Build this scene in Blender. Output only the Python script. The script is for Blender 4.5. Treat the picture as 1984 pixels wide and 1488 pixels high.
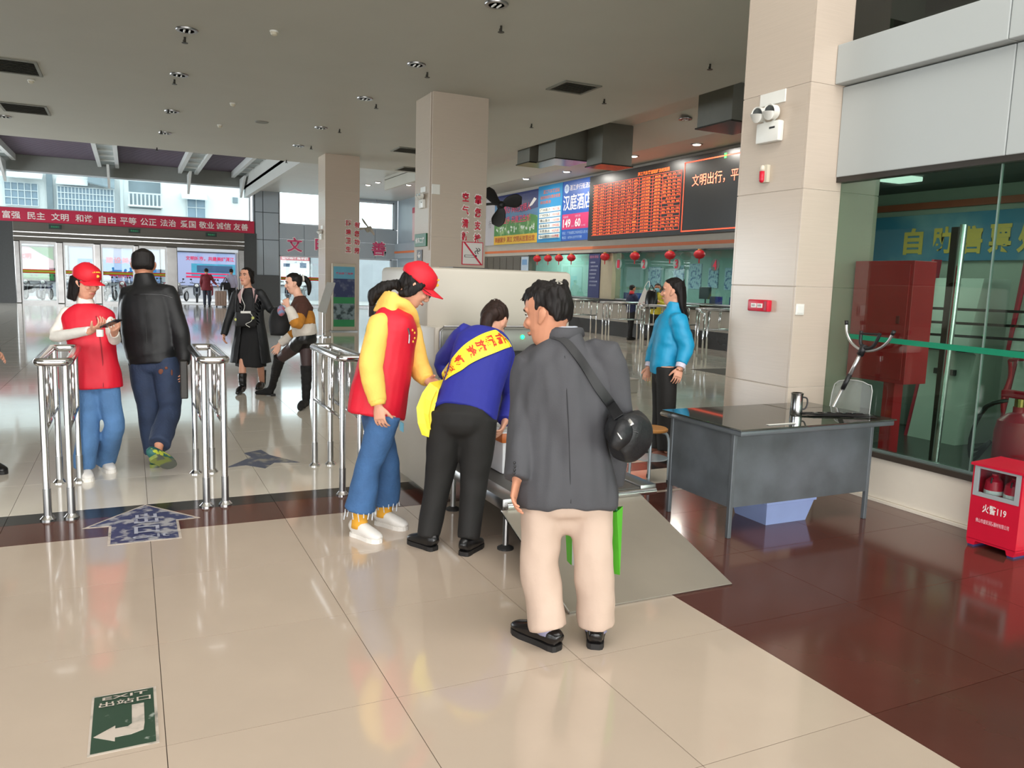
import bpy, bmesh, math, random
from mathutils import Vector, Matrix, noise
from mathutils.bvhtree import BVHTree
random.seed(7)
for o in list(bpy.data.objects): bpy.data.objects.remove(o)
SC = bpy.context.scene
COL = SC.collection
V = Vector

# ------------------------------------------------------------------ camera, sky, exposure
cam_data = bpy.data.cameras.new('camera')
cam = bpy.data.objects.new('camera', cam_data); COL.objects.link(cam)
cam_data.sensor_fit = 'HORIZONTAL'; cam_data.sensor_width = 36.0
cam_data.lens = 1523.75/1984*36.0
cam_data.clip_start = 0.05; cam_data.clip_end = 400
RC = ((0.90051396,-0.02906096,0.43385489),(-0.43376599,-0.12970019,0.8916417),(0.0303591,-0.9911273,-0.12940249))
cam.matrix_world = Matrix(((RC[0][0],-RC[0][1],-RC[0][2],0),(RC[1][0],-RC[1][1],-RC[1][2],0),(RC[2][0],-RC[2][1],-RC[2][2],1.573),(0,0,0,1)))
SC.camera = cam
CAM = V((0,0,1.573))
w = bpy.data.worlds.new('sky'); SC.world = w; w.use_nodes = True
bg = w.node_tree.nodes['Background']; bg.inputs[0].default_value = (0.90,0.96,1.0,1); bg.inputs[1].default_value = 2.6
vs = SC.view_settings
SC.display_settings.display_device = 'sRGB'
vs.view_transform = 'Standard'; vs.look = 'None'; vs.gamma = 1.0; vs.use_curve_mapping = False
vs.exposure = 0.4
SC.cycles.max_bounces = 8; SC.cycles.diffuse_bounces = 5; SC.cycles.glossy_bounces = 4; SC.cycles.transmission_bounces = 6
SC.cycles.sample_clamp_indirect = 6.0
SC.cycles.use_denoising = True

def area(name, loc, target, sx, sy, power, color=(1,1,1)):
    l = bpy.data.lights.new(name, 'AREA'); l.shape = 'RECTANGLE'; l.size = sx; l.size_y = sy; l.energy = power; l.color = color
    o = bpy.data.objects.new(name, l); COL.objects.link(o); o.location = loc
    o.rotation_euler = (V(target)-V(loc)).to_track_quat('-Z','Y').to_euler()
    return o

# daylight through the open front behind the camera; roof and side fills are added
area('front_daylight', (2.0,-6.85,2.2), (2.0,10,1.0), 22, 3.9, 1200, (1.0,.97,.93))
area('roof_fill', (1.5,1.0,8.6), (1.5,13,0), 12, 7, 900, (1.0,.98,.95))  # added fill below the closed roof to lift the hall floor
area('side_fill', (-11.9,-1,2.3), (0,3,1.0), 11, 2.6, 150, (.95,.98,1.0))  # added fill along the unseen left wall
area('far_side_fill', (-11.9,30,3.0), (0,24,1.0), 17, 4.2, 2000, (.88,.96,1.0))  # added fill on the unseen left side of the entrance bay

# ------------------------------------------------------------------ materials
def s2l(c):
    c /= 255.0
    return c/12.92 if c <= 0.04045 else ((c+0.055)/1.055)**2.4
MATS = {}
def M(name, rgb=(128,128,128), rough=0.6, metal=0.0, var=0.06, scale=6.0, bump=0.0, bscale=None, stretch=None, emit=0.0, spec=0.5, rgb2=None, thr=None, trans=0.0, alpha=None, rand=0.0):
    if name in MATS: return MATS[name]
    m = bpy.data.materials.new(name); m.use_nodes = True; MATS[name] = m
    nt = m.node_tree; b = nt.nodes['Principled BSDF']
    col = tuple(s2l(c) for c in rgb)+(1,)
    b.inputs['Base Color'].default_value = col
    b.inputs['Roughness'].default_value = rough; b.inputs['Metallic'].default_value = metal
    b.inputs['Specular IOR Level'].default_value = spec
    if trans: b.inputs['Transmission Weight'].default_value = trans
    if emit:
        b.inputs['Emission Color'].default_value = col; b.inputs['Emission Strength'].default_value = emit
    if var or bump or rgb2:
        tc = nt.nodes.new('ShaderNodeTexCoord'); mp = nt.nodes.new('ShaderNodeMapping')
        nt.links.new(tc.outputs['Object'], mp.inputs[0])
        if stretch: mp.inputs['Scale'].default_value = stretch
        nz = nt.nodes.new('ShaderNodeTexNoise'); nz.inputs['Scale'].default_value = scale; nz.inputs['Detail'].default_value = 5
        nt.links.new(mp.outputs[0], nz.inputs['Vector'])
        rp = nt.nodes.new('ShaderNodeValToRGB')
        if rgb2:
            t = thr or (0.45,0.55)
            rp.color_ramp.elements[0].position = t[0]; rp.color_ramp.elements[1].position = t[1]
            rp.color_ramp.elements[0].color = col; rp.color_ramp.elements[1].color = tuple(s2l(c) for c in rgb2)+(1,)
        else:
            rp.color_ramp.elements[0].position = 0.3; rp.color_ramp.elements[1].position = 0.7
            rp.color_ramp.elements[0].color = tuple(max(0,c*(1-var)) for c in col[:3])+(1,)
            rp.color_ramp.elements[1].color = tuple(min(1,c*(1+var)) for c in col[:3])+(1,)
        nt.links.new(nz.outputs[0], rp.inputs[0])
        last = rp.outputs[0]
        if rand:
            oi = nt.nodes.new('ShaderNodeObjectInfo'); mr = nt.nodes.new('ShaderNodeMapRange')
            mr.inputs['To Min'].default_value = 1-rand; mr.inputs['To Max'].default_value = 1+rand
            nt.links.new(oi.outputs['Random'], mr.inputs[0])
            hs = nt.nodes.new('ShaderNodeHueSaturation'); nt.links.new(mr.outputs[0], hs.inputs['Value']); nt.links.new(last, hs.inputs['Color'])
            last = hs.outputs[0]
        nt.links.new(last, b.inputs['Base Color'])
        if bump:
            n2 = nt.nodes.new('ShaderNodeTexNoise'); n2.inputs['Scale'].default_value = bscale or scale*6; n2.inputs['Detail'].default_value = 4
            nt.links.new(mp.outputs[0], n2.inputs['Vector'])
            bp = nt.nodes.new('ShaderNodeBump'); bp.inputs['Strength'].default_value = bump; bp.inputs['Distance'].default_value = 0.02
            nt.links.new(n2.outputs[0], bp.inputs['Height']); nt.links.new(bp.outputs[0], b.inputs['Normal'])
    return m
def glass(name, rgb, mix=0.12, rough=0.0):
    # thin architectural glass: mostly clear, tinted, with real fresnel reflection
    if name in MATS: return MATS[name]
    m = bpy.data.materials.new(name); m.use_nodes = True; MATS[name] = m
    nt = m.node_tree; nt.nodes.clear()
    out = nt.nodes.new('ShaderNodeOutputMaterial'); mx = nt.nodes.new('ShaderNodeMixShader')
    t = nt.nodes.new('ShaderNodeBsdfTransparent'); g = nt.nodes.new('ShaderNodeBsdfGlossy'); fr = nt.nodes.new('ShaderNodeFresnel')
    t.inputs[0].default_value = tuple(s2l(c) for c in rgb)+(1,)
    g.inputs['Roughness'].default_value = rough; g.inputs[0].default_value = (1,1,1,1); 
    ge = nt.nodes.new('ShaderNodeNewGeometry'); mr = nt.nodes.new('ShaderNodeMapRange')   # same reflectance on entering and leaving the pane
    mr.inputs['To Min'].default_value = 1.5; mr.inputs['To Max'].default_value = 1/1.5
    nt.links.new(ge.outputs['Backfacing'], mr.inputs[0]); nt.links.new(mr.outputs[0], fr.inputs[0])
    nt.links.new(fr.outputs[0], mx.inputs[0]); nt.links.new(t.outputs[0], mx.inputs[1]); nt.links.new(g.outputs[0], mx.inputs[2])
    nt.links.new(mx.outputs[0], out.inputs[0])
    return m

def see_through(name, rgb, amount=0.6, rough=.6):
    # thin coloured film: part of the light passes and keeps its colour
    if name in MATS: return MATS[name]
    m = bpy.data.materials.new(name); m.use_nodes = True; MATS[name] = m
    nt = m.node_tree; nt.nodes.clear(); c = tuple(s2l(x) for x in rgb)+(1,)
    out = nt.nodes.new('ShaderNodeOutputMaterial'); mx = nt.nodes.new('ShaderNodeMixShader')
    d = nt.nodes.new('ShaderNodeBsdfDiffuse'); t = nt.nodes.new('ShaderNodeBsdfTranslucent'); d.inputs[0].default_value = c; t.inputs[0].default_value = c
    mx.inputs[0].default_value = amount; nt.links.new(d.outputs[0], mx.inputs[1]); nt.links.new(t.outputs[0], mx.inputs[2]); nt.links.new(mx.outputs[0], out.inputs[0])
    return m
def clear_plastic(name, rgb, opacity=.2):
    if name in MATS: return MATS[name]
    m = M(name, rgb, .15, var=0); m.node_tree.nodes['Principled BSDF'].inputs['Alpha'].default_value = opacity
    return m

STEEL = M('brushed_steel', (205,205,205), 0.16, 1.0, var=0.04, scale=20)
STEEL_D = M('satin_steel', (165,165,165), 0.32, 1.0, var=0.05, scale=8)
BLACKP = M('black_plastic', (25,25,27), 0.45, var=0.02)
WHITEP = M('white_plastic', (228,228,222), 0.4, var=0.02)
RED = M('red_paint', (205,22,52), 0.35, var=0.05, scale=5)
REDTXT = M('red_vinyl', (205,25,60), 0.5, var=0)
WHITETXT = M('white_vinyl', (240,236,232), 0.5, var=0)
BLACKTXT = M('black_vinyl', (25,25,25), 0.5, var=0)

# ------------------------------------------------------------------ mesh helpers
def NB(): return bmesh.new()
def box(bm, a, b, bevel=0.0):
    a, b = V(a), V(b)
    lo = V((min(a.x,b.x),min(a.y,b.y),min(a.z,b.z))); hi = V((max(a.x,b.x),max(a.y,b.y),max(a.z,b.z)))
    r = bmesh.ops.create_cube(bm, size=1.0)
    for v in r['verts']: v.co = V(((lo.x+hi.x)/2+v.co.x*(hi.x-lo.x), (lo.y+hi.y)/2+v.co.y*(hi.y-lo.y), (lo.z+hi.z)/2+v.co.z*(hi.z-lo.z)))
    if bevel:
        es = list({e for v in r['verts'] for e in v.link_edges})
        bmesh.ops.bevel(bm, geom=es, offset=bevel, segments=2, affect='EDGES', profile=0.5)
    return bm
def prism(bm, pts, off):
    off = V(off); n = len(pts)
    a = [bm.verts.new(V(p)) for p in pts]; b = [bm.verts.new(V(p)+off) for p in pts]
    bm.faces.new(a[::-1]); bm.faces.new(b)
    for i in range(n): bm.faces.new((a[i],a[(i+1)%n],b[(i+1)%n],b[i]))
    return bm
def quad(bm, a, b, c, d, t=0.004):
    a,b,c,d = V(a),V(b),V(c),V(d); n = (b-a).cross(d-a).normalized()
    return prism(bm, [a,b,c,d], -n*t)
def cr(p0,p1,p2,p3,t):
    return 0.5*((2*p1)+(-p0+p2)*t+(2*p0-5*p1+4*p2-p3)*t*t+(-p0+3*p1-3*p2+p3)*t*t*t)
def loft(bm, pts, side=None, seg=16, n=3, round0=False, round1=False, expo=2.0):
    """closed tube through pts = [(pos, rx, ry)], rx measured along side"""
    P = [(V(p),rx,ry) for p,rx,ry in pts]
    if n > 1 and len(P) > 2:
        Q = []
        for i in range(len(P)-1):
            a,b,c,d = P[max(i-1,0)],P[i],P[i+1],P[min(i+2,len(P)-1)]
            for k in range(n):
                t = k/n
                Q.append((cr(a[0],b[0],c[0],d[0],t), max(.001,cr(a[1],b[1],c[1],d[1],t)), max(.001,cr(a[2],b[2],c[2],d[2],t))))
        Q.append(P[-1]); P = Q
    def cap(end, nxt):
        d = (end[0]-nxt[0]).normalized(); r = min(end[1],end[2])
        return [(end[0]+d*r*math.sin(a), end[1]*math.cos(a), end[2]*math.cos(a)) for a in (0.5,1.0,1.35)]
    if round0: P = cap(P[0],P[1])[::-1]+P
    if round1: P = P+cap(P[-1],P[-2])
    rings = []; s = V(side) if side is not None else None
    for i,(p,rx,ry) in enumerate(P):
        t = (P[min(i+1,len(P)-1)][0]-P[max(i-1,0)][0])
        if t.length < 1e-9: t = V((0,0,1))
        t.normalize()
        if s is None:
            s = t.orthogonal()
        u = s - t*s.dot(t)
        if u.length < 1e-4: u = t.orthogonal()
        u.normalize(); vv = t.cross(u)
        if side is None: s = u
        ring = []
        for k in range(seg):
            a = 2*math.pi*k/seg; ca, sa = math.cos(a), math.sin(a)
            if expo != 2.0:
                ca = math.copysign(abs(ca)**(2/expo),ca); sa = math.copysign(abs(sa)**(2/expo),sa)
            ring.append(bm.verts.new(p+u*rx*ca+vv*ry*sa))
        rings.append(ring)
    for a,b in zip(rings,rings[1:]):
        for k in range(seg): bm.faces.new((a[k],a[(k+1)%seg],b[(k+1)%seg],b[k]))
    bm.faces.new(rings[0][::-1]); bm.faces.new(rings[-1])
    return bm
def tube(bm, pts, r, seg=8, n=1, **k): return loft(bm, [(p,r,r) for p in pts], seg=seg, n=n, **k)
def cyl(bm, a, b, r, r2=None, seg=16): return loft(bm, [(a,r,r),(b,r2 if r2 is not None else r,r2 if r2 is not None else r)], seg=seg, n=1)
def lathe(bm, base, prof, seg=20, axis=(0,0,1)):
    ax = V(axis); return loft(bm, [(V(base)+ax*h, max(r,.0005), max(r,.0005)) for r,h in prof], seg=seg, n=1)
def ball(bm, c, rx, ry, rz, seg=12, mat=None):
    r = bmesh.ops.create_uvsphere(bm, u_segments=seg, v_segments=max(6,seg*2//3), radius=1.0)
    for v in r['verts']:
        q = V((v.co.x*rx, v.co.y*ry, v.co.z*rz)); v.co = V(c)+(mat@q if mat else q)
    return bm

# ------------------------------------------------------------------ object helpers
ORG = {}
def tag(o, label=None, cat=None, group=None, kind=None):
    if label: o['label'] = label
    if cat: o['category'] = cat
    if group: o['group'] = group
    if kind: o['kind'] = kind
    return o
def thing(name, label, cat, loc, group=None):
    o = bpy.data.objects.new(name, None); COL.objects.link(o); o.location = loc; o.empty_display_size = .05
    ORG[o] = V(loc); return tag(o, label, cat, group)
def link_mesh(name, me, mat, parent=None, smooth=False, **kw):
    """me is in world coordinates; the object gets its origin at its parent's, or at its own base"""
    me.name = name
    if parent is not None: org = ORG[parent]
    else:
        xs = [v.co for v in me.vertices]
        org = V(((min(c.x for c in xs)+max(c.x for c in xs))/2,(min(c.y for c in xs)+max(c.y for c in xs))/2,min(c.z for c in xs)))
    me.transform(Matrix.Translation(-org))
    o = bpy.data.objects.new(name, me); COL.objects.link(o); ORG[o] = org
    if parent is not None: o.parent = parent
    else: o.location = org
    if mat is not None:
        me.materials.clear(); me.materials.append(mat)
    if smooth: me.polygons.foreach_set('use_smooth', [True]*len(me.polygons))
    return tag(o, kw.get('label'), kw.get('cat'), kw.get('group'), kw.get('kind'))
def ob(name, bm, mat, parent=None, smooth=False, **kw):
    bmesh.ops.recalc_face_normals(bm, faces=bm.faces)
    me = bpy.data.meshes.new(name); bm.to_mesh(me); bm.free()
    o = link_mesh(name, me, mat, parent, smooth, **kw)
    if smooth == 'auto':
        me.polygons.foreach_set('use_smooth', [True]*len(me.polygons)); me.set_sharp_from_angle(angle=0.6)
    return o
def struct(name, bm, mat, parent=None, **kw): return ob(name, bm, mat, parent, kind='structure', **kw)
def dup(root, delta, name=None, label=None, group=None, rotz=0.0, mats=None):
    c = root.copy(); COL.objects.link(c); c.location = root.location+V(delta); c.rotation_euler.z += rotz
    ORG[c] = V(c.location)
    if label: c['label'] = label
    if group: c['group'] = group
    for ch in list(root.children):
        k = ch.copy(); COL.objects.link(k); k.parent = c
        if mats and ch.data and ch.data.materials[0] in mats:
            k.data = ch.data.copy(); k.data.materials[0] = mats[ch.data.materials[0]]
        for g in list(ch.children):
            q = g.copy(); COL.objects.link(q); q.parent = k
    return c
TXT = {}
def text_mesh(body, bold=0.0, extrude=0.0):
    key = (body,bold)
    if key in TXT: return TXT[key].copy()
    cu = bpy.data.curves.new('t','FONT'); cu.body = body; cu.size = 1.0; cu.offset = bold; cu.resolution_u = 2
    cu.align_x = 'LEFT'
    o = bpy.data.objects.new('t', cu); COL.objects.link(o)
    me = bpy.data.meshes.new_from_object(o.evaluated_get(bpy.context.evaluated_depsgraph_get()))
    bpy.data.objects.remove(o); TXT[key] = me
    return me.copy()
def text_xy(body, w, h, bold=0.0):
    """text fitted in a box 0..w, 0..h; returns mesh in plane coords"""
    me = text_mesh(body, bold)
    xs = [v.co.x for v in me.vertices]; ys = [v.co.y for v in me.vertices]
    x0,x1,y0,y1 = min(xs),max(xs),min(ys),max(ys)
    for v in me.vertices:
        v.co = V(((v.co.x-x0)/max(1e-6,x1-x0)*w, (v.co.y-y0)/max(1e-6,y1-y0)*h, 0))
    return me
def text(name, body, org, right, up, w, h, mat, parent=None, bold=0.0, lift=0.003, **kw):
    """org = lower left corner in world; fitted in w x h"""
    me = text_xy(body, w, h, bold)
    r, u = V(right).normalized(), V(up).normalized(); nn = r.cross(u); o0 = V(org)+nn*lift
    me.transform(Matrix(((r.x,u.x,nn.x,o0.x),(r.y,u.y,nn.y,o0.y),(r.z,u.z,nn.z,o0.z),(0,0,0,1))))
    return link_mesh(name, me, mat, parent, **kw)
def texts(name, items, right, up, mat, parent=None, bold=0.0, lift=0.003, **kw):
    """several lines of print, each a part of its own: items = [(body, org, w, h)]"""
    return [text(name, body, org, right, up, w_, h_, mat, parent, bold, lift, **kw) for body, org, w_, h_ in items]
XR, UP, YL = (1,0,0), (0,0,1), (0,-1,0)     # right/up vectors for walls facing -y, and -y as right for walls facing -x
ORD = ['first','second','third','fourth','fifth','sixth','seventh','eighth','ninth','tenth','eleventh','twelfth']
# ------------------------------------------------------------------ floor
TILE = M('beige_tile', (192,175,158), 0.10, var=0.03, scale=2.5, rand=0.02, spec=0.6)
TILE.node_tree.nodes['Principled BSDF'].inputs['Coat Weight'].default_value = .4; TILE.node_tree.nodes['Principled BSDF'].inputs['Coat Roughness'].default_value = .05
TILELIT = M('beige_tile_lit', (226,218,203), 0.10, var=0.03, scale=2.5, rand=0.02, spec=0.6)  # beige tile lightened to stand in for daylight reflected off the far floor
TILELIT.node_tree.nodes['Principled BSDF'].inputs['Coat Weight'].default_value = .5; TILELIT.node_tree.nodes['Principled BSDF'].inputs['Coat Roughness'].default_value = .05
BROWN = M('brown_tile', (88,52,44), 0.12, var=0.08, scale=3, rand=0.06, spec=0.6)
DARKT = M('black_tile', (44,42,42), 0.14, var=0.05, scale=3, rand=0.05)
GROUT = M('grout', (74,64,56), 0.8, var=0.05)
bm = NB(); box(bm, (-12,-7,-0.08), (26,41,-0.006)); floor = struct('floor', bm, GROUT)
def tile_mesh(sx, sy, mat):
    b = NB(); box(b, (0,0,-0.008), (sx,sy,0.0)); me = bpy.data.meshes.new('tile'); b.to_mesh(me); b.free(); me.materials.append(mat); return me
TM = {}
def tile(x, y, sx, sy, mat, name='tile'):
    g = 0.0014; key = (round(sx,3),round(sy,3),mat.name)
    if key not in TM: TM[key] = tile_mesh(sx-2*g, sy-2*g, mat)
    o = bpy.data.objects.new(name, TM[key]); COL.objects.link(o); o.parent = floor; o.location = V((x+g,y+g,0))-ORG[floor]; ORG[o]=V((x,y,0))
    return o
for i in range(-2,3):
    for j in range(-6,1): tile(0.065+.8*i, 4.287+.8*j, .8, .8, TILE)
for i in range(3,7):
    sx = .8 if i < 6 else .19
    for j in range(-6,1):
        tile(0.065+.8*i, 4.287+.8*j, sx, .8 if j < 0 else .505, BROWN)
for i in range(-3,3):
    tile(0.065+.8*i, 5.09, .8, .41, BROWN, 'border_tile'); tile(0.065+.8*i, 5.50, .8, .22, DARKT, 'border_tile')
for i in range(3,9):
    x = 0.065+.8*i
    tile(x, 4.795, .8, .045, TILE, 'border_tile'); tile(x, 4.84, .8, .19, BROWN, 'border_tile'); tile(x, 5.03, .8, .41, TILELIT, 'border_tile'); tile(x, 5.44, .8, .26, DARKT, 'border_tile')
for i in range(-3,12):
    for j in range(8): tile(0.065+.8*i, 5.72+.8*j, .8, .8, TILELIT)
bm = NB()
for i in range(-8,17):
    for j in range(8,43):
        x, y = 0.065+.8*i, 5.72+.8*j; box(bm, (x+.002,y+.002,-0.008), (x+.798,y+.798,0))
ob('far_tile', bm, TILELIT, floor, kind='stuff')
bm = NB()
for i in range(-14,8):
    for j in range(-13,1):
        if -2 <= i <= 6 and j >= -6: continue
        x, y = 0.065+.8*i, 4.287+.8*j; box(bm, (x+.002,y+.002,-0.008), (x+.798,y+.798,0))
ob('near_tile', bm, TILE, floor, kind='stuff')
# worn vinyl floor signs
BLUEV = M('worn_blue_vinyl', (56,62,98), 0.45, rgb2=(160,160,164), thr=(0.48,0.58), scale=11, stretch=(1,1,1))
GREENV = M('worn_green_vinyl', (42,68,52), 0.45, rgb2=(150,160,150), thr=(0.64,0.72), scale=16)
PALEV = M('worn_pale_vinyl', (196,184,172), 0.5, rgb2=(120,120,112), thr=(0.5,0.75), scale=14)
PALEB = M('pale_blue_print', (168,172,186), 0.5, rgb2=(70,72,108), thr=(0.5,0.7), scale=14)
GREYV = M('worn_grey_vinyl', (86,92,110), 0.5, rgb2=(150,146,136), thr=(0.5,0.62), scale=7)
def flat(bm, pts, z, t=0.0015): return prism(bm, [(p[0],p[1],z) for p in pts], (0,0,t))
def arrow_poly(cx, cy, ang, L, W, hl, sw):
    p = [(-sw/2,0),(sw/2,0),(sw/2,L-hl),(W/2,L-hl),(0,L),(-W/2,L-hl),(-sw/2,L-hl)]
    c, s = math.cos(ang), math.sin(ang)
    return [(cx+x*c-y*s, cy+x*s+y*c) for x,y in p]
t = thing('floor_arrow_sign', 'worn blue arrow sticker on the floor between the railings, pointing into the hall', 'floor sign', (0.04,5.3,0))
bm = NB(); flat(bm, [(-.16,4.905),(.235,4.905),(.235,5.275),(.365,5.285),(.05,5.715),(-.305,5.285),(-.16,5.275)], 0.0004); ob('border', bm, PALEV, t)
bm = NB(); flat(bm, [(-.145,4.92),(.22,4.92),(.22,5.29),(.33,5.30),(.05,5.69),(-.27,5.30),(-.145,5.29)], 0.0015); ob('face', bm, BLUEV, t)
text('word', 'exit', (-.03,4.96,.0035), XR, (0,1,0), .20, .07, PALEB, t, bold=.01)
texts('characters', [('出',(-.02,5.26,.0035),.14,.22),('口',(-.02,5.06,.0035),.14,.14)], XR, (0,1,0), PALEB, t, bold=.02)
t = thing('floor_exit_sign', 'green rectangular floor sticker with a pale turning arrow', 'floor sign', (-.06,2.92,0))
bm = NB(); flat(bm, [(-.17,2.715),(.045,2.715),(.045,3.115),(-.17,3.115)], 0.0004); ob('border', bm, PALEV, t)
bm = NB(); flat(bm, [(-.162,2.725),(.035,2.725),(.035,3.105),(-.162,3.105)], 0.0015); ob('face', bm, GREENV, t)
bm = NB(); flat(bm, [(-.155,2.825),(-.09,2.775),(-.09,2.80),(-.04,2.80),(-.002,2.815),(.002,2.86),(.002,3.0),(-.038,3.0),(-.038,2.87),(-.05,2.855),(-.09,2.855),(-.09,2.875)], 0.003); ob('arrow', bm, PALEV, t)
texts('lettering', [('出站口',(-.145,3.015,.0035),.17,.035),('EXIT',(-.135,3.065,.0035),.15,.022)], XR, (0,1,0), PALEV, t, bold=.01)
bm = NB(); flat(bm, [(.66,6.62),(.90,6.95),(.86,7.12),(1.02,7.22),(1.06,6.98),(1.25,6.62),(1.05,6.68),(.95,6.5),(.82,6.66)], 0.0004)
tag(ob('floor_arrow_sign', bm, GREYV), 'faded grey arrow sticker on the floor right of the middle railing', 'floor sign')

# ------------------------------------------------------------------ ceilings
CEIL = M('grey_ceiling', (182,180,170), 0.55, var=0.02, scale=1.0)
CEILW = M('pale_ceiling', (190,190,186), 0.4, var=0.03, scale=1.0)
bm = NB(); box(bm, (-12,7.4,4.95), (9.2,24.9,5.12)); struct('ceiling', bm, CEIL)
# the bay over the scanner is unseen, raised for the added roof fill
bm = NB(); box(bm, (-12,7.25,4.95), (9.2,7.4,9.2)); struct('trim_20', bm, CEIL)
bm = NB()
box(bm,(-12,-7,9.0),(9.3,7.4,9.2))
struct('ceiling.007', bm, CEIL)
bm = NB(); box(bm, (9.2,-7,5.0), (9.35,7.4,9.2)); box(bm, (-12.15,-7,4.2), (-12,7.4,9.2)); box(bm, (-12,-7.2,5.4), (9.3,-7.0,9.2)); struct('wall_upper', bm, CEIL)
bm = NB(); box(bm, (9.2,-7,5.38), (12.4,31,5.5)); struct('ceiling.001', bm, CEIL)
bm = NB(); box(bm, (9.2,-7,5.0),(9.28,31,5.40)); struct('trim_1', bm, CEIL)
bm = NB(); prism(bm,[(11.0,-7,5.38),(12.0,-7,5.03),(13.7,-7,5.03),(13.7,-7,5.5),(11.0,-7,5.5)],(0,38,0)); struct('ceiling.002', bm, CEIL)
bm = NB(); box(bm, (5.0,24.9,5.50), (13.6,40,5.62)); struct('ceiling.003', bm, CEILW)
bm = NB(); box(bm, (5.0,24.9,5.12), (5.2,40,6.9)); struct('trim_2', bm, CEILW)
PURP = M('purple_louvre', (96,84,98), 0.55, var=0.05, scale=2)
bm = NB(); box(bm, (-12,24.9,6.34), (5.2,40.4,6.45)); at_c = struct('ceiling.004', bm, PURP)
slat = bpy.data.meshes.new('slat'); b = NB(); box(b,(-8,0,0),(5,.10,.06)); b.to_mesh(slat); b.free(); slat.materials.append(PURP)
for k in range(46):
    o = bpy.data.objects.new('slat', slat); COL.objects.link(o); o.parent = at_c; o.location = V((0,31+.2*k,6.27))-ORG[at_c]
bm = NB(); box(bm, (-12,24.7,5.12), (9.2,24.9,6.5)); struct('trim_3', bm, CEIL)
# white roof beams of the entrance bay
BEAMW = M('white_steel_beam', (196,198,196), 0.45, var=0.05)
def roof_beam(x, label):
    t = thing('roof_beam', label, 'beam', (x,35,5.95), 'white roof beams over the entrance')
    bm = NB(); box(bm,(x-.42,26,6.0),(x-.27,39.9,6.26)); ob('flange', bm, BEAMW, t)
    bm = NB(); box(bm,(x+.27,26,6.0),(x+.42,39.9,6.26)); ob('flange', bm, BEAMW, t)
    bm = NB(); box(bm,(x-.27,26,6.12),(x+.27,39.9,6.2)); ob('web', bm, M('beam_web',(150,158,156),.5), t)
    for y in (33.2,34.8,36.4,38):
        bm = NB(); box(bm,(x-.27,y,6.05),(x+.27,y+.06,6.13)); ob('stiffener', bm, BEAMW, t)
    bm = NB(); prism(bm,[(x-.05,39.9,5.95),(x-.05,39.9,5.1),(x-.05,38.2,5.95)],(.10,0,0)); ob('bracket', bm, BEAMW, t)
for k,(x,nm) in enumerate(((-4.6,'leftmost'),(-.7,'second from left'),(2.55,'third from left'),(4.85,'rightmost'))):
    roof_beam(x, 'white steel roof beam with bracket above the entrance windows, %s'%nm)

# ------------------------------------------------------------------ far entrance wall (y = 40)
WALLG = M('grey_panel', (150,160,168), 0.35, var=0.03, scale=1.5)
WALLD = M('dark_granite', (34,38,38), 0.3, var=0.15, scale=20)
BEAMG = M('grey_beam', (120,122,118), 0.6, var=0.03)
Yw = 40.0
fw = NB(); box(fw, (-12,Yw,5.62), (5.45,Yw+.35,6.9)); wall_far = struct('wall_far', fw, BEAMG)
bm = NB(); box(bm, (-12,Yw-.05,0),(-4.42,Yw+.5,3.47)); struct('pillar_dark', bm, WALLD, wall_far)
bm = NB(); box(bm, (4.98,Yw-.05,0),(5.55,Yw+.5,3.47)); struct('pillar_dark', bm, WALLD, wall_far)
bm = NB(); box(bm, (-12,Yw+.1,3.45),(5.5,Yw+.4,4.02)); struct('lintel', bm, BEAMG, wall_far)
# big pier with separate cladding panels
for (x0,x1,z0,z1) in ((5.5,5.86,1.5,3.2),(5.87,6.6,1.5,3.2),(5.5,5.86,3.21,4.5),(5.87,6.6,3.21,4.5),(5.5,5.86,4.51,5.62),(5.87,6.6,4.51,5.62)):
    bm = NB(); box(bm, (x0+.01,Yw-.02,z0+.01),(x1-.01,Yw+.4,z1-.01), .006); struct('panel', bm, WALLG, wall_far)
bm = NB(); box(bm, (5.45,Yw+.01,0),(6.62,Yw+.5,5.62)); struct('pier', bm, M('panel_joint',(70,76,80),.6), wall_far)
bm = NB(); box(bm, (5.5,Yw-.08,0),(6.62,Yw+.0,1.5)); struct('wainscot', bm, WALLD, wall_far)
def wall_strip(x0,x1,z0,z1,n):
    for k in range(n):
        a = x0+(x1-x0)*k/n; b_ = x0+(x1-x0)*(k+1)/n
        bm = NB(); box(bm,(a+.008,Yw,z0+.008),(b_-.008,Yw+.35,z1-.008),.006); struct('panel', bm, WALLG, wall_far)
wall_strip(6.62,12.6,3.3,4.0,5); wall_strip(6.62,12.6,2.5,3.3,5)
wall_strip(9.2,10.35,4.0,5.55,1); wall_strip(10.35,12.6,5.38,5.62,2)
wall_strip(9.2,10.35,0,2.5,1); wall_strip(12.3,12.6,0,2.5,1); wall_strip(12.42,12.6,4.0,5.4,1)
FRAME = M('pale_window_frame', (190,195,200), 0.4, var=0.02)
CLR = glass('clear_glass', (238,246,246))
def window(n, x0,x1,z0,z1, mull=()):
    bm = NB()
    for a,b_ in (((x0,Yw+.1,z0),(x1,Yw+.2,z0+.06)),((x0,Yw+.1,z1-.06),(x1,Yw+.2,z1)),((x0,Yw+.1,z0),(x0+.06,Yw+.2,z1)),((x1-.06,Yw+.1,z0),(x1,Yw+.2,z1))): box(bm,a,b_)
    o = struct('window_%d'%n, bm, FRAME)
    xs = [x0+.06]+list(mull)+[x1-.06]
    for a,b_ in zip(xs,xs[1:]):
        bm = NB(); box(bm,(a,Yw+.145,z0+.06),(b_,Yw+.155,z1-.06)); ob('pane', bm, CLR, o)
window(1, -12,5.3,4.02,5.62, (-7.5,-3.9,-.4,3.1))
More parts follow.
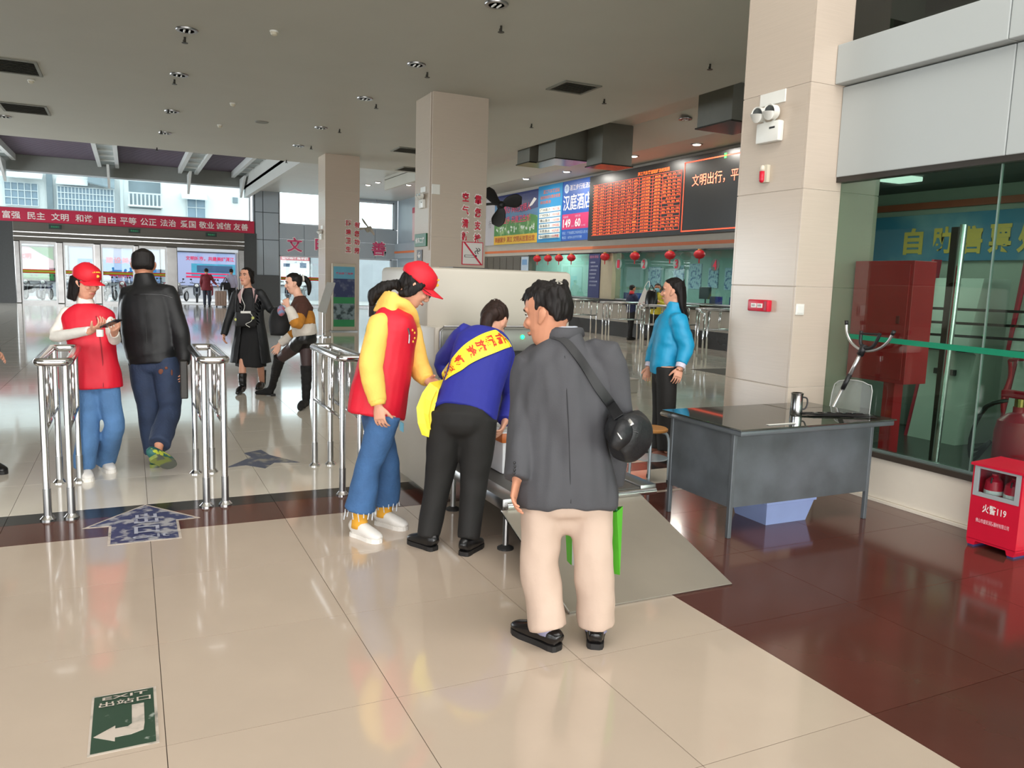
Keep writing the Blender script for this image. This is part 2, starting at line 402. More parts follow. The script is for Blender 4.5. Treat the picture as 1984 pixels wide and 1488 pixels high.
window(2, 6.62,9.2,4.0,5.6); window(3, 10.35,12.42,4.0,5.38)
window(4, 6.62,9.2,.05,2.5); window(5, 10.35,12.3,.05,2.5)
# red slogan banner
t = thing('slogan_banner', 'long red banner with white slogan over the glass entrance doors', 'banner', (0.3,Yw-.06,3.47))
bm = NB(); box(bm,(-12,Yw-.06,3.47),(5.45,Yw+.08,4.04)); ob('cloth', bm, M('banner_red',(176,24,60),.6,var=.04), t)
words = ['富强','民主','文明','和谐','自由','平等','公正','法治','爱国','敬业','诚信','友善']
lefts = (-4.78,-3.87,-2.98,-2.06,-1.15,-.31,.51,1.33,2.18,2.98,3.73,4.5)
texts('lettering', [(wd,(x,Yw-.065,3.58),.66,.32) for wd,x in zip(words,lefts)], XR, UP, M('banner_white',(225,215,210),.6,var=0), t, bold=.012)
# wall characters
for ch,x in (('文',6.98),('明',8.35),('友',9.75),('善',11.22)):
    o = thing('wall_character','large pink wall character between the far windows, %s from left'%ORD['文明友善'.index(ch)],'sign',(x+.4,Yw-.03,2.66),'big wall characters')
    text('face', ch, (x,Yw-.03,2.68), XR, UP, .74, .70, M('wall_pink',(190,50,98),.5,var=0), o, bold=.02)
    me = text_xy(ch, .80, .76, .045); me.transform(Matrix(((1,0,0,x-.03),(0,0,-1,Yw-.012),(0,1,0,2.65),(0,0,0,1)))); link_mesh('outline', me, WHITETXT, o)
# stainless fascia, door posts, panes
bm = NB(); box(bm,(-4.42,Yw-.1,2.66),(4.98,Yw+.3,3.47),.01); fas = struct('trim_4', bm, M('fascia_steel',(88,85,80),.42,1.0,var=.12,scale=1.2,stretch=(.4,1,3)))
bm = NB(); box(bm,(-4.42,Yw-.13,3.02),(4.98,Yw-.1,3.06)); box(bm,(-4.42,Yw-.13,2.84),(4.98,Yw-.1,2.87)); struct('rail', bm, STEEL, fas)
EXG = M('exit_green', (20,110,70), .4, emit=.5, var=0)
for k,x in enumerate((-2.85,.25,3.5)):
    t = thing('exit_sign', 'small green exit sign on the steel fascia, %s from left'%ORD[k], 'exit sign', (x,Yw-.2,3.22), 'exit signs above the doors')
    bm = NB(); box(bm,(x-.24,Yw-.19,3.22),(x+.24,Yw-.13,3.40),.01); ob('housing', bm, M('dark_sign',(20,45,38),.5,var=0), t)
    text('lettering','安全出口',(x-.15,Yw-.192,3.27),XR,UP,.30,.08,EXG,t,bold=.02)
POSTST = M('post_steel',(128,127,126),.22,1.0,var=.1,scale=3)
POSTS = [(-4.42,-4.2),(-2.86,-2.58),(-1.4,-1.12),(.2,.42),(1.55,2.02),(4.7,4.98)]
for k,(a,b_) in enumerate(POSTS):
    bm = NB(); box(bm,(a,Yw-.1,0),(b_,Yw+.1,2.66),.03); struct('trim_%d'%(k+5), bm, POSTST)
for k,(a,b_) in enumerate(((-4.2,-2.86),(-2.58,-1.4),(-1.12,.2),(.42,1.55))):
    bm = NB()
    for p,q in (((a,Yw-.03,.0),(b_,Yw+.03,.12)),((a,Yw-.03,2.54),(b_,Yw+.03,2.66)),((a,Yw-.03,.12),(a+.06,Yw+.03,2.54)),((b_-.06,Yw-.03,.12),(b_,Yw+.03,2.54))): box(bm,p,q)
    d = struct('door_%d'%(k+1), bm, STEEL_D)
    bm = NB(); box(bm,(a+.06,Yw-.006,.12),(b_-.06,Yw+.006,2.54)); ob('pane', bm, CLR, d)
    if k < 3 or True:
        bm = NB(); box(bm,(a+.06,Yw-.012,1.30),(b_-.06,Yw-.008,1.46)); ob('stripe', bm, see_through('stripe_red',(215,30,50)), d, label='red edge of the safety stripe')
        bm = NB(); box(bm,(a+.06,Yw-.018,1.335),(b_-.06,Yw-.013,1.425)); ob('stripe', bm, see_through('stripe_lime',(205,212,90)), d, label='lime middle of the safety stripe')
bm = NB(); box(bm,(4.55,Yw-.75,0.02),(4.62,Yw-.1,2.5)); d = struct('door_5', bm, STEEL_D)
bm = NB(); box(bm,(4.57,Yw-.70,.1),(4.58,Yw-.15,2.42)); ob('pane', bm, CLR, d)

# ------------------------------------------------------------------ left, back and partition walls, mostly unseen; left wall gaps are placed to admit light
PLAIN = M('plain_wall', (196,190,180), .6, var=.03)
wl = NB()
for y0 in (-7,-1,5,25,33): box(wl,(-12.3,y0,0),(-12,y0+1.2,6.5))
box(wl,(-12.3,6,0),(-12,21.5,6.5))
box(wl,(-12.3,-7,0),(-12,40.4,.9)); box(wl,(-12.3,-7,3.6),(-12,40.4,6.9))
struct('wall_left', wl, PLAIN)
bm = NB()
for x in (-12,-6.5,-1,4.5,10,15.5): box(bm,(x-.35,-7.2,0),(x+.35,-6.9,5.1))
box(bm,(-12,-7.2,4.2),(26,-6.9,5.4)); struct('wall_back', bm, PLAIN)

# ------------------------------------------------------------------ columns
COLM = M('beige_column_tile', (196,182,167), 0.24, var=0.025, scale=60, stretch=(.06,.06,2.2), spec=.6)
COLJ = M('column_joint', (206,196,184), .7, var=.02)
def column(name, x0,x1,y0,y1,h, joints):
    bm = NB(); box(bm,(x0+.006,y0+.006,0),(x1-.006,y1-.006,h)); c = struct(name, bm, COLJ)
    zs = [0.0]+list(joints)+[h]
    for a,b_ in zip(zs,zs[1:]):
        for q in (((x0,y0,a+.003),(x1,y0+.02,b_-.003)),((x0,y1-.02,a+.003),(x1,y1,b_-.003)),((x0,y0+.021,a+.003),(x0+.02,y1-.021,b_-.003)),((x1-.02,y0+.021,a+.003),(x1,y1-.021,b_-.003))):
            bm = NB(); box(bm,q[0],q[1],.002); ob('tile', bm, COLM, c)
    return c
col_near = column('column', 4.69,5.52,4.62,5.36,4.95,(.8,1.6,2.35,3.14,3.94))
col_mid = column('column.001', 5.05,6.15,14.0,14.95,4.95,(.8,1.6,2.35,3.14,3.94))
col_far = column('column.002', 5.0,5.98,22.6,23.5,4.95,(.8,1.6,2.35,3.14,3.94))

# ------------------------------------------------------------------ right-hand glass wall of the ticket machine room (x = 5.06)
GB = M('grey_cladding', (178,184,184), .45, var=.015, scale=1.5)
CREAM = M('cream_plinth', (236,227,211), .35, var=.02)
bm = NB(); box(bm,(5.06,-6.9,0),(5.22,4.62,.02)); wr = struct('wall_right', bm, CREAM)
ys = [4.62,3.1,1.6,.1,-1.4,-2.9,-4.4,-6.9]
for a,b_ in zip(ys,ys[1:]):
    bm = NB(); box(bm,(5.06,b_+.003,.025),(5.2,a-.003,.33),.004); struct('panel', bm, CREAM, wr)
    bm = NB(); box(bm,(5.045,b_+.003,0.0),(5.06,a-.003,.025),.002); struct('skirting', bm, CREAM, wr)
    bm = NB(); box(bm,(5.04,b_,.335),(5.2,a,.375)); struct('sill', bm, M('brown_sill',(84,74,66),.3,.4,var=.03), wr)
yb = [4.62,3.28,1.9,.5,-.9,-2.3,-4.6,-6.9]
for a,b_ in zip(yb,yb[1:]):
    bm = NB(); box(bm,(5.02,b_+.003,2.46),(5.2,a-.003,3.14),.006); struct('panel', bm, GB, wr)
    bm = NB(); box(bm,(4.93,b_+.003,3.15),(5.2,a-.003,3.44),.006); struct('panel', bm, GB, wr)
bm = NB(); box(bm,(5.03,-6.9,2.42),(5.12,4.62,2.46)); struct('head_frame', bm, M('dark_frame',(60,56,52),.4,.3,var=.03), wr)
TG = glass('green_glass', (206,222,213))
TGD = glass('dark_green_glass', (92,112,100))
yg = [4.62,3.33,1.95,.55,-.85,-2.25,-6.9]
wn = NB(); box(wn,(5.07,-6.9,.375),(5.11,4.62,.395)); win6 = struct('window_6', wn, M('sill_channel',(150,170,165),.2,.6,var=.03))
for a,b_ in zip(yg,yg[1:]):
    bm = NB(); box(bm,(5.084,b_+.003,.395),(5.096,a-.003,2.42)); ob('pane', bm, TG, win6)
    bm = NB(); box(bm,(5.081,b_-.004,.395),(5.099,b_+.004,2.42)); ob('joint_seal', bm, M('glass_edge',(120,140,132),.3,var=0), win6)
    bm = NB(); box(bm,(5.084,b_+.003,3.44),(5.096,a-.003,4.95)); ob('pane', bm, TGD, win6)
bm = NB(); prism(bm,[(5.078,4.438,1.246),(5.078,4.434,1.209),(5.078,3.051,1.186),(5.078,3.055,1.228)],(.003,0,0)); ob('warning_tape', bm, M('green_tape',(0,130,95),.5,var=.03), win6)
# room behind the glass
ROOMW = M('room_wall', (176,182,172), .6, var=.03)
RP = [(5.2,-6.9),(9.0,-6.9),(9.0,8.4),(5.52,5.36),(5.2,5.36)]
bm = NB(); box(bm,(9.0,-6.9,0),(9.15,8.4,5.0)); struct('wall_room', bm, ROOMW)
bm = NB(); prism(bm,[(5.52,5.36,0),(9.0,8.4,0),(9.0,8.55,0),(5.45,5.45,0)],(0,0,5.0)); struct('wall_room.001', bm, ROOMW)
bm = NB(); prism(bm,[(x,y,2.85) for x,y in RP],(0,0,.1)); rc = struct('ceiling.005', bm, M('room_ceiling',(88,92,88),.6,var=.1,scale=1.5))
bm = NB(); prism(bm,[(x,y,0.0005) for x,y in RP],(0,0,.003)); struct('floor.001', bm, M('room_floor',(62,62,60),.25,var=.1))

for k,(x,y) in enumerate(((7.2,6.2),(7.6,3.4),(7.2,.6))):
    bm = NB(); box(bm,(x-.7,y-.15,2.80),(x+.7,y+.15,2.85),.01); tag(ob('ceiling_lamp', bm, M('added_room_tube',(225,240,232),.4,emit=1.2,var=0)), 'added dim strip lamp on the ceiling of the glass room, %s from the back'%ORD[k], 'lamp', 'added strip lamps in the glass room')  # glowing strips added to brighten the glass room
    area('room_fill',(x,y,2.78),(x,y,0),1.4,.3,22,(.92,1,.95))  # added fill below each strip
# ------------------------------------------------------------------ ticket wall (x = 13.4)
Xw = 13.4
TW = M('ticket_wall_beige', (176,168,156), .5, var=.03)
TWD = M('dark_stone', (40,38,36), .25, var=.1, scale=8)
ORANGE = M('orange_stripe', (205,110,62), .5, var=.02)
bm = NB(); box(bm,(Xw,4,2.56),(Xw+.3,31,5.05)); wt = struct('wall_ticket', bm, TW)
bm = NB(); box(bm,(Xw,4,.45),(Xw+.3,26.4,.98)); struct('apron', bm, TW, wt)
bm = NB(); box(bm,(Xw-.03,4,0),(Xw+.3,26.4,.45)); struct('skirting', bm, TWD, wt)
bm = NB(); box(bm,(Xw-.12,4,.98),(Xw+.5,26.4,1.12),.01); struct('counter', bm, TWD, wt)
bm = NB(); box(bm,(Xw-.012,4,2.67),(Xw,31,2.76)); struct('stripe', bm, ORANGE, wt)
bm = NB(); box(bm,(Xw-.05,4,2.52),(Xw,26.4,2.56)); struct('window_head', bm, TWD, wt)
bm = NB(); box(bm,(Xw-.02,20.7,1.12),(Xw+.3,22.1,2.56)); struct('pier', bm, M('tan_pier',(168,156,130),.4,var=.03), wt)
bm = NB(); box(bm,(Xw,26.4,0),(Xw+.3,31,2.56)); struct('shutter_wall', bm, M('brown_shutter',(96,90,80),.4,var=.05), wt)
for k in range(7):
    bm = NB(); box(bm,(Xw-.02,26.5+.62*k,1.1),(Xw,26.5+.62*k+.58,2.5),.004); ob('shutter_panel', bm, M('brown_shutter',(96,90,80),.4), wt)
# wall section beyond, with the pink poster
bm = NB(); box(bm,(12.6,31,0),(12.9,40,5.62)); wj = struct('wall_ticket.001', bm, WALLG)
bm = NB(); box(bm,(12.6,31,0),(13.7,31.1,5.62)); struct('return', bm, WALLG, wj)
bm = NB(); box(bm,(12.45,31,2.55),(12.6,40,3.3)); struct('fascia', bm, WALLG, wj)
bm = NB(); box(bm,(12.43,31,2.82),(12.45,40,2.92)); struct('stripe', bm, ORANGE, wj)
bm = NB(); box(bm,(12.56,33.5,.0),(12.6,35.6,2.3)); struct('door_6', bm, M('slate_door',(74,84,92),.4,var=.04), wj)
t = thing('wall_poster','pale pink poster with a red top band on the far side wall','poster',(12.57,34.6,3.4))
bm = NB(); box(bm,(12.55,31.2,3.4),(12.6,37.5,5.0)); ob('sheet', bm, M('pink_sheet',(205,170,170),.5,rgb2=(190,120,130),thr=(.55,.75),scale=.8), t)
bm = NB(); box(bm,(12.54,31.2,4.72),(12.55,37.5,4.98)); ob('band', bm, M('poster_red',(180,50,70),.5,var=.1,scale=5), t)
# teller windows
TGL = glass('teal_glass', (214,228,223))
bm = NB(); box(bm,(Xw+.1,4,1.12),(Xw+.16,20.7,1.15)); w7 = struct('window_7', bm, STEEL_D)
ysx = [20.7,18.9,17.1,15.3,13.5,11.7,8,4]
for a,b_ in zip(ysx,ysx[1:]):
    bm = NB(); box(bm,(Xw+.12,b_+.004,1.15),(Xw+.13,a-.004,2.53)); ob('pane', bm, TGL, w7)
bm = NB(); box(bm,(Xw+.1,22.1,1.12),(Xw+.16,26.4,1.15)); w8 = struct('window_8', bm, STEEL_D)
for a,b_ in ((26.4,24.9),(24.9,23.5),(23.5,22.1)):
    bm = NB(); box(bm,(Xw+.12,b_+.004,1.15),(Xw+.13,a-.004,2.53)); ob('pane', bm, TGL, w8)
# teller room
TEAL = M('teal_room_wall', (150,182,174), .6, var=.03)
bm = NB(); box(bm,(18.4,4,0),(18.55,31,3.2)); struct('wall_office', bm, TEAL)
bm = NB(); box(bm,(Xw+.3,26.4,0),(18.4,26.55,3.2)); box(bm,(Xw+.3,3.9,0),(18.4,4.0,3.2)); struct('wall_office.001', bm, TEAL)
bm = NB(); box(bm,(Xw+.3,4,2.95),(18.5,26.5,3.05)); struct('ceiling.006', bm, M('office_ceiling',(200,208,204),.6,var=.02))
TUBE = M('fluorescent', (235,245,240), .4, emit=6.0, var=0)
for k,y in enumerate((7.5,10.5,13.5,16.5,19.5,23.0,25.3)):
    bm = NB(); box(bm,(15.0,y-.7,2.9),(15.3,y+.7,2.95),.01)
    tag(ob('ceiling_lamp', bm, TUBE), 'white strip lamp on the ticket office ceiling, %s from the near end'%ORD[k], 'lamp', 'strip lamps in the ticket office')
    l = area('office_light',(15.15,y,2.88),(15.15,y,0),.3,1.4,62,(.95,1,.98))
# office furniture seen through the glass
POSTERB = M('office_notice', (170,196,212), .5, rgb2=(90,120,160), thr=(.5,.6), scale=9)
for k,(y,z,wd,hh) in enumerate(((20.8,1.5,.55,.75),(21.7,1.55,.5,.7),(22.6,1.5,.7,.9),(23.6,1.55,.6,.8),(25,1.5,.8,.8))):
    bm = NB(); box(bm,(18.36,y,z),(18.4,y+wd,z+hh)); tag(ob('office_notice', bm, POSTERB), 'bluish notice on the ticket office back wall, %s from the near end'%ORD[k], 'notice', 'notices in the ticket office')
BLUEB = M('blue_tray', (28,60,150), .4, var=.04)
def monitor(y, label):
    t = thing('monitor', label, 'monitor', (14.3,y,1.12), 'monitors on the ticket counter')
    bm = NB(); box(bm,(14.22,y-.14,1.12),(14.42,y+.14,1.135),.004); ob('stand', bm, BLACKP, t)
    bm = NB(); cyl(bm,(14.34,y,1.13),(14.34,y,1.3),.02); ob('neck', bm, BLACKP, t)
    bm = NB(); box(bm,(14.30,y-.24,1.25),(14.34,y+.24,1.58),.01); ob('screen', bm, M('monitor_back',(60,66,70),.4,var=.02), t)
for k,y in enumerate((15.55,17.4,19.3)): monitor(y,'dark monitor on the ticket counter behind glass, %s from the near end'%ORD[k])
for k,(y,sz) in enumerate(((15.5,.3),(16.3,.22),(19.9,.34),(20.3,.25))):
    t = thing('document_tray','blue plastic document tray on the counter, %s from the near end'%ORD[k],'tray',(13.75,y,1.12),'blue trays on the ticket counter')
    bm = NB(); box(bm,(13.66,y-sz/2,1.12),(13.9,y+sz/2,1.14)); ob('bottom', bm, BLUEB, t)
    for a,b_ in (((13.66,y-sz/2,1.14),(13.68,y+sz/2,1.34)),((13.88,y-sz/2,1.14),(13.9,y+sz/2,1.34)),((13.68,y-sz/2,1.14),(13.88,y-sz/2+.02,1.34)),((13.68,y+sz/2-.02,1.14),(13.88,y+sz/2,1.34))):
        bm = NB(); box(bm,a,b_); ob('side', bm, BLUEB, t)
# red lanterns hanging in front of the teller glass
LRED = M('lantern_red', (190,20,35), .5, var=.08)
GOLD = M('lantern_gold', (190,150,70), .4, .5, var=.05)
def lantern(y, label):
    t = thing('red_lantern', label, 'lantern', (13.25,y,2.3), 'red lanterns along the teller windows')
    bm = NB(); lathe(bm,(13.25,y,2.30),[(.05,0),(.10,.02),(.145,.08),(.15,.11),(.145,.14),(.10,.20),(.05,.22)],16); ob('body', bm, LRED, t, smooth=True)
    bm = NB(); cyl(bm,(13.25,y,2.52),(13.25,y,2.55),.05); ob('cap', bm, GOLD, t)
    bm = NB(); cyl(bm,(13.25,y,2.18),(13.25,y,2.30),.014,.02,8); ob('tassel', bm, LRED, t)
    bm = NB(); cyl(bm,(13.25,y,2.54),(13.25,y,2.57),.004,.004,6); ob('string', bm, LRED, t)
lys = [(13.250,25.466,2.431)[1],(13.250,24.644,2.439)[1],(13.250,23.862,2.428)[1],(13.250,23.015,2.417)[1],(13.250,20.942,2.389)[1],(13.250,19.327,2.382)[1],(13.250,17.661,2.386)[1],(13.250,16.421,2.367)[1]]
for k,y in enumerate(lys): lantern(y,'red lantern at the teller windows, %s from the far end'%ORD[k])
# counter numbers
for n_,(y,z) in enumerate(((13.300,20.480,2.198)[1:],(13.300,19.148,2.189)[1:],(13.300,17.617,2.179)[1:],(13.300,16.035,2.143)[1:])):
    t = thing('counter_number','red counter number sign on the teller glass, %s from the far end'%ORD[n_],'sign',(13.36,y,z-.2),'counter numbers')
    bm = NB(); lathe(bm,(13.47,y,z),[(.001,0),(.16,0),(.16,.012),(.001,.012)],20,(-1,0,0)); ob('disc', bm, M('number_disc',(150,170,165),.5,var=0) if n_<3 else M('number_board',(92,104,100),.5,var=0), t)
    text('digit',str(n_+1),(13.45,y+.07,z-.12),YL,UP,.14,.24,REDTXT,t,bold=.03)
# navy notice on pier
t = thing('pier_notice','tall navy notice with white text on the pier between teller windows','notice',(13.35,21.7,1.12))
bm = NB(); box(bm,(13.35,21.38,1.13),(13.38,22.05,2.54)); ob('panel', bm, M('navy_panel',(36,42,92),.4,var=.05), t)
texts('lettering',[('服务须知',(13.348,21.98,2.38),.5,.09)],YL,UP,M('notice_pink',(200,120,150),.5,var=0),t)
rows = ['一购票请排队','二请核对车票','三退票改签窗口','四妥善保管车票','五儿童优惠购票','六学生凭证购票','七军人依法优先']
texts('small_lettering',[(r_,(13.348,21.98,2.22-.12*k),.34+.05*((k*3)%4),.055) for k,r_ in enumerate(rows)],YL,UP,M('notice_white',(190,195,215),.5,var=0),t)
# small pale notice further along
t = thing('window_notice','narrow pale notice beside the brown shutter','notice',(13.3,(13.360,26.639,2.451)[1],1.9))
y0 = (13.360,26.944,2.455)[1]; y1 = (13.360,26.383,2.448)[1]
bm = NB(); box(bm,(13.34,y1,1.5),(13.37,y0,2.5)); ob('sheet', bm, M('pale_blue_sheet',(176,190,205),.5,var=.08,scale=8), t)
bm = NB(); box(bm,(13.335,y1+.08,2.2),(13.34,y0-.08,2.4)); ob('picture', bm, M('picture_blue',(110,150,190),.5), t)

# ------------------------------------------------------------------ departure board and advertisement panels
bm = NB(); box(bm,(13.2,13.6,2.93),(13.4,21.95,4.92),.01)
t = thing('departure_board','long black electronic departure board with orange characters above the teller windows','display board',(13.2,17.8,2.93))
ob('cabinet', bm, M('led_black',(24,22,20),.35,var=.05), t)
LED = M('led_orange', (255,92,40), .5, emit=.9, var=0)
LEDR = M('led_red', (255,84,50), .5, emit=.8, var=0)
LEDG = M('led_green', (40,255,80), .5, emit=1.5, var=0)
LEDT = M('led_timetable', (255,108,38), .5, emit=.75, var=0)
xb = 13.195
bm = NB()
def line(bm, y0,z0,y1,z1, wd=.018): box(bm,(xb-.002,min(y0,y1)-wd/2,min(z0,z1)-wd/2),(xb,max(y0,y1)+wd/2,max(z0,z1)+wd/2))
yl, yr = 21.7, 17.28; zt, zb = 4.62, 3.08; nr = 17; rh = (zt-zb)/nr
cols = [21.7,21.35,20.98,20.55,20.2,19.85,19.55,19.2,18.55,18.1,17.28]
for k in range(nr+1): line(bm, cols[0],zb+rh*k,cols[-1],zb+rh*k,.009)
for y in cols[1:]: line(bm, y,zb,y,zt,.009)
ob('timetable_grid', bm, LEDR, t)
bm = NB(); line(bm,17.16,3.02,17.16,4.78,.03); line(bm,17.16,4.78,13.7,4.78,.03); line(bm,17.16,3.02,13.7,3.02,.03); ob('message_frame', bm, LEDR, t)
dest = ['广州','深圳','珠海','东莞','佛山','中山','海口','阳江','茂名','肇庆','南宁','江门','惠州','清远','汕头','桂林','梧州','徐闻','雷州','廉江']
rnd = random.Random(3); items = []
for k in range(nr):
    z = zb+rh*(nr-1-k)+.014
    vals = ['K%03d'%rnd.randint(100,999),dest[k],'大高','%02d:%02d'%(7+k//2,rnd.choice((0,10,20,30,40,50))),str(rnd.randint(30,190)),'%d'%rnd.randint(1,55),str(rnd.randint(1,9)),'正班检票','候车','、'.join(rnd.sample(dest,4))]
    for a,b_,v in zip(cols,cols[1:],vals):
        wd = a-b_
        f_ = .62 if wd > .3 else .5
        if v.count('、'): f_ = rnd.choice((.3,.5,.9,.9))
        items.append((v,(xb,a-wd*(1-f_)/2,z),wd*f_,rh*.50))
items.append(('湛江汽车客运站班次时刻表',(xb,19.3,4.66),1.5,.11))
texts('timetable_text', items, YL, UP, LEDT, t, bold=.015)
texts('message_text',[('文明出行，平安回家',(xb,16.82,4.14),2.62,.30)],YL,UP,M('led_message',(255,120,90),.5,emit=1.6,var=0),t,bold=.0)
bm = NB(); box(bm,(xb-.002,15.55,4.72),(xb,15.63,4.84)); ob('status_light', bm, LEDG, t)
# hotel advertisement
def panel(name,label,y0,y1,z0,z1,mat,x=13.3):
    t = thing(name,label,'advertisement',(x,(y0+y1)/2,z0),'advertisement panels above the teller windows')
    bm = NB(); box(bm,(x,y0,z0),(13.4,y1,z1)); ob('panel', bm, mat, t); return t
ADB = M('ad_blue',(28,82,168),.4,var=.06,scale=1)
t = panel('advertisement_panel','blue hotel advertisement with large white lettering and a pink price band',21.96,23.85,2.98,4.95,ADB)
x_ = 13.299
text('hotel_name','汉庭酒店',(x_,23.78,3.98),YL,UP,1.8,.52,WHITETXT,t,bold=.01)
text('street_name','湛江步行街酒店',(x_,23.38,4.62),YL,UP,1.4,.18,WHITETXT,t)
bm = NB(); lathe(bm,(x_,23.58,4.70),[(.001,0),(.15,0),(.15,.004),(.001,.004)],20,(-1,0,0)); ob('emblem', bm, M('ad_pale',(200,215,235),.5,var=0), t)
text('emblem_mark','合',(x_-.006,23.67,4.62),YL,UP,.18,.17,ADB,t)
bm = NB(); box(bm,(x_-.003,21.96,3.36),(x_,23.82,3.86)); ob('price_band', bm, M('ad_pink',(196,40,100),.5,var=.04), t)
texts('price',[('149',(x_-.004,23.74,3.42),.5,.28),('60',(x_-.004,22.95,3.42),.36,.28)],YL,UP,WHITETXT,t,bold=.02)
texts('price_caption',[('标准房',(x_-.004,23.74,3.73),.34,.08),('特价房',(x_-.004,22.95,3.73),.34,.08),('元/间',(x_-.004,23.2,3.42),.18,.07),('元/小时起',(x_-.004,22.55,3.42),.28,.07)],YL,UP,M('ad_lilac',(215,180,215),.5,var=0),t)
texts('address',[('地址：广东省湛江市赤坎区人民大道',(x_,23.78,3.19),1.75,.10),('电话：0759-3377777转',(x_,23.78,3.04),1.3,.10)],YL,UP,M('ad_text_blue',(170,200,235),.5,var=0),t)
# fare panel
ADC = M('ad_cyan',(30,128,180),.4,var=.08,scale=1)
t = panel('advertisement_panel','cyan fare list panel with six white price rows',23.85,25.62,2.98,4.95,ADC,13.29); x_ = 13.289
texts('heading',[('湛江汽车客运站',(x_,25.25,4.66),1.2,.14),('省际快班车票价优惠',(x_,25.45,4.48),1.45,.12),('欢迎乘坐',(x_,25.45,4.32),.8,.11)],YL,UP,M('ad_orange',(205,110,70),.5,var=0),t,bold=.01)
for k,d in enumerate(('广州','广州东','佛山','珠海','东莞','中山')):
    z = 3.98-.13*k*1.42+.05
    bm = NB(); box(bm,(x_-.003,23.95,z),(x_,25.5,z+.15)); ob('price_row', bm, M('ad_row',(225,228,222),.5,var=.03), t)
    texts('row_text',[(d+'直达',(x_-.004,25.42,z+.025),.75,.10)],YL,UP,BLACKTXT,t)
    texts('row_price',[(str(90+13*k)+'元起',(x_-.004,24.5,z+.025),.5,.10)],YL,UP,REDTXT,t)
bm = NB()
for k in range(4): box(bm,(x_-.003,24.0,3.06+.045*k),(x_,25.4-.2*(k%2),3.075+.045*k))
ob('small_print', bm, M('ad_cyan_dark',(24,92,140),.5,var=0), t)
# civic poster
t = panel('advertisement_panel','landscape civic poster with night blue sky, green meadow and yellow base band',25.62,29.4,3.0,4.9,M('poster_sky',(60,110,150),.4,var=.2,scale=.6),13.3); x_ = 13.299
bm = NB(); prism(bm,[(x_,29.4,4.9),(x_,25.62,4.9),(x_,25.62,4.25),(x_,27.0,4.15),(x_,28.6,4.45),(x_,29.4,4.55)],(-.002,0,0)); ob('night_sky', bm, M('poster_navy',(24,36,96),.4,var=.2,scale=1), t)
bm = NB(); prism(bm,[(x_,29.4,3.84),(x_,28.5,3.98),(x_,27.2,3.86),(x_,26.2,4.05),(x_,25.62,3.95),(x_,25.62,3.3),(x_,29.4,3.3)],(-.003,0,0)); ob('meadow', bm, M('poster_green',(70,128,62),.5,rgb2=(150,180,120),thr=(.5,.7),scale=3), t)
bm = NB()
for k in range(34):
    y = rnd.uniform(25.8,29.2); z = rnd.uniform(3.42,3.66); lathe(bm,(x_-.003,y,z),[(.001,0),(.05,0),(.05,.002),(.001,.002)],8,(-1,0,0))
ob('dandelions', bm, M('poster_dandelion',(205,215,200),.5,var=0), t, kind='stuff')
bm = NB(); box(bm,(x_-.005,25.62,3.0),(x_,29.4,3.34)); ob('base_band', bm, M('poster_yellow',(214,170,48),.5,var=.05), t)
texts('slogan',[('心连心 同做文明人',(x_-.006,28.9,4.18),2.7,.30),('手拉手 共建卫生城',(x_-.006,28.9,3.78),2.7,.28)],YL,UP,M('slogan_pink',(205,56,96),.5,var=0),t,bold=.02)
texts('base_text',[('美丽家乡 湛江 文明从这里出发',(x_-.008,29.3,3.07),3.5,.22)],YL,UP,M('base_orange',(176,84,36),.5,var=0),t,bold=.02)
bm = NB(); prism(bm,[(x_-.006,25.75,4.55),(x_-.006,25.95,4.62),(x_-.006,26.4,4.3),(x_-.006,26.1,4.35)],(-.002,0,0)); ob('bird', bm, WHITETXT, t)
# grey white poster left of it
t = panel('advertisement_panel','pale grey poster with ink-like marks beside the wall fan',29.4,31.0,3.0,4.85,M('pale_poster',(176,172,176),.5,var=.04,scale=1),13.32); x_ = 13.318
texts('marks',[('出',(x_,30.6,4.1),.3,.25),('行',(x_,30.0,3.7),.25,.3),('美',(x_,30.8,3.5),.2,.2)],YL,UP,M('poster_grey',(110,106,110),.5,var=0),t)

# ------------------------------------------------------------------ hanging boxes under the ticket hall ceiling
DUCT = M('duct_grey', (112,112,104), .4, .2, var=.04)
for lab,(x0,x1,y0,y1,zb_) in (('nearest the right column',(10.2,11.1,11.95,12.95,4.66)),('in front of the departure board',(10.2,11.05,16.45,17.15,4.40)),('between two others',(9.4,10.3,17.3,18.2,4.56)),('farthest from the camera',(9.3,10.0,18.5,19.2,4.6))):
    t = thing('ceiling_duct','grey box duct hanging under the ticket hall ceiling, '+lab,'duct',((x0+x1)/2,(y0+y1)/2,zb_),'hanging ceiling ducts')
    bm = NB(); box(bm,(x0,y0,zb_+.03),(x1,y1,5.38)); ob('casing', bm, DUCT, t)
    bm = NB(); box(bm,(x0-.03,y0-.03,zb_),(x1+.03,y1+.03,zb_+.03)); ob('bottom_flange', bm, M('duct_flange',(70,70,66),.2,.6,var=.04), t)

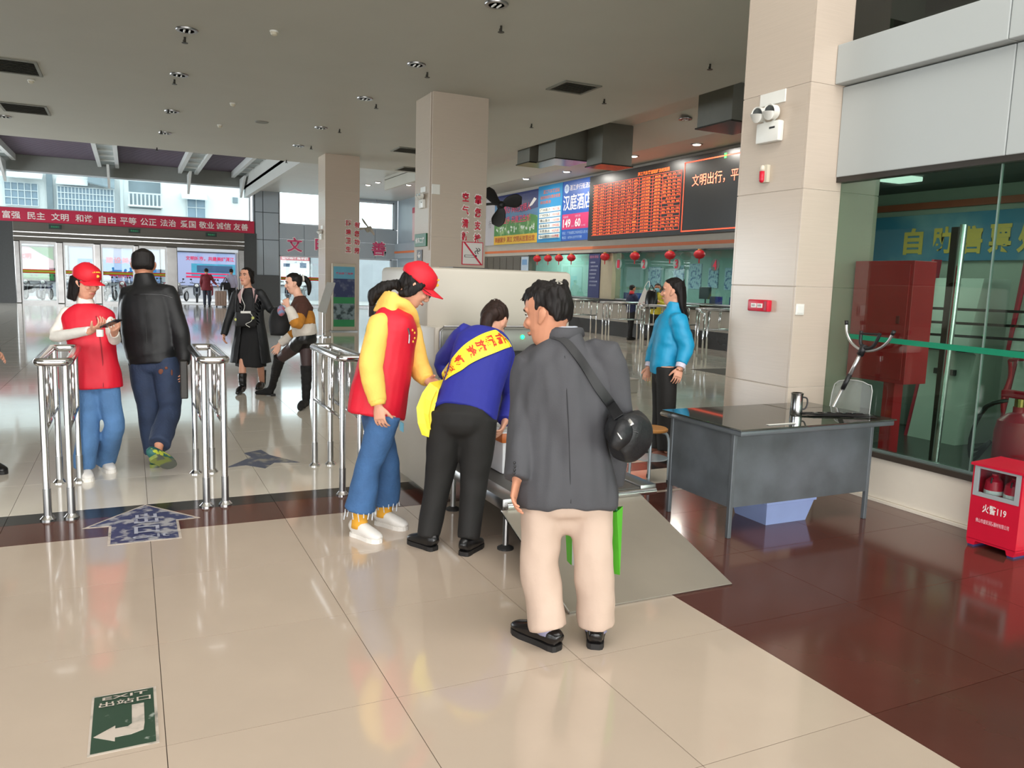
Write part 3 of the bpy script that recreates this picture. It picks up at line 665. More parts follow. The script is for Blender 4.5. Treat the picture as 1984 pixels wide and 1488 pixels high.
# ------------------------------------------------------------------ ceiling fittings
def downlight(p, label, group, lit=False):
    x,y,z = p
    t = thing('downlight', label, 'ceiling light', (x,y,z-.02), group)
    bm = NB(); lathe(bm,(x,y,z-.022),[(.10,0),(.145,0),(.15,.01),(.15,.022),(.10,.022),(.10,0)],20); ob('trim_ring', bm, STEEL_D, t, smooth='auto')
    if lit:
        bm = NB(); lathe(bm,(x,y,z-.034),[(.001,0),(.07,.002),(.10,.012),(.10,.03),(.001,.03)],20); ob('lamp', bm, M('lamp_lit',(255,244,225),.4,emit=8,var=0), t)
        area('downlight_beam',(x,y,z-.05),(x,y,0),.2,.2,45,(1,.95,.86))
    else:
        bm = NB(); lathe(bm,(x,y,z-.006),[(.001,0),(.10,0),(.10,.005),(.001,.005)],20); ob('reflector', bm, M('dark_reflector',(70,68,60),.15,.9,var=.1), t)
        for s in (-1,1):
            bm = NB(); loft(bm,[((x+s*.035,y-.05,z-.024),.014,.014),((x+s*.035,y+.05,z-.024),.014,.014)],seg=8,n=1,round0=True,round1=True); ob('tube', bm, WHITEP, t, smooth=True)
zc = 4.95
rowL = [(0.827,12.509,4.950),(0.873,15.336,4.950),(0.913,18.837,4.950),(0.893,21.825,4.950)]
rowM = [(4.158,9.307,4.950),(4.204,12.462,4.950),(4.137,15.290,4.950),(4.068,18.818,4.950),(4.106,21.748,4.950)]
for k,p in enumerate(rowL): downlight(p,'unlit round downlight in the left ceiling row, %s from the camera'%ORD[k],'downlights, left row')
for k,p in enumerate(rowM): downlight(p,'unlit round downlight in the middle ceiling row, %s from the camera'%ORD[k],'downlights, middle row')
downlight((-2.467,21.775,4.950),'unlit round downlight by the far left ceiling vent','downlights, left row')
for k,p in enumerate(((9.991,15.052,5.380),(11.219,14.670,5.270))): downlight(p,'unlit round downlight in the ticket hall ceiling, %s from left'%ORD[k],'downlights, ticket hall')
for k,p in enumerate(((12.553,15.910,5.030),(12.353,18.306,5.030),(12.392,22.029,5.030),(12.162,24.404,5.030))): downlight(p,'glowing round downlight above the teller wall, %s from the camera'%ORD[k],'lit downlights, ticket hall',True)
for k,p in enumerate(((9.434,32.760,5.500),(9.346,33.953,5.500),(10.779,32.748,5.500))): downlight(p,'glowing round downlight near the far corner, %s from left'%ORD[(1,0,2)[k]],'lit downlights, far corner',True)
def sprinkler(p, label):
    x,y,z = p
    t = thing('sprinkler', label, 'sprinkler', (x,y,z-.11), 'ceiling sprinklers')
    bm = NB(); cyl(bm,(x,y,z-.08),(x,y,z),.016,seg=8); ob('pipe', bm, M('sprinkler_dark',(60,58,52),.4,.6,var=0), t)
    bm = NB(); lathe(bm,(x,y,z-.085),[(.001,0),(.045,0),(.045,.006),(.001,.006)],10); ob('deflector', bm, M('sprinkler_dark'), t)
    bm = NB(); tube(bm,[(x-.02,y,z-.04),(x-.025,y,z-.06),(x,y,z-.083)],.005,6); ob('frame', bm, M('sprinkler_dark'), t)
for k,p in enumerate(((4.565,10.046,4.950),(4.522,12.845,4.950),(4.475,15.694,4.950),(4.482,18.752,4.950),(4.416,21.619,4.950),(0.824,12.925,4.950),(0.820,15.785,4.950),(0.837,18.706,4.950),(0.791,21.573,4.950),(4.306,24.662,4.950),(0.785,24.575,4.950))):
    sprinkler(p,'small dark sprinkler head on the grey ceiling, %s'%('%s of the middle line from the camera'%ORD[k] if k<5 else '%s of the left line from the camera'%ORD[k-5] if k<9 else 'by the right end of the atrium edge' if k==9 else 'by the middle of the atrium edge'))
for k,p in enumerate(((7.967,12.854,4.950),(7.899,15.661,4.950),(8.068,10.017,4.950))): sprinkler(p,'small sprinkler head by the edge of the ticket hall ceiling, %s from left'%ORD[(1,0,2)[k]])
def detector(p,label):
    x,y,z = p
    t = thing('smoke_detector', label, 'smoke detector', (x,y,z-.06), 'smoke detectors')
    bm = NB(); lathe(bm,(x,y,z-.02),[(.055,0),(.06,.004),(.06,.02),(.001,.02)],16); ob('base', bm, WHITEP, t, smooth='auto')
    bm = NB(); lathe(bm,(x,y,z-.065),[(.02,0),(.04,.01),(.05,.03),(.05,.045)],16); ob('sensor', bm, M('cream_plastic',(205,198,178),.5,var=0), t, smooth='auto')
for k,p in enumerate(((1.923,11.918,4.950),(1.968,17.258,4.950),(1.979,19.906,4.950),(-1.518,17.335,4.950))): detector(p,'white smoke detector on the grey ceiling, %s'%('nearest the camera','second of the middle pair','third, farther back','at the left edge')[k])
def vent(c, wx, wy, label):
    x,y,z = c
    t = thing('ceiling_vent', label, 'vent', (x,y,z-.02), 'ceiling vents')
    bm = NB()
    for a,b_ in (((x-wx/2,y-wy/2,z-.02),(x+wx/2,y-wy/2+.05,z)),((x-wx/2,y+wy/2-.05,z-.02),(x+wx/2,y+wy/2,z)),((x-wx/2,y-wy/2+.05,z-.02),(x-wx/2+.05,y+wy/2-.05,z)),((x+wx/2-.05,y-wy/2+.05,z-.02),(x+wx/2,y+wy/2-.05,z))): box(bm,a,b_)
    ob('frame', bm, M('vent_grey',(120,120,110),.5,var=.03), t)
    bm = NB(); box(bm,(x-wx/2+.05,y-wy/2+.05,z-.004),(x+wx/2-.05,y+wy/2-.05,z-.001)); ob('backing', bm, M('vent_dark',(30,30,28),.7,var=0), t)
    n = 9
    for k in range(n):
        yy = y-wy/2+.05+(wy-.1)*(k+.5)/n
        bm = NB(); prism(bm,[(x-wx/2+.05,yy-.02,z-.018),(x-wx/2+.05,yy-.012,z-.020),(x-wx/2+.05,yy+.02,z-.005),(x-wx/2+.05,yy+.012,z-.003)],(wx-.1,0,0)); ob('slat', bm, M('vent_slat',(92,92,84),.5,var=0), t)
vent((7.05,12.4,zc),.72,.72,'square grey ceiling vent left of the ticket hall edge')
vent((-1.738,16.334,4.950),.9,1.1,'dark slatted vent cut by the left frame edge, nearer one')
vent((-1.931,20.449,4.950),.9,1.1,'dark slatted vent at far left, farther one')
vent((6.802,20.662,4.950),.8,.8,'dark ceiling vent left of the middle column')
vent((8.072,24.135,4.950),.9,.9,'farther dark ceiling vent left of the middle column')
t = thing('ceiling_speaker','flat round speaker grille on the grey ceiling','speaker',(2.761,18.878,4.940),'speakers')
x,y,z = (2.769,18.934,4.950); bm = NB(); lathe(bm,(x,y,z-.015),[(.001,0),(.14,0),(.16,.015),(.001,.015)],20); ob('grille', bm, M('speaker_grey',(140,138,130),.6,var=.03), t)
bm = NB(); lathe(bm,(x,y,z-.018),[(.12,0),(.14,0),(.14,.004),(.12,.004)],20); ob('rim', bm, M('vent_grey'), t)
# ------------------------------------------------------------------ stainless crowd railings
def foot(bm, x, y): lathe(bm,(x,y,0),[(.045,0),(.045,.008),(.032,.022),(.026,.03)],16)
def railing(label, xa, xb_, ya, yb_, h=1.0, bal=2):
    """two parallel rail frames joined by a rounded loop on top"""
    t = thing('crowd_railing', label, 'railing', ((xa+xb_)/2,(ya+yb_)/2,0), 'stainless crowd railings')
    r = .021
    for x in (xa,xb_):
        for y in (ya,yb_):
            bm = NB(); cyl(bm,(x,y,0),(x,y,h-.02),r,seg=14); p = ob('post', bm, STEEL, t, smooth='auto')
            bm = NB(); foot(bm,x,y); ob('base_flange', bm, STEEL, p, smooth='auto')
            bm = NB(); cyl(bm,(x,y,.0),(x,y,.20),r+.003,seg=14); ob('sleeve', bm, STEEL_D, p, smooth='auto')
        bm = NB(); cyl(bm,(x,ya,.56),(x,yb_,.56),.015,seg=12); ob('lower_rail', bm, STEEL, t, smooth=True)
        for k in range(bal):
            y = ya+(yb_-ya)*(k+1)/(bal+1)
            bm = NB(); cyl(bm,(x,y,.56),(x,y,h-.02),.013,seg=10); ob('baluster', bm, STEEL, t, smooth=True)
    pts = []
    c = .05
    for cx_,cy_,a0 in ((xb_-c+.02,yb_-c+.02,0),(xa+c-.02,yb_-c+.02,90),(xa+c-.02,ya+c-.02,180),(xb_-c+.02,ya+c-.02,270)):
        for k in range(5):
            a = math.radians(a0+22.5*k); pts.append((cx_+c*math.cos(a),cy_+c*math.sin(a),h-.005))
    bm = NB(); rings = []
    for i,p in enumerate(pts):
        p0,p1 = V(pts[i-1]),V(pts[(i+1)%len(pts)]); tdir = (p1-p0).normalized(); sd = tdir.cross(V((0,0,1)))
        rings.append([bm.verts.new(V(p)+(sd*math.cos(2*math.pi*k/12)+V((0,0,1))*math.sin(2*math.pi*k/12))*.026) for k in range(12)])
    for i in range(len(rings)):
        a,b_ = rings[i],rings[(i+1)%len(rings)]
        for k in range(12): bm.faces.new((a[k],a[(k+1)%12],b_[(k+1)%12],b_[k]))
    ob('top_loop', bm, STEEL, t, smooth=True)
    return t
railing('stainless crowd railing beside the volunteer in white sleeves, leftmost of three',-.505,-.375,5.56,6.52)
railing('stainless crowd railing beside the man in the black jacket, middle of three',.425,.545,5.54,6.50)
railing('stainless crowd railing left of the baggage scanner, rightmost of three',1.345,1.475,5.52,6.47)
# small black rubber end pieces and steel can hidden behind the middle railing
# queue railings in the ticket hall
def queue_rail(label, x0, x1, y, h=1.08):
    t = thing('queue_railing', label, 'railing', ((x0+x1)/2,y,0), 'queue railings at the ticket counter')
    dy = .16
    for s in (-1,1):
        n = 1
        for k in range(n+1):
            x = x0+(x1-x0)*k/n
            bm = NB(); cyl(bm,(x,y+s*dy,0),(x,y+s*dy,h-.02),.021,seg=8); ob('post', bm, STEEL, t, smooth=True)
        bm = NB(); cyl(bm,(x0,y+s*dy,.62),(x1,y+s*dy,.62),.016,seg=8); ob('lower_rail', bm, STEEL_D, t, smooth=True)
        bm = NB(); cyl(bm,(x0-.05,y+s*dy,h),(x1+.05,y+s*dy,h),.028,seg=10); ob('top_rail', bm, STEEL_D, t, smooth=True)
        for k in range(n):
            for f_ in (.25,.5,.75):
                x = x0+(x1-x0)*(k+f_)/n
                bm = NB(); cyl(bm,(x,y+s*dy,.62),(x,y+s*dy,h),.012,seg=6); ob('baluster', bm, STEEL, t, smooth=True)
    bm = NB(); tube(bm,[(x0-.05,y-dy,h),(x0-.12,y-dy*.7,h),(x0-.14,y,h),(x0-.12,y+dy*.7,h),(x0-.05,y+dy,h)],.028,10,2); ob('end_loop', bm, STEEL_D, t, smooth=True)
    return t
for k,(y,x0,x1) in enumerate(((14.1,11.6,12.85),(16.05,11.4,12.85),(18.3,11.7,12.85),(20.8,11.7,12.85),(23.4,11.7,12.85))):
    queue_rail('stainless queue railing at the ticket counter, %s from the near end'%ORD[k], x0,x1,y)
def hook_post(x,y,label,h=.97):
    t = thing('hook_post', label, 'railing post', (x,y,0), 'hooked posts before the ticket counter')
    bm = NB(); cyl(bm,(x,y,0),(x,y,h),.02,seg=10); ob('post', bm, STEEL, t, smooth=True)
    bm = NB(); tube(bm,[(x,y,h-.01),(x,y,h+.02),(x-.03,y+.01,h+.05),(x-.09,y+.02,h+.06),(x-.11,y+.02,h+.10)],.026,10,2); ob('hook', bm, STEEL, t, smooth=True)
hook_post(11.21,13.6,'hooked steel post right of the woman in the blue jacket')
hook_post(10.9,15.4,'hooked steel post left of the woman in the blue jacket, nearer one')
hook_post(11.9,18.6,'hooked steel post left of the woman in the blue jacket, farther one')

# ------------------------------------------------------------------ baggage scanner with conveyor
XW = M('scanner_white', (178,172,160), .42, var=.015, scale=1.5, spec=.4)
XG = M('scanner_grey', (128,128,122), .35, .3, var=.03)
BELT = M('conveyor_belt', (66,64,60), .5, var=.04)
t = thing('baggage_scanner','large off-white baggage X-ray scanner with grey tunnel hood and green lamp','baggage scanner',(2.45,5.7,0))
bm = NB(); box(bm,(1.86,5.22,1.22),(3.02,6.35,1.655),.035); ob('upper_housing', bm, XW, t, smooth='auto')
bm = NB(); box(bm,(1.86,5.05,.06),(2.02,6.35,1.25),.02); ob('side_housing', bm, XW, t, label='left side panel of the scanner', smooth='auto')
bm = NB(); box(bm,(2.86,5.05,.06),(3.02,6.35,1.25),.02); ob('side_housing', bm, XW, t, label='right side panel of the scanner', smooth='auto')
bm = NB(); box(bm,(2.02,6.1,.36),(2.86,6.3,1.22)); ob('tunnel_back', bm, M('tunnel_dark',(14,14,14),.7,var=0), t)
bm = NB(); box(bm,(1.89,5.02,1.075),(3.0,5.2,1.245),.025); ob('tunnel_hood', bm, XG, t, smooth='auto')
bm = NB(); tube(bm,[(1.885,5.01,.9),(1.885,5.01,1.22),(1.91,5.01,1.255),(2.95,5.01,1.255),(3.0,5.01,1.23)],.007,6); ob('hood_edge', bm, STEEL_D, t)
for k in range(8):
    bm = NB(); box(bm,(2.03+.103*k,5.10+.006*(k%2),.36),(2.03+.103*k+.106,5.108+.006*(k%2),1.09)); ob('curtain_strip', bm, M('curtain_black',(20,20,20),.5,var=.05), t)
bm = NB(); p = (2.513,5.020,1.181); lathe(bm,p,[(.001,0),(.014,0),(.016,.004),(.010,.012),(.001,.014)],14,(0,-1,0)); ob('power_lamp', bm, M('green_lamp',(30,255,120),.3,emit=3,var=0), t)
bm = NB(); box(bm,(2.02,3.98,.27),(2.86,6.1,.315),.01); ob('conveyor_belt', bm, BELT, t)
for s in (0,1):
    bm = NB(); x0 = (1.9,2.86)[s]; box(bm,(x0,3.98,.255),(x0+.12,5.05,.325),.008); ob('conveyor_side', bm, STEEL_D, t, smooth='auto')
    for y in (4.05,4.9):
        bm = NB(); cyl(bm,(x0+.06,y,0),(x0+.06,y,.26),.018,seg=10); g = ob('leg', bm, STEEL_D, t, smooth='auto')
        bm = NB(); lathe(bm,(x0+.06,y,0),[(.05,0),(.05,.01),(.02,.025)],14); ob('levelling_foot', bm, M('rubber_dark',(40,40,40),.6,var=0), g)
bm = NB(); cyl(bm,(1.92,3.965,.285),(2.96,3.965,.285),.022,seg=14); ob('end_roller', bm, STEEL, t, smooth='auto')
bm = NB(); box(bm,(3.02,5.3,.98),(3.36,6.2,1.06),.03); ob('side_shelf', bm, WHITEP, t, smooth='auto')
bm = NB(); box(bm,(3.02,5.4,.5),(3.1,6.1,.98)); ob('shelf_support', bm, XW, t)
bm = NB(); box(bm,(3.05,5.5,1.06),(3.24,6.0,1.13),.02); ob('control_box', bm, WHITEP, t, smooth='auto')
bm = NB(); box(bm,(2.2,5.6,1.655),(2.5,5.9,1.668)); ob('roof_cover', bm, M('cover_dark',(40,38,36),.5,var=0), t)
bm = NB(); box(bm,(1.852,6.16,1.36),(1.86,6.3,1.37)); box(bm,(1.852,6.16,1.39),(1.86,6.3,1.40)); box(bm,(1.852,6.16,1.42),(1.86,6.3,1.43)); ob('vent_slots', bm, M('slot_grey',(150,146,136),.5,var=0), t)
bm = NB(); box(bm,(1.855,5.70,.40),(1.86,5.78,.47)); ob('sticker', bm, M('sticker_blue',(110,190,220),.5,var=0), t)
# ramp plate leaning on the conveyor end
RAMP = M('ramp_steel', (168,160,148), .34, .6, var=.10, scale=1.6, bump=.02)
bm = NB(); prism(bm,[(1.85,3.10,.004),(2.85,3.10,.004),(2.85,3.955,.262),(1.88,3.955,.262)],(0,-.003,.006)); bmesh.ops.bevel(bm,geom=list(bm.edges),offset=.001,segments=1,affect='EDGES')
t = thing('ramp_plate','bare steel ramp plate leaning from the floor up to the conveyor end','ramp',(2.35,3.5,0)); ob('plate', bm, RAMP, t)
bm = NB(); prism(bm,[(1.85,3.095,.0),(2.85,3.095,.0),(2.85,3.095,.008),(1.85,3.095,.008)],(0,.004,0)); ob('front_edge', bm, STEEL, t)
bm = NB(); prism(bm,[(1.846,3.10,.004),(1.846,3.10,.014),(1.876,3.955,.27),(1.876,3.955,.262)],(.006,0,0)); ob('side_edge', bm, STEEL, t)
# foam box on the conveyor
t = thing('foam_box','white polystyrene box with orange tape round its lid on the conveyor belt','box',(2.40,4.70,.315))
FOAM = M('polystyrene',(226,226,228),.6,var=.02,scale=30,bump=.05)
bm = NB(); box(bm,(2.16,4.55,.315),(2.60,4.88,.56),.015); ob('body', bm, FOAM, t, smooth='auto')
bm = NB(); box(bm,(2.15,4.54,.565),(2.61,4.89,.60),.012); ob('lid', bm, FOAM, t, smooth='auto')
bm = NB(); box(bm,(2.147,4.537,.525),(2.613,4.893,.592),.01); ob('tape', bm, M('orange_tape',(196,104,40),.4,var=.05), t, smooth='auto')
bm = NB(); box(bm,(2.2,4.6,.60),(2.5,4.8,.603)); ob('paper_label', bm, M('newsprint',(190,188,184),.7,var=.1,scale=40), t)

# ------------------------------------------------------------------ grey steel desk with glass top
DESK = M('desk_grey', (104,110,116), .42, .25, rgb2=(76,81,82), thr=(.35,.75), scale=3.2, bump=.02)
t = thing('steel_desk','scuffed grey steel desk with black glass top in front of the column','desk',(3.98,4.0,0))
bm = NB(); box(bm,(3.365,3.72,.20),(4.60,3.735,.67)); ob('front_panel', bm, DESK, t)
bm = NB(); box(bm,(3.36,3.735,.20),(3.375,4.36,.67)); ob('side_panel', bm, DESK, t)
bm = NB(); box(bm,(4.585,3.735,.20),(4.60,4.36,.67)); ob('side_panel', bm, DESK, t)
DLEG = M('desk_leg', (100,106,110), .4, .3, var=.1, scale=6)
for x,y in ((3.355,3.715),(4.57,3.715),(3.355,4.33),(4.57,4.33)):
    bm = NB(); box(bm,(x,y,0),(x+.028,y+.028,.68),.004); ob('leg', bm, DLEG, t)
bm = NB(); box(bm,(3.34,3.64,.67),(4.70,4.42,.705),.008); ob('top_frame', bm, DLEG, t, smooth='auto')
bm = NB(); box(bm,(3.33,3.63,.706),(4.71,4.43,.716),.002); ob('glass_top', bm, M('black_glass',(52,55,48),.03,var=0,spec=1.0), t)
bm = NB(); tube(bm,[(3.322,4.42,.69),(3.322,4.34,.69)],.016,8); ob('corner_clip', bm, STEEL, t)
bm = NB(); box(bm,(3.62,3.70,.718),(3.86,3.73,.7195)); ob('paper_slip', bm, WHITEP, t)
# mug
t = thing('steel_mug','brushed steel mug with black handle standing on the desk','mug',(4.12,3.97,.717))
c = (4.12,3.97,.717)
bm = NB(); lathe(bm,c,[(.040,0),(.042,.006),(.040,.06),(.039,.135),(.042,.148),(.043,.155),(.036,.155),(.036,.14)],24); ob('body', bm, STEEL, t, smooth='auto')
bm = NB(); hx = V((.90,-.43,0)); C0 = V(c); tube(bm,[C0+hx*.038+V((0,0,.125)),C0+hx*.068+V((0,0,.118)),C0+hx*.074+V((0,0,.08)),C0+hx*.06+V((0,0,.045)),C0+hx*.038+V((0,0,.04))],.0055,8,3); ob('handle', bm, BLACKP, t, smooth=True)
# flat black tangle on desk: a bundle of straps
t = thing('strap_bundle','flat black bundle of webbing straps lying on the desk right of the mug','straps',(4.38,3.86,.717))
for k in range(7):
    a = rnd.uniform(-.25,.25); bm = NB()
    pts = [(4.38+(s-.5)*.42+rnd.uniform(-.01,.01), 3.87+(k-3)*.022-(s-.5)*.18+math.sin(s*5+k)*.018, .722+.004*(k%3)) for s in (0,.2,.4,.6,.8,1)]
    loft(bm,[(p,.014,.0025) for p in pts],side=(0.3,1,0),seg=8,n=3); ob('strap', bm, M('webbing_black',(24,24,26),.55,var=.2,scale=40), t, smooth='auto')
for k in range(5):
    bm = NB(); x = 4.24+.065*k; y = 3.915-.022*k; box(bm,(x,y,.732),(x+.03,y+.022,.738),.002); ob('buckle', bm, STEEL_D, t)
# blue tub below desk
t = thing('plastic_tub','pale blue plastic storage tub under the desk','tub',(3.98,4.0,0))
TUB = M('tub_blue',(150,168,215),.25,var=.03)
pts = [(3.80,3.85),(4.16,3.85),(4.16,4.15),(3.80,4.15)]
def tub(bm,z0,z1,e0,e1):
    a = [bm.verts.new((x+(-e0 if x<3.9 else e0),y+(-e0 if y<4 else e0),z0)) for x,y in pts]; b_ = [bm.verts.new((x+(-e1 if x<3.9 else e1),y+(-e1 if y<4 else e1),z1)) for x,y in pts]
    return a,b_
bm = NB(); a,b_ = tub(bm,0,.16,0,.035); c_,d_ = tub(bm,.01,.16,-.008,.027)
bm.faces.new(a[::-1]); bm.faces.new(c_)
for i in range(4):
    j = (i+1)%4; bm.faces.new((a[i],a[j],b_[j],b_[i])); bm.faces.new((c_[j],c_[i],d_[i],d_[j])); bm.faces.new((b_[i],b_[j],d_[j],d_[i]))
ob('body', bm, TUB, t)
bm = NB(); box(bm,(3.755,3.805,.15),(4.205,3.82,.17),.004); box(bm,(3.755,4.18,.15),(4.205,4.195,.17),.004); box(bm,(3.755,3.82,.15),(3.77,4.18,.17),.004); box(bm,(4.19,3.82,.15),(4.205,4.18,.17),.004); ob('rim', bm, TUB, t)
# Y-shaped capture fork leaning on glass, stands on desk
ALU = M('aluminium',(205,205,205),.3,.9,var=.04)
t = thing('capture_fork','aluminium restraint fork with black clamps leaning upright behind the desk','restraint fork',(4.75,4.30,0))
B = V((4.66,4.47,0.02)); T_ = V((5.000,4.189,1.178)); dr = (T_-B).normalized()
def at(f_): return B+(T_-B)*f_
bm = NB(); tube(bm,[B,at(.72)],.013,10); ob('lower_shaft', bm, ALU, t, smooth=True)
bm = NB(); tube(bm,[at(.70),at(.80)],.018,10); ob('clamp_sleeve', bm, BLACKP, t, smooth=True)
bm = NB(); tube(bm,[at(.78),at(.96)],.014,10); ob('upper_shaft', bm, ALU, t, smooth=True)
bm = NB(); tube(bm,[at(.93),at(1.0)],.026,10); ob('fork_head', bm, BLACKP, t, smooth=True)
arc = [(5.000,4.379,1.338),(5.000,4.365,1.255),(5.000,4.309,1.180),(5.000,4.203,1.133),(5.000,4.080,1.152),(5.000,3.993,1.214),(5.000,3.953,1.289)]
bm = NB(); tube(bm,arc,.011,10,3); ob('outer_fork', bm, ALU, t, smooth=True)
for a,b_ in ((0,1),(-1,-2)):
    p,q = V(arc[a]),V(arc[b_]); bm = NB(); tube(bm,[p+(p-q).normalized()*.012,p+(q-p)*.25],.014,10); ob('end_cap', bm, BLACKP, t, smooth=True)
inn = [(4.985,4.220,1.281),(4.985,4.221,1.199),(4.985,4.188,1.158),(4.985,4.115,1.165),(4.985,4.075,1.219),(4.985,4.054,1.274)]
bm = NB(); tube(bm,inn,.013,10,3); ob('inner_fork', bm, BLACKP, t, smooth=True)
bm = NB(); tube(bm,[(4.980,4.223,1.261),(4.980,4.045,1.267)],.008,8); ob('cross_strap', bm, BLACKP, t)
bm = NB(); tube(bm,[(4.985,4.215,1.144),(4.985,4.230,1.104),(4.985,4.195,1.091)],.007,8,2); ob('release_lever', bm, BLACKP, t)
# clear riot shield behind the desk
t = thing('clear_shield','clear curved plastic shield leaning on the glass wall behind the desk','shield',(4.95,4.2,0))
sh = [(5.000,4.489,0.437),(5.000,4.461,0.776),(5.000,4.405,0.874),(5.000,4.236,0.900),(5.000,4.130,0.882),(5.000,4.088,0.837),(5.000,4.109,0.509)]
SHG = clear_plastic('shield_plastic',(205,210,210),.22)
bm = NB(); prism(bm,sh,(.004,0,0)); ob('plate', bm, SHG, t)
bm = NB(); tube(bm,sh,.004,6,2); ob('edge', bm, M('shield_edge',(190,192,190),.4,var=0), t)
# wooden stool
t = thing('round_stool','round wooden stool with pale steel tube legs beside the desk','stool',(3.72,5.08,0))
WOOD = M('stool_wood',(176,122,62),.5,var=.12,scale=4,stretch=(1,6,1))
bm = NB(); lathe(bm,(3.72,5.08,.42),[(.001,0),(.125,0),(.135,.008),(.135,.022),(.125,.03),(.001,.03)],24); ob('seat', bm, WOOD, t, smooth='auto')
for k in range(4):
    a = math.radians(45+90*k+10); d_ = V((math.cos(a),math.sin(a),0)); c0 = V((3.72,5.08,0))
    bm = NB(); tube(bm,[c0+d_*.155+V((0,0,.02)),c0+d_*.15+V((0,0,.2)),c0+d_*.145+V((0,0,.34)),c0+d_*.12+V((0,0,.405)),c0+d_*.05+V((0,0,.415))],.011,10,3); lg = ob('leg', bm, M('pale_tube',(172,186,192),.3,.5,var=.05), t, smooth=True)
    bm = NB(); cyl(bm,c0+d_*.155,c0+d_*.155+V((0,0,.03)),.014,seg=10); ob('rubber_foot', bm, BLACKP, lg)
bm = NB(); lathe(bm,(3.72,5.08,.20),[(.145,0),(.15,.004),(.145,.008),(.14,.004),(.145,0)],24); ob('foot_ring', bm, M('pale_tube'), t)

# ------------------------------------------------------------------ fire cabinet, wheeled extinguisher, extinguisher box
REDD = M('cabinet_red',(218,38,52),.4,var=.07,scale=3)
t = thing('fire_hose_cabinet','large dull red steel cabinet on a post behind the glass wall','cabinet',(5.42,4.3,0))
bm = NB(); box(bm,(5.3,4.06,.88),(5.55,4.60,1.82),.004); ob('body', bm, REDD, t)
bm = NB(); box(bm,(5.294,4.09,.91),(5.3,4.57,1.79),.002); dd = ob('door', bm, REDD, t)
bm = NB(); box(bm,(5.285,4.14,1.34),(5.294,4.17,1.40),.003); ob('latch', bm, M('cabinet_red_dark',(140,24,34),.4,var=0), dd)
bm = NB(); box(bm,(5.38,4.2,0),(5.48,4.3,.88)); ob('post', bm, REDD, t)
t = thing('wheeled_extinguisher','big red wheeled fire extinguisher with bent push handle behind the glass','fire extinguisher',(5.46,3.35,0))
cx_,cy_ = 5.50,3.30
bm = NB(); lathe(bm,(cx_,cy_,.22),[(.02,0),(.12,.01),(.135,.04),(.135,.42),(.12,.50),(.07,.545),(.035,.56),(.035,.60)],24); ob('cylinder', bm, RED, t, smooth='auto')
bm = NB(); cyl(bm,(cx_,cy_,.82),(cx_,cy_,.90),.03,seg=12); vl = ob('valve', bm, M('brass',(170,140,80),.35,.8,var=.05), t)
bm = NB(); box(bm,(cx_-.06,cy_-.10,.88),(cx_+.02,cy_+.1,.93),.008); ob('lever', bm, RED, vl)
for s in (-1,1):
    bm = NB(); tube(bm,[(cx_+.14,cy_+s*.13,.12),(cx_+.10,cy_+s*.15,.62),(cx_+.06,cy_+s*.155,.85),(cx_+.12,cy_+s*.16,1.0),(cx_+.05,cy_+s*.13,1.13)],.013,10,3); ob('frame_tube', bm, RED, t, smooth=True)
bm = NB(); tube(bm,[(cx_+.05,cy_-.13,1.13),(cx_+.02,cy_,1.15),(cx_+.05,cy_+.13,1.13)],.013,10,3); ob('push_handle', bm, RED, t, smooth=True)
for s in (-1,1):
    bm = NB(); lathe(bm,(cx_+.12,cy_+s*.20-.02,.14),[(.03,0),(.14,0),(.14,.04),(.03,.04)],20,(0,1,0)); ob('wheel', bm, BLACKP, t, smooth='auto')
bm = NB()
for k in range(3): tube(bm,[(cx_-.05,cy_+.05,.86),(cx_-.10-.01*k,cy_+.16,.80),(cx_-.10-.012*k,cy_+.24,.62-.03*k),(cx_-.10,cy_+.22,.48-.04*k),(cx_-.08,cy_+.12,.56)],.013,8,3)
ob('hose', bm, M('hose_black',(30,32,32),.4,var=0), t, smooth=True)
t = thing('extinguisher_box','red fire extinguisher box with grey framed window against the cream plinth','extinguisher box',(4.89,2.93,0))
x0,x1,y0,y1 = 4.75,5.03,2.775,3.085
bm = NB()
box(bm,(x0,y0,.04),(x1,y1,.052)); box(bm,(x1-.01,y0,.05),(x1,y1,.52)); box(bm,(x0,y0,.05),(x1,y0+.01,.52)); box(bm,(x0,y1-.01,.05),(x1,y1,.52))
box(bm,(x0,y0+.01,.05),(x0+.01,y1-.01,.33)); ob('body', bm, RED, t)
bm = NB(); prism(bm,[(x0-.012,y0-.012,.52),(x1,y0-.012,.535),(x1,y0-.012,.55),(x0-.012,y0-.012,.535)],(0,y1-y0+.024,0)); ob('lid', bm, RED, t)
for y in (y0,y1-.06):
    bm = NB(); prism(bm,[(x0,y,.04),(x0,y+.06,.04),(x0,y+.05,.012),(x0,y+.01,.012)],(.28,0,0)); ob('foot', bm, RED, t)
    bm = NB(); box(bm,(x0+.005,y+.01,0),(x0+.28,y+.05,.012)); ob('skid', bm, M('skid_blue',(60,60,110),.5,var=0), t)
GREYF = M('grey_frame',(160,166,168),.4,var=.02)
bm = NB()
for a,b_ in (((x0-.004,y0+.012,.33),(x0+.012,y1-.012,.355)),((x0-.004,y0+.012,.355),(x0+.012,y0+.04,.505)),((x0-.004,y1-.04,.355),(x0+.012,y1-.012,.505)),((x0-.004,y0+.012,.505),(x0+.012,y1-.012,.518))): box(bm,a,b_)
ob('window_frame', bm, GREYF, t)
bm = NB(); box(bm,(x0+.002,y0+.04,.355),(x0+.005,y1-.04,.505)); ob('pane', bm, CLR, t)
text('warning_text','火警119',(x0-.001,y1-.085,.235),YL,UP,.15,.055,WHITETXT,t,bold=.015)
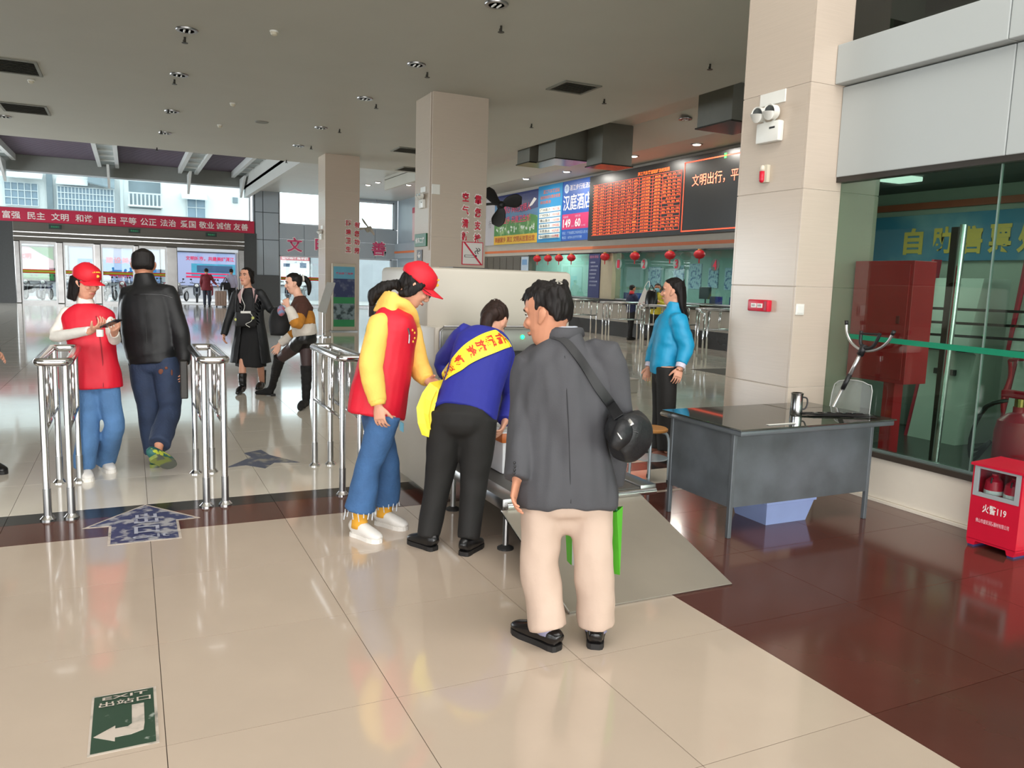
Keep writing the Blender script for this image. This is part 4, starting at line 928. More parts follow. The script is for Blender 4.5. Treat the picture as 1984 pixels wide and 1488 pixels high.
text('maker_text','佛山市盛安消防器材有限公司',(x0-.001,y1-.05,.165),YL,UP,.21,.028,M('pale_pink_vinyl',(240,190,200),.5,var=0),t,bold=.01)
for k,y in enumerate((y0+.098,y1-.088)):
    e = thing('fire_extinguisher','small red fire extinguisher inside the box, %s one'%('right','left')[k],'fire extinguisher',(4.835,y,.052))
    bm = NB(); lathe(bm,(4.835,y,.053),[(.048,0),(.054,.01),(.054,.33),(.048,.375),(.025,.40),(.018,.41),(.018,.42)],18); ob('cylinder', bm, RED, e, smooth='auto')
    bm = NB(); cyl(bm,(4.835,y,.42),(4.835,y,.45),.016,seg=10); ob('valve', bm, M('brass'), e)
    bm = NB(); lathe(bm,(4.835,y,.345),[(.0545,0),(.0552,.004),(.0552,.022),(.0545,.026)],18); ob('label_band', bm, WHITEP, e)
    bm = NB(); tube(bm,[(4.82,y,.44),(4.79,y-.01,.45),(4.785,y-.01,.42)],.005,6,2); ob('lever', bm, BLACKP, e)

# ------------------------------------------------------------------ fittings on the columns
def em_light(face, cxy, z, label):
    """twin-head emergency light: face 'x' looks to -x, 'y' looks to -y"""
    cx_, cy_ = cxy
    def P(a,h,d):   # a along wall to the viewer's right, h up, d out of wall
        return (cx_-d, cy_-a, z+h) if face=='x' else (cx_+a, cy_-d, z+h)
    t = thing('emergency_light', label, 'emergency light', P(0,-.16,0))
    bm = NB(); box(bm,P(-.15,.14,0),P(.13,.24,.012),.004); ob('backplate', bm, WHITEP, t)
    bm = NB(); box(bm,P(-.12,-.16,0),P(.13,.0,.06),.012); bd = ob('body', bm, WHITEP, t, smooth='auto')
    bm = NB(); box(bm,P(.03,-.06,.06),P(.09,-.045,.062)); ob('indicator', bm, BLACKP, bd)
    for a in (-.075,.06):
        bm = NB(); c_ = V(P(a,.07,.02)); n_ = V(P(a,.06,.12))-c_; n_.normalize(); lathe(bm,c_,[(.03,0),(.055,.02),(.058,.07),(.062,.075),(.062,.085),(.052,.085)],18,n_); hd = ob('lamp_head', bm, WHITEP, t, smooth='auto')
        bm = NB(); lathe(bm,c_,[(.001,.06),(.03,.066),(.052,.082),(.001,.083)],18,n_); ob('reflector', bm, M('lamp_reflector',(120,122,120),.12,.9,var=.3,scale=30), hd, smooth='auto')
        bm = NB(); tube(bm,[P(a,.02,.03),P(a*.4,-.005,.035)],.008,8); ob('bracket', bm, WHITEP, hd)
em_light('x',(4.69,5.0),2.90,'white twin-lamp emergency light high on the near column')
em_light('x',(5.05,14.45),3.05,'white twin-lamp emergency light on the middle column')
em_light('x',(5.0,23.0),2.75,'white emergency light on the far column')
t = thing('alarm_sounder','cream wall alarm with red and white dome on the near column','alarm',(4.67,5.03,2.43))
bm = NB(); box(bm,(4.655,4.985,2.43),(4.69,5.075,2.57),.006); ob('base', bm, M('cream_plastic'), t, smooth='auto')
bm = NB(); loft(bm,[((4.65,5.035,2.45),.022,.022),((4.65,5.035,2.52),.022,.022)],seg=12,n=1,round0=True); ob('red_dome', bm, RED, t, smooth=True)
bm = NB(); loft(bm,[((4.65,5.035,2.52),.022,.022),((4.65,5.035,2.55),.02,.02)],seg=12,n=1,round1=True); ob('clear_dome', bm, M('clear_dome',(215,205,190),.2,var=0), t, smooth=True)
t = thing('call_point','red fire call point with two white labels on the near column','call point',(4.67,4.97,1.39))
bm = NB(); box(bm,(4.64,4.86,1.39),(4.69,5.09,1.485),.01); ob('body', bm, RED, t, smooth='auto')
for k,y in enumerate((4.985,4.915)):
    bm = NB(); box(bm,(4.637,y,1.42),(4.641,y+.06,1.455)); ob('label_plate', bm, WHITETXT, t)
    text('lettering',('消防','报警')[k],(4.636,y+.05,1.43),YL,UP,.04,.016,BLACKTXT,t)
bm = NB(); box(bm,(4.637,4.868,1.40),(4.641,4.90,1.475)); ob('cover', bm, M('deep_red',(160,16,40),.4,var=0), t)
t = thing('light_switch','white square light switch on the near column front','switch',(4.74,4.61,1.38))
bm = NB(); box(bm,(4.70,4.608,1.38),(4.785,4.62,1.465),.003); ob('plate', bm, WHITEP, t)
bm = NB(); box(bm,(4.713,4.602,1.393),(4.772,4.609,1.452),.002); ob('rocker', bm, WHITEP, t)
# slogans on the columns
def column_slogan(label, left, right_, x0, y, z0, w_, h_, gap):
    t = thing('column_slogan', label, 'sign', (x0,y-.01,z0-.9), 'red slogans on the columns')
    for col_,chs in ((0,left),(1,right_)):
        for k,ch in enumerate(chs):
            x = x0+col_*gap; z = z0-k*h_*1.42-(col_*.03)
            text('character', ch, (x,y-.006,z), XR, UP, w_, h_, REDTXT, t, bold=.03)
            me = text_xy(ch, w_+.04, h_+.04, .06); me.transform(Matrix(((1,0,0,x-.02),(0,0,-1,y-.003),(0,1,0,z-.02),(0,0,0,1)))); link_mesh('outline', me, WHITETXT, t)
column_slogan('red and white two-column slogan on the middle column','空气清新','靠您支持',5.66,14.0,3.03,.13,.17,.255)
column_slogan('red and white two-column slogan on the far column','环境卫生','有您功劳',5.58,22.6,2.98,.15,.17,.25)
t = thing('no_smoking_sign','white no-smoking sign with red frame on the middle column','sign',(5.89,13.98,1.86))
bm = NB(); box(bm,(5.67,13.985,1.86),(6.10,14.0,2.29)); ob('frame', bm, REDTXT, t)
bm = NB(); box(bm,(5.685,13.98,1.875),(6.085,13.986,2.275)); ob('plate', bm, M('sign_white',(225,222,218),.4,var=0), t)
bm = NB(); box(bm,(5.72,13.975,2.0),(5.97,13.98,2.045)); ob('cigarette', bm, BLACKTXT, t)
bm = NB(); box(bm,(5.73,13.972,2.008),(5.93,13.976,2.037)); ob('paper', bm, M('sign_white'), t)
bm = NB()
for k in range(2): tube(bm,[(5.95+.05*k,13.976,2.07),(5.93+.05*k,13.976,2.11),(5.99+.05*k,13.976,2.14),(5.95+.05*k,13.976,2.18)],.007,6,3)
ob('smoke', bm, BLACKTXT, t)
bm = NB(); prism(bm,[(5.69,13.974,2.275),(5.73,13.974,2.275),(6.08,13.974,1.875),(6.04,13.974,1.875)],(0,-.003,0)); ob('bar', bm, REDTXT, t)
t = thing('green_sign','small green sign with white characters on the middle column','sign',(5.04,14.4,2.16))
bm = NB(); box(bm,(5.02,14.2,2.18),(5.05,14.85,2.42),.004); ob('plate', bm, M('sign_green',(20,100,66),.4,var=.03), t)
text('lettering','候车二楼',(5.018,14.78,2.24),YL,UP,.5,.11,WHITETXT,t,bold=.02)
t = thing('round_notice','small dark sticker with a white emblem on the middle column','sign',(5.04,14.6,1.9))
bm = NB(); box(bm,(5.035,14.45,1.90),(5.05,14.75,2.12),.004); ob('plate', bm, M('sticker_black',(36,38,40),.4,var=0), t)
bm = NB(); lathe(bm,(5.034,14.6,2.02),[(.03,0),(.06,0),(.06,.004),(.03,.004)],14,(-1,0,0)); ob('emblem', bm, WHITETXT, t)
bm = NB(); cyl(bm,(5.036,14.08,2.1),(5.036,14.08,4.94),.012,seg=8); tag(ob('conduit', bm, COLJ), 'thin white cable conduit running up the middle column', 'conduit')
bm = NB(); box(bm,(5.05,13.97,3.12),(5.2,14.0,3.3),.004); tag(ob('junction_box', bm, WHITEP), 'white junction box on the middle column above the emergency light', 'junction box')
# wall fans
def wall_fan(base, out, label, mat, tilt, r):
    t = thing('wall_fan', label, 'fan', base)
    b0 = V(base); o = V(out); n_ = V(tilt).normalized(); hub = b0+o
    bm = NB(); tube(bm,[b0,b0+o*.6+V((0,0,.02)),hub],.025,8,3); ob('bracket', bm, mat, t, smooth=True)
    bm = NB(); lathe(bm,hub-n_*.12,[(.05,0),(.075,.03),(.075,.13),(.04,.16)],16,n_); ob('motor', bm, mat, t, smooth='auto')
    u = n_.orthogonal().normalized(); v_ = n_.cross(u)
    for k in range(3):
        a = 2*math.pi*k/3+.5; d_ = u*math.cos(a)+v_*math.sin(a); e_ = -u*math.sin(a)+v_*math.cos(a)
        bm = NB(); loft(bm,[(hub+d_*.05,.05,.006),(hub+d_*.35*r+e_*.03,.24*r,.010),(hub+d_*.75*r+e_*.02,.32*r,.010),(hub+d_*r,.18*r,.006)],side=(e_+n_*.35),seg=12,n=3,round1=True); ob('blade', bm, mat, t, smooth=True)
    bm = NB(); lathe(bm,hub+n_*.04,[(.05,0),(.05,.02),(.02,.04)],14,n_); ob('hub_cap', bm, mat, t, smooth='auto')
    return t
FANB = M('fan_black',(28,27,27),.45,var=.05)
wall_fan((6.15,14.3,3.02),(.40,-.12,.02),'black three-blade wall fan on the middle column side',FANB,(-.2,-.95,.1),.42)
wall_fan((5.98,22.9,2.92),(.34,-.1,.05),'pale wall fan on the far column against the bright window',M('fan_pale',(176,172,160),.5,var=.03),(.7,-.3,.6),.34)

# ------------------------------------------------------------------ ticket machine room contents
t = thing('room_banner','blue banner board with yellow characters inside the glass room','sign',(8.9,5.6,2.0))
bm = NB(); box(bm,(8.94,2.2,1.98),(9.0,8.2,2.55)); ob('board', bm, M('banner_blue',(70,130,165),.5,rgb2=(150,180,190),thr=(.5,.75),scale=1.2), t)
bm = NB(); box(bm,(8.93,2.2,2.62),(8.99,8.2,2.70)); ob('stripe', bm, M('room_stripe',(176,92,70),.5,var=.05), t)
BYEL = M('banner_yellow',(225,190,90),.5,var=0)
ysb = [(8.930,7.033,2.021)[1],(8.930,6.640,2.034)[1],(8.930,6.261,2.047)[1],(8.930,5.921,2.065)[1],(8.930,5.589,2.070)[1]]
for ch,y in zip('自助售票处',ysb):
    text('character', ch, (8.935,y,2.06), YL, UP, .27, .33, BYEL, t, bold=.035)
def kiosk(y, label):
    t = thing('ticket_machine', label, 'ticket machine', (8.2,y,0), 'self-service ticket machines')
    bm = NB(); prism(bm,[(7.75,y-.28,0),(7.95,y-.28,.95),(7.8,y-.28,1.05),(7.95,y-.28,1.75),(8.4,y-.28,1.75),(8.4,y-.28,0)],(0,.56,0)); ob('body', bm, M('kiosk_white',(196,204,196),.4,var=.03), t)
    bm = NB(); prism(bm,[(7.83,y-.2,1.12),(7.92,y-.2,1.55),(7.925,y-.2,1.55),(7.835,y-.2,1.12)],(0,.4,0)); ob('screen', bm, M('kiosk_screen',(26,30,34),.2,var=.1), t)
    bm = NB(); prism(bm,[(7.74,y+.285,0),(7.94,y+.285,.95),(7.79,y+.285,1.05),(7.92,y+.285,1.95),(8.05,y+.285,1.95),(7.95,y+.285,1.05),(8.08,y+.285,.95),(7.9,y+.285,0)],(0,.03,0)); ob('side_stripe', bm, M('kiosk_red',(176,36,60),.4,var=.03), t)
    bm = NB(); box(bm,(7.86,y-.12,.72),(7.9,y+.12,.78)); ob('slot', bm, BLACKP, t)
    bm = NB(); box(bm,(7.8,y-.24,.98),(7.98,y+.24,1.03)); ob('keyboard_shelf', bm, BLACKP, t)
kiosk(5.55,'white and red self-service ticket machine behind the steel pole')
kiosk(4.55,'white and red self-service ticket machine at the right edge')
t = thing('vending_cabinet','dark narrow machine with black screen beside the red cabinet, behind glass','machine',(8.5,6.6,0))
bm = NB(); box(bm,(8.3,6.3,0),(8.8,6.8,1.75),.02); ob('body', bm, M('machine_grey',(130,140,134),.4,var=.03), t)
bm = NB(); box(bm,(8.28,6.36,1.0),(8.3,6.74,1.65)); ob('screen', bm, M('kiosk_screen'), t)
bm = NB(); box(bm,(8.86,4.3,1.42),(8.93,5.2,1.96),.01); tag(ob('wall_screen', bm, M('kiosk_screen')), 'black wall screen below the blue banner in the glass room', 'screen')
bm = NB(); box(bm,(5.6,2.75,1.32),(5.615,3.35,1.95)); tag(ob('blue_poster_board', bm, M('poster_teal',(96,146,164),.5,var=.06)), 'plain blue board hanging behind the right end of the glass', 'board')
bm = NB(); cyl(bm,(6.000,4.237,0.817)[:2]+(0,),(6.000,4.190,2.131),.028,seg=14); tag(ob('steel_pole', bm, STEEL), 'upright round steel pole behind the glass wall', 'pole')
bm = NB(); box(bm,(6.05,4.27,0),(6.09,4.33,2.12)); tag(ob('door_jamb', bm, M('dark_frame')), 'dark door jamb standing behind the steel pole in the glass room', 'door frame')
t = thing('tape_barrier','black three-bar rail barrier in the glass room','barrier',(6.6,4.2,0))
for z in (1.22,1.33,1.45):
    bm = NB(); tube(bm,[(6.3,4.9,z),(7.0,3.2,z)],.012,6); ob('bar', bm, BLACKP, t)
for x,y in ((6.3,4.9),(7.0,3.2)):
    bm = NB(); cyl(bm,(x,y,0),(x,y,1.5),.02,seg=8); ob('post', bm, BLACKP, t)
# ------------------------------------------------------------------ information stands at the far column
t = thing('poster_stand','tall poster stand with blue and green picture panels in front of the far column','poster stand',(5.85,22.35,0))
xa,xz = (5.143,22.400,1.202)[0],(5.838,22.400,1.218)[0]
bm = NB(); box(bm,(xa,22.38,.03),(xz,22.46,1.93),.02); ob('frame', bm, M('stand_cream',(200,190,170),.4,var=.02), t, smooth='auto')
def stand_piece(n_,z0,z1,mat):
    bm = NB(); box(bm,(xa+.04,22.37,z0),(xz-.05,22.38,z1)); return ob(n_, bm, mat, t)
stand_piece('sky_panel',1.50,1.84,M('stand_sky',(96,170,196),.4,var=.05)); stand_piece('night_picture',.98,1.50,M('stand_navy',(36,48,96),.4,rgb2=(120,130,150),thr=(.5,.75),scale=5))
stand_piece('green_band',.80,.98,M('stand_green',(40,140,82),.4,var=.04)); stand_piece('harbour_picture',.34,.80,M('stand_harbour',(130,150,156),.4,rgb2=(40,60,64),thr=(.45,.6),scale=7)); stand_piece('lower_band',.14,.34,M('stand_green'))
text('heading','客运服务指南',(xa+.1,22.368,1.62),XR,UP,.5,.06,M('slogan_pink'),t,bold=.02)
bm = NB(); box(bm,(xa-.03,22.3,0),(xz+.03,22.6,.03)); ob('base', bm, STEEL_D, t)
t = thing('tilted_sign_stand','slanted pale sign board on a low stand beside the far column','sign stand',(5.0,20.6,0))
a,b_,c_,d_ = (4.609,20.600,1.389),(4.800,20.500,1.382),(4.493,20.200,0.607),(4.305,20.300,0.666)
bm = NB(); quad(bm,a,b_,c_,d_,.04); ob('board', bm, M('pale_board',(196,196,192),.4,var=.02), t)
bm = NB(); tube(bm,[V(c_)+V((-.05,.08,.1)),(c_[0]-.02,20.45,.03)],.03,8); ob('stem', bm, STEEL, t)
bm = NB(); lathe(bm,(c_[0]-.02,20.45,0),[(.2,0),(.2,.02),(.04,.04)],18); ob('foot', bm, STEEL, t)
# bench with bags behind the yellow-sleeved girl
t = thing('waiting_bench','low steel waiting bench by the far column','bench',(6.6,20.9,0))
bm = NB(); box(bm,(5.8,20.5,.40),(8.2,20.95,.44),.01); ob('seat', bm, STEEL_D, t)
bm = NB(); box(bm,(5.8,20.95,.5),(8.2,20.99,.85),.01); ob('backrest', bm, STEEL_D, t)
for x in (5.95,8.05):
    bm = NB(); box(bm,(x-.03,20.55,0),(x+.03,20.95,.40)); ob('leg', bm, STEEL_D, t)
t = thing('teal_bag','soft teal shopping bag on the floor before the bench','bag',(5.85,20.2,0))
bm = NB(); loft(bm,[((5.72,20.2,0.0),.19,.11),((5.72,20.2,.15),.21,.12),((5.72,20.2,.32),.17,.09),((5.72,20.2,.38),.14,.04)],side=(1,0,0),seg=16,n=3); ob('body', bm, M('teal_cloth',(70,170,158),.7,var=.1,scale=8,bump=.3), t, smooth=True)
for s in (-1,1):
    bm = NB(); tube(bm,[(5.64,20.2+s*.03,.36),(5.66,20.2+s*.03,.47),(5.78,20.2+s*.03,.47),(5.8,20.2+s*.03,.36)],.008,6,3); ob('handle', bm, M('teal_cloth'), t)
t = thing('floral_backpack','black backpack with pink flowers on the bench','bag',(6.3,20.6,.44))
bm = NB(); loft(bm,[((6.15,20.65,.445),.26,.14),((6.15,20.65,.62),.29,.16),((6.15,20.65,.82),.24,.13),((6.15,20.65,.92),.15,.08)],side=(1,0,0),seg=16,n=3); ob('body', bm, M('black_cloth',(30,28,30),.7,rgb2=(190,110,110),thr=(.62,.68),scale=9), t, smooth=True)
bm = NB(); tube(bm,[(5.98,20.5,.82),(5.9,20.47,.65),(6.05,20.47,.48)],.015,6,3); ob('strap', bm, M('pale_strap',(190,186,180),.6,var=0), t)
t = thing('step_block','plain pale step block on the floor behind the scanner','block',(6.5,9.6,0))
bm = NB(); box(bm,(5.75,9.5,0),(6.68,9.9,.20),.01); ob('body', bm, M('block_pale',(176,172,164),.5,var=.03), t)
bm = NB(); box(bm,(5.75,9.49,.19),(6.69,9.91,.21),.004); ob('top', bm, M('block_pale'), t)

# ------------------------------------------------------------------ street outside the entrance
PAVE = M('outside_paving',(168,166,162),.7,var=.05,scale=2)
bm = NB(); box(bm,(-40,41,-.2),(60,52,-.02)); struct('ground', bm, PAVE)
bm = NB(); box(bm,(-40,52,-.25),(60,110,-.06)); struct('ground.001', bm, M('asphalt',(150,150,150),.8,var=.05,scale=2))
bm = NB(); box(bm,(-60,-60,-.2),(60,-7,-.02)); struct('ground.002', bm, PAVE)
bm = NB(); box(bm,(-60,-7,-.2),(-12.3,41,-.02)); struct('ground.003', bm, PAVE)
HOARD = M('hoarding_white',(170,172,176),.6,var=.08,scale=1.2)
bm = NB(); box(bm,(-14,50.6,-.02),(22,50.9,3.1)); hw_ = struct('wall_street', bm, HOARD)
def billboard(x0,x1,z0,z1,label):
    t = thing('billboard', label, 'billboard', ((x0+x1)/2,50.5,z0), 'billboards on the street wall')
    bm = NB()
    for a,b_ in (((x0-.06,50.5,z0-.06),(x1+.06,50.6,z0)),((x0-.06,50.5,z1),(x1+.06,50.6,z1+.06)),((x0-.06,50.5,z0),(x0,50.6,z1)),((x1,50.5,z0),(x1+.06,50.6,z1))): box(bm,a,b_)
    ob('frame', bm, M('board_frame',(50,50,56),.4,var=0), t); return t
def strip(t,n_,x0,x1,z0,z1,mat,y=50.54):
    bm = NB(); box(bm,(x0,y,z0),(x1,50.6,z1)); return ob(n_, bm, mat, t)
SKYB = M('board_sky',(150,158,190),.5,rgb2=(70,130,180),thr=(.5,.7),scale=.6); GRN = M('board_green',(40,120,60),.5,var=.2,scale=3); BLU = M('board_blue',(40,120,180),.5,var=.2,scale=1)
PNKT = M('board_pink_text',(205,30,84),.5,var=0)
t = billboard(-6.3,-3.75,.85,2.65,'street billboard with pink sky and green grass beyond the left glass door')
strip(t,'sky',-6.3,-3.75,1.3,2.65,M('board_pinksky',(190,150,158),.5,rgb2=(140,152,185),thr=(.5,.7),scale=.8)); strip(t,'grass',-6.3,-3.75,.85,1.3,GRN)
bm = NB(); prism(bm,[(-4.9,50.53,2.65),(-3.75,50.53,2.65),(-3.75,50.53,1.95),(-4.2,50.53,2.2)],(0,.02,0)); ob('leaves', bm, GRN, t)
text('lettering','文明',(-5.4,50.53,2.0),XR,UP,.6,.3,REDTXT,t,bold=.02)
t = billboard(-3.0,1.6,.85,2.75,'street billboard in blue and white with pink lettering beyond the second glass door')
strip(t,'sky',-3.0,1.6,.85,2.75,SKYB); strip(t,'sea',-2.6,1.4,1.2,2.1,BLU,50.535)
texts('lettering',[('建设美好家园',(-1.2,50.53,1.9),2.4,.35),('共创文明城市',(-1.0,50.53,1.1),2.2,.3)],XR,UP,PNKT,t,bold=.02)
t = billboard(2.2,6.3,.75,2.70,'street billboard showing a teal bus beyond the open entrance door')
strip(t,'sky',2.2,6.3,.75,2.70,SKYB); strip(t,'bus',3.3,6.2,1.2,2.05,M('board_teal',(60,140,165),.5,var=.25,scale=1.5),50.535)
strip(t,'bus_window',3.6,5.6,1.55,1.95,M('board_glass',(50,80,110),.4,var=.2,scale=2),50.53)
strip(t,'band',3.0,5.4,1.22,1.32,PNKT,50.53); strip(t,'band',3.0,5.4,1.42,1.50,PNKT,50.53)
text('lettering','文明城市，共建美好湛江',(3.0,50.53,2.22),XR,UP,2.7,.26,PNKT,t,bold=.02)
t = billboard(8.4,10.2,.9,2.7,'white notice board with red title beyond the far window'); strip(t,'sheet',8.4,10.2,.9,2.7,M('notice_paper',(228,226,224),.6,rgb2=(150,160,170),thr=(.6,.7),scale=6)); strip(t,'title',8.4,10.2,2.45,2.7,M('notice_red',(200,80,90),.5,var=0),50.535)
text('lettering','公交线路指示图',(8.5,50.53,2.5),XR,UP,1.6,.16,WHITETXT,t,bold=.02)
strip(t,'bus_picture',8.6,9.0,2.05,2.25,M('board_glass'),50.535); strip(t,'map_picture',9.6,10.0,2.0,2.3,M('board_glass'),50.535)
t = thing('street_stripe','red and yellow safety stripe on the far window panes','stripe',(7.9,40.1,1.3))
bm = NB(); box(bm,(6.7,40.12,1.30),(9.1,40.13,1.46)); ob('red_edge', bm, see_through('stripe_red',(215,30,50)), t)
bm = NB(); box(bm,(6.7,40.11,1.345),(9.1,40.12,1.415)); ob('lime_middle', bm, see_through('stripe_lime',(205,212,90)), t)
# parked motorbikes
TYRE = M('tyre',(30,30,32),.7,var=0)
def motorbike(x,y,rot,cols,label):
    t = thing('motorbike', label, 'motorbike', (x,y,-.02), 'parked motorbikes'); body = M(*cols)
    def P(a,b_,z): return (x+a,y+b_,z-.02)
    for s,b_ in ((0,-.62),(1,.62)):
        bm = NB(); ring = [P(0,b_+.24*math.cos(a*math.pi/8),.29+.24*math.sin(a*math.pi/8)) for a in range(17)]; tube(bm,ring,.05,8); wh = ob('wheel', bm, TYRE, t, smooth=True)
        bm = NB(); lathe(bm,P(-.03,b_,.29),[(.03,0),(.2,.005),(.2,.055),(.03,.06)],12,(1,0,0)); ob('rim', bm, STEEL_D, wh)
    bm = NB(); loft(bm,[(P(0,.75,.62),.07,.05),(P(0,.45,.66),.14,.12),(P(0,.1,.55),.13,.15),(P(0,-.15,.40),.15,.10),(P(0,-.35,.42),.16,.07)],side=(1,0,0),seg=12,n=2); ob('body_panel', bm, body, t, smooth=True)
    bm = NB(); loft(bm,[(P(0,-.28,.40),.17,.05),(P(0,-.40,.70),.18,.05),(P(0,-.48,.92),.14,.06),(P(0,-.50,1.0),.10,.05)],side=(1,0,0),seg=12,n=2); ob('front_shield', bm, body, t, smooth=True)
    bm = NB(); loft(bm,[(P(0,-.05,.74),.11,.04),(P(0,.3,.78),.15,.06),(P(0,.65,.80),.12,.05)],side=(1,0,0),seg=12,n=2,round0=True,round1=True); ob('seat', bm, BLACKP, t, smooth=True)
    bm = NB(); tube(bm,[P(-.33,-.38,1.02),P(-.15,-.46,1.0),P(0,-.48,.98),P(.15,-.46,1.0),P(.33,-.38,1.02)],.018,8,2); ob('handlebar', bm, BLACKP, t)
    bm = NB(); ball(bm,P(0,-.54,.88),.09,.06,.08,12); ob('headlight', bm, WHITEP, t, smooth=True)
    bm = NB(); loft(bm,[(P(0,-.88,.45),.05,.01),(P(0,-.7,.56),.07,.02),(P(0,-.5,.54),.06,.02)],side=(1,0,0),seg=10,n=2); ob('mudguard', bm, body, t, smooth=True)
    for s in (-1,1):
        bm = NB(); tube(bm,[P(s*.2,-.45,1.0),P(s*.26,-.46,1.16)],.008,6); mr = ob('mirror_stem', bm, BLACKP, t)
        bm = NB(); ball(bm,P(s*.27,-.46,1.19),.06,.02,.04,8); ob('mirror', bm, BLACKP, mr)
        bm = NB(); tube(bm,[P(s*.09,-.5,.75),P(s*.07,-.62,.27)],.022,8); ob('fork_leg', bm, STEEL_D, t)
    t.rotation_euler.z = rot
    return t
cl = [('bike_white',(150,150,152),.3),('bike_navy',(26,32,64),.3),('bike_red',(130,20,38),.3),('bike_black',(18,18,20),.3),('bike_grey',(60,64,74),.3)]
bx = [-5.0+.68*k for k in range(17)]+[6.6]+[7.2,7.9,8.6]
for k,x in enumerate(bx):
    motorbike(x+rnd.uniform(-.04,.04),44.4+.75*(k%2),rnd.uniform(-.18,.18)-.25,cl[(k*3+k//4)%5],'parked %s motorbike outside the entrance, %s'%(('white','navy','red','black','grey')[(k*3+k//4)%5],('%s from the left'%ORD[k]) if k<12 else ('%s from the right of the row'%ORD[20-k])))
# apartment house across the street
APT = M('apartment_white',(224,226,224),.7,var=.05,scale=.4)
bm = NB(); box(bm,(-22,62,-.05),(9.5,74,22)); t = thing('apartment_house','white apartment house across the street with barred windows and a balcony','building',(-6,62,-.05)); ob('wall', bm, APT, t)
WINB = M('far_window_blue',(128,150,166),.2,var=.1,scale=1); GRILL = M('grille_white',(206,212,214),.5,var=0); DGREY = M('weathered_grey',(120,132,138),.7,var=.2,scale=.8)
def AW(x0,x1,z0,z1,nx,nz,mat=WINB,out=.0,gr=GRILL):
    bm = NB(); box(bm,(x0,61.9-out,z0),(x1,62,z1)); wn_ = ob('window', bm, mat, t)
    bm = NB()
    for k in range(nx+1):
        x = x0+(x1-x0)*k/nx; box(bm,(x-.025,61.82-out,z0),(x+.025,61.87-out,z1))
    for k in range(nz+1):
        z = z0+(z1-z0)*k/nz; box(bm,(x0,61.80-out,z-.025),(x1,61.82-out,z+.025))
    ob('grille', bm, gr, wn_)
a = (-7.213,62.000,7.025); b_ = (-5.325,62.000,5.564); AW(a[0],b_[0],b_[2],a[2],5,3)
a = (-4.166,62.000,6.932); b_ = (-0.813,62.000,5.343); AW(a[0],b_[0],b_[2],a[2],16,4,out=.5)
a = (3.853,62.000,6.907); b_ = (5.066,62.000,5.349); AW(a[0],b_[0],b_[2],a[2],2,2)
a = (7.112,62.000,6.849); bm = NB(); box(bm,(a[0]-.15,61.9,a[2]-.2),(a[0]+.2,62,a[2]+.2)); ob('vent_hole', bm, DGREY, t)
a = (0.124,62.000,7.686); b_ = (2.138,62.000,5.817)
bm = NB(); box(bm,(a[0],61.95,b_[2]),(b_[0],62.05,a[2])); bl = ob('balcony_recess', bm, DGREY, t)
bm = NB(); box(bm,(a[0]-.1,61.2,b_[2]+.1),(b_[0]+.1,62,b_[2]+.2)); ob('balcony_slab', bm, APT, t)
bm = NB()
for k in range(9):
    x = a[0]+(b_[0]-a[0])*k/8; box(bm,(x-.05,61.2,b_[2]+.2),(x+.05,61.26,b_[2]+1.0))
box(bm,(a[0]-.1,61.18,b_[2]+.95),(b_[0]+.1,61.28,b_[2]+1.05)); ob('balcony_railing', bm, GRILL, t)
for a,b_ in (((-7.319,61.200,7.522),(-4.977,61.200,7.359)),((-4.208,61.200,7.456),(-2.355,61.200,7.135)),((3.465,61.200,6.778),(5.165,61.200,6.722))):
    bm = NB(); prism(bm,[(a[0],61.0,b_[2]-.1),(b_[0],61.0,b_[2]-.1),(b_[0],61.9,b_[2]+.35),(a[0],61.9,b_[2]+.35)],(0,0,.06)); ob('awning', bm, GRILL, t)
a = (-4.810,62.000,7.286); b_ = (-4.454,62.000,4.942); bm = NB(); box(bm,(a[0],61.7,b_[2]),(b_[0],62,a[2]+.8)); ob('downpipe_shaft', bm, DGREY, t)
a = (-0.423,62.000,7.642); b_ = (-0.240,62.000,5.203); bm = NB(); box(bm,(a[0],61.6,0),(b_[0],61.9,14)); ob('downpipe', bm, GRILL, t)
a = (-2.351,61.400,7.494); b_ = (-0.751,61.400,7.040); bm = NB(); prism(bm,[(a[0],60.9,b_[2]+.2),(b_[0],60.9,b_[2]-.1),(b_[0],62,b_[2]+.8),(a[0],62,b_[2]+1.0)],(0,0,.08)); ob('awning', bm, DGREY, t)
bm = NB()
for k,z in enumerate((10.5,14,17.5)):
    for x in (-18,-13,-8,-3,2,6): box(bm,(x,61.9,z),(x+1.6,62,z+1.6))
ob('upper_windows', bm, WINB, t)
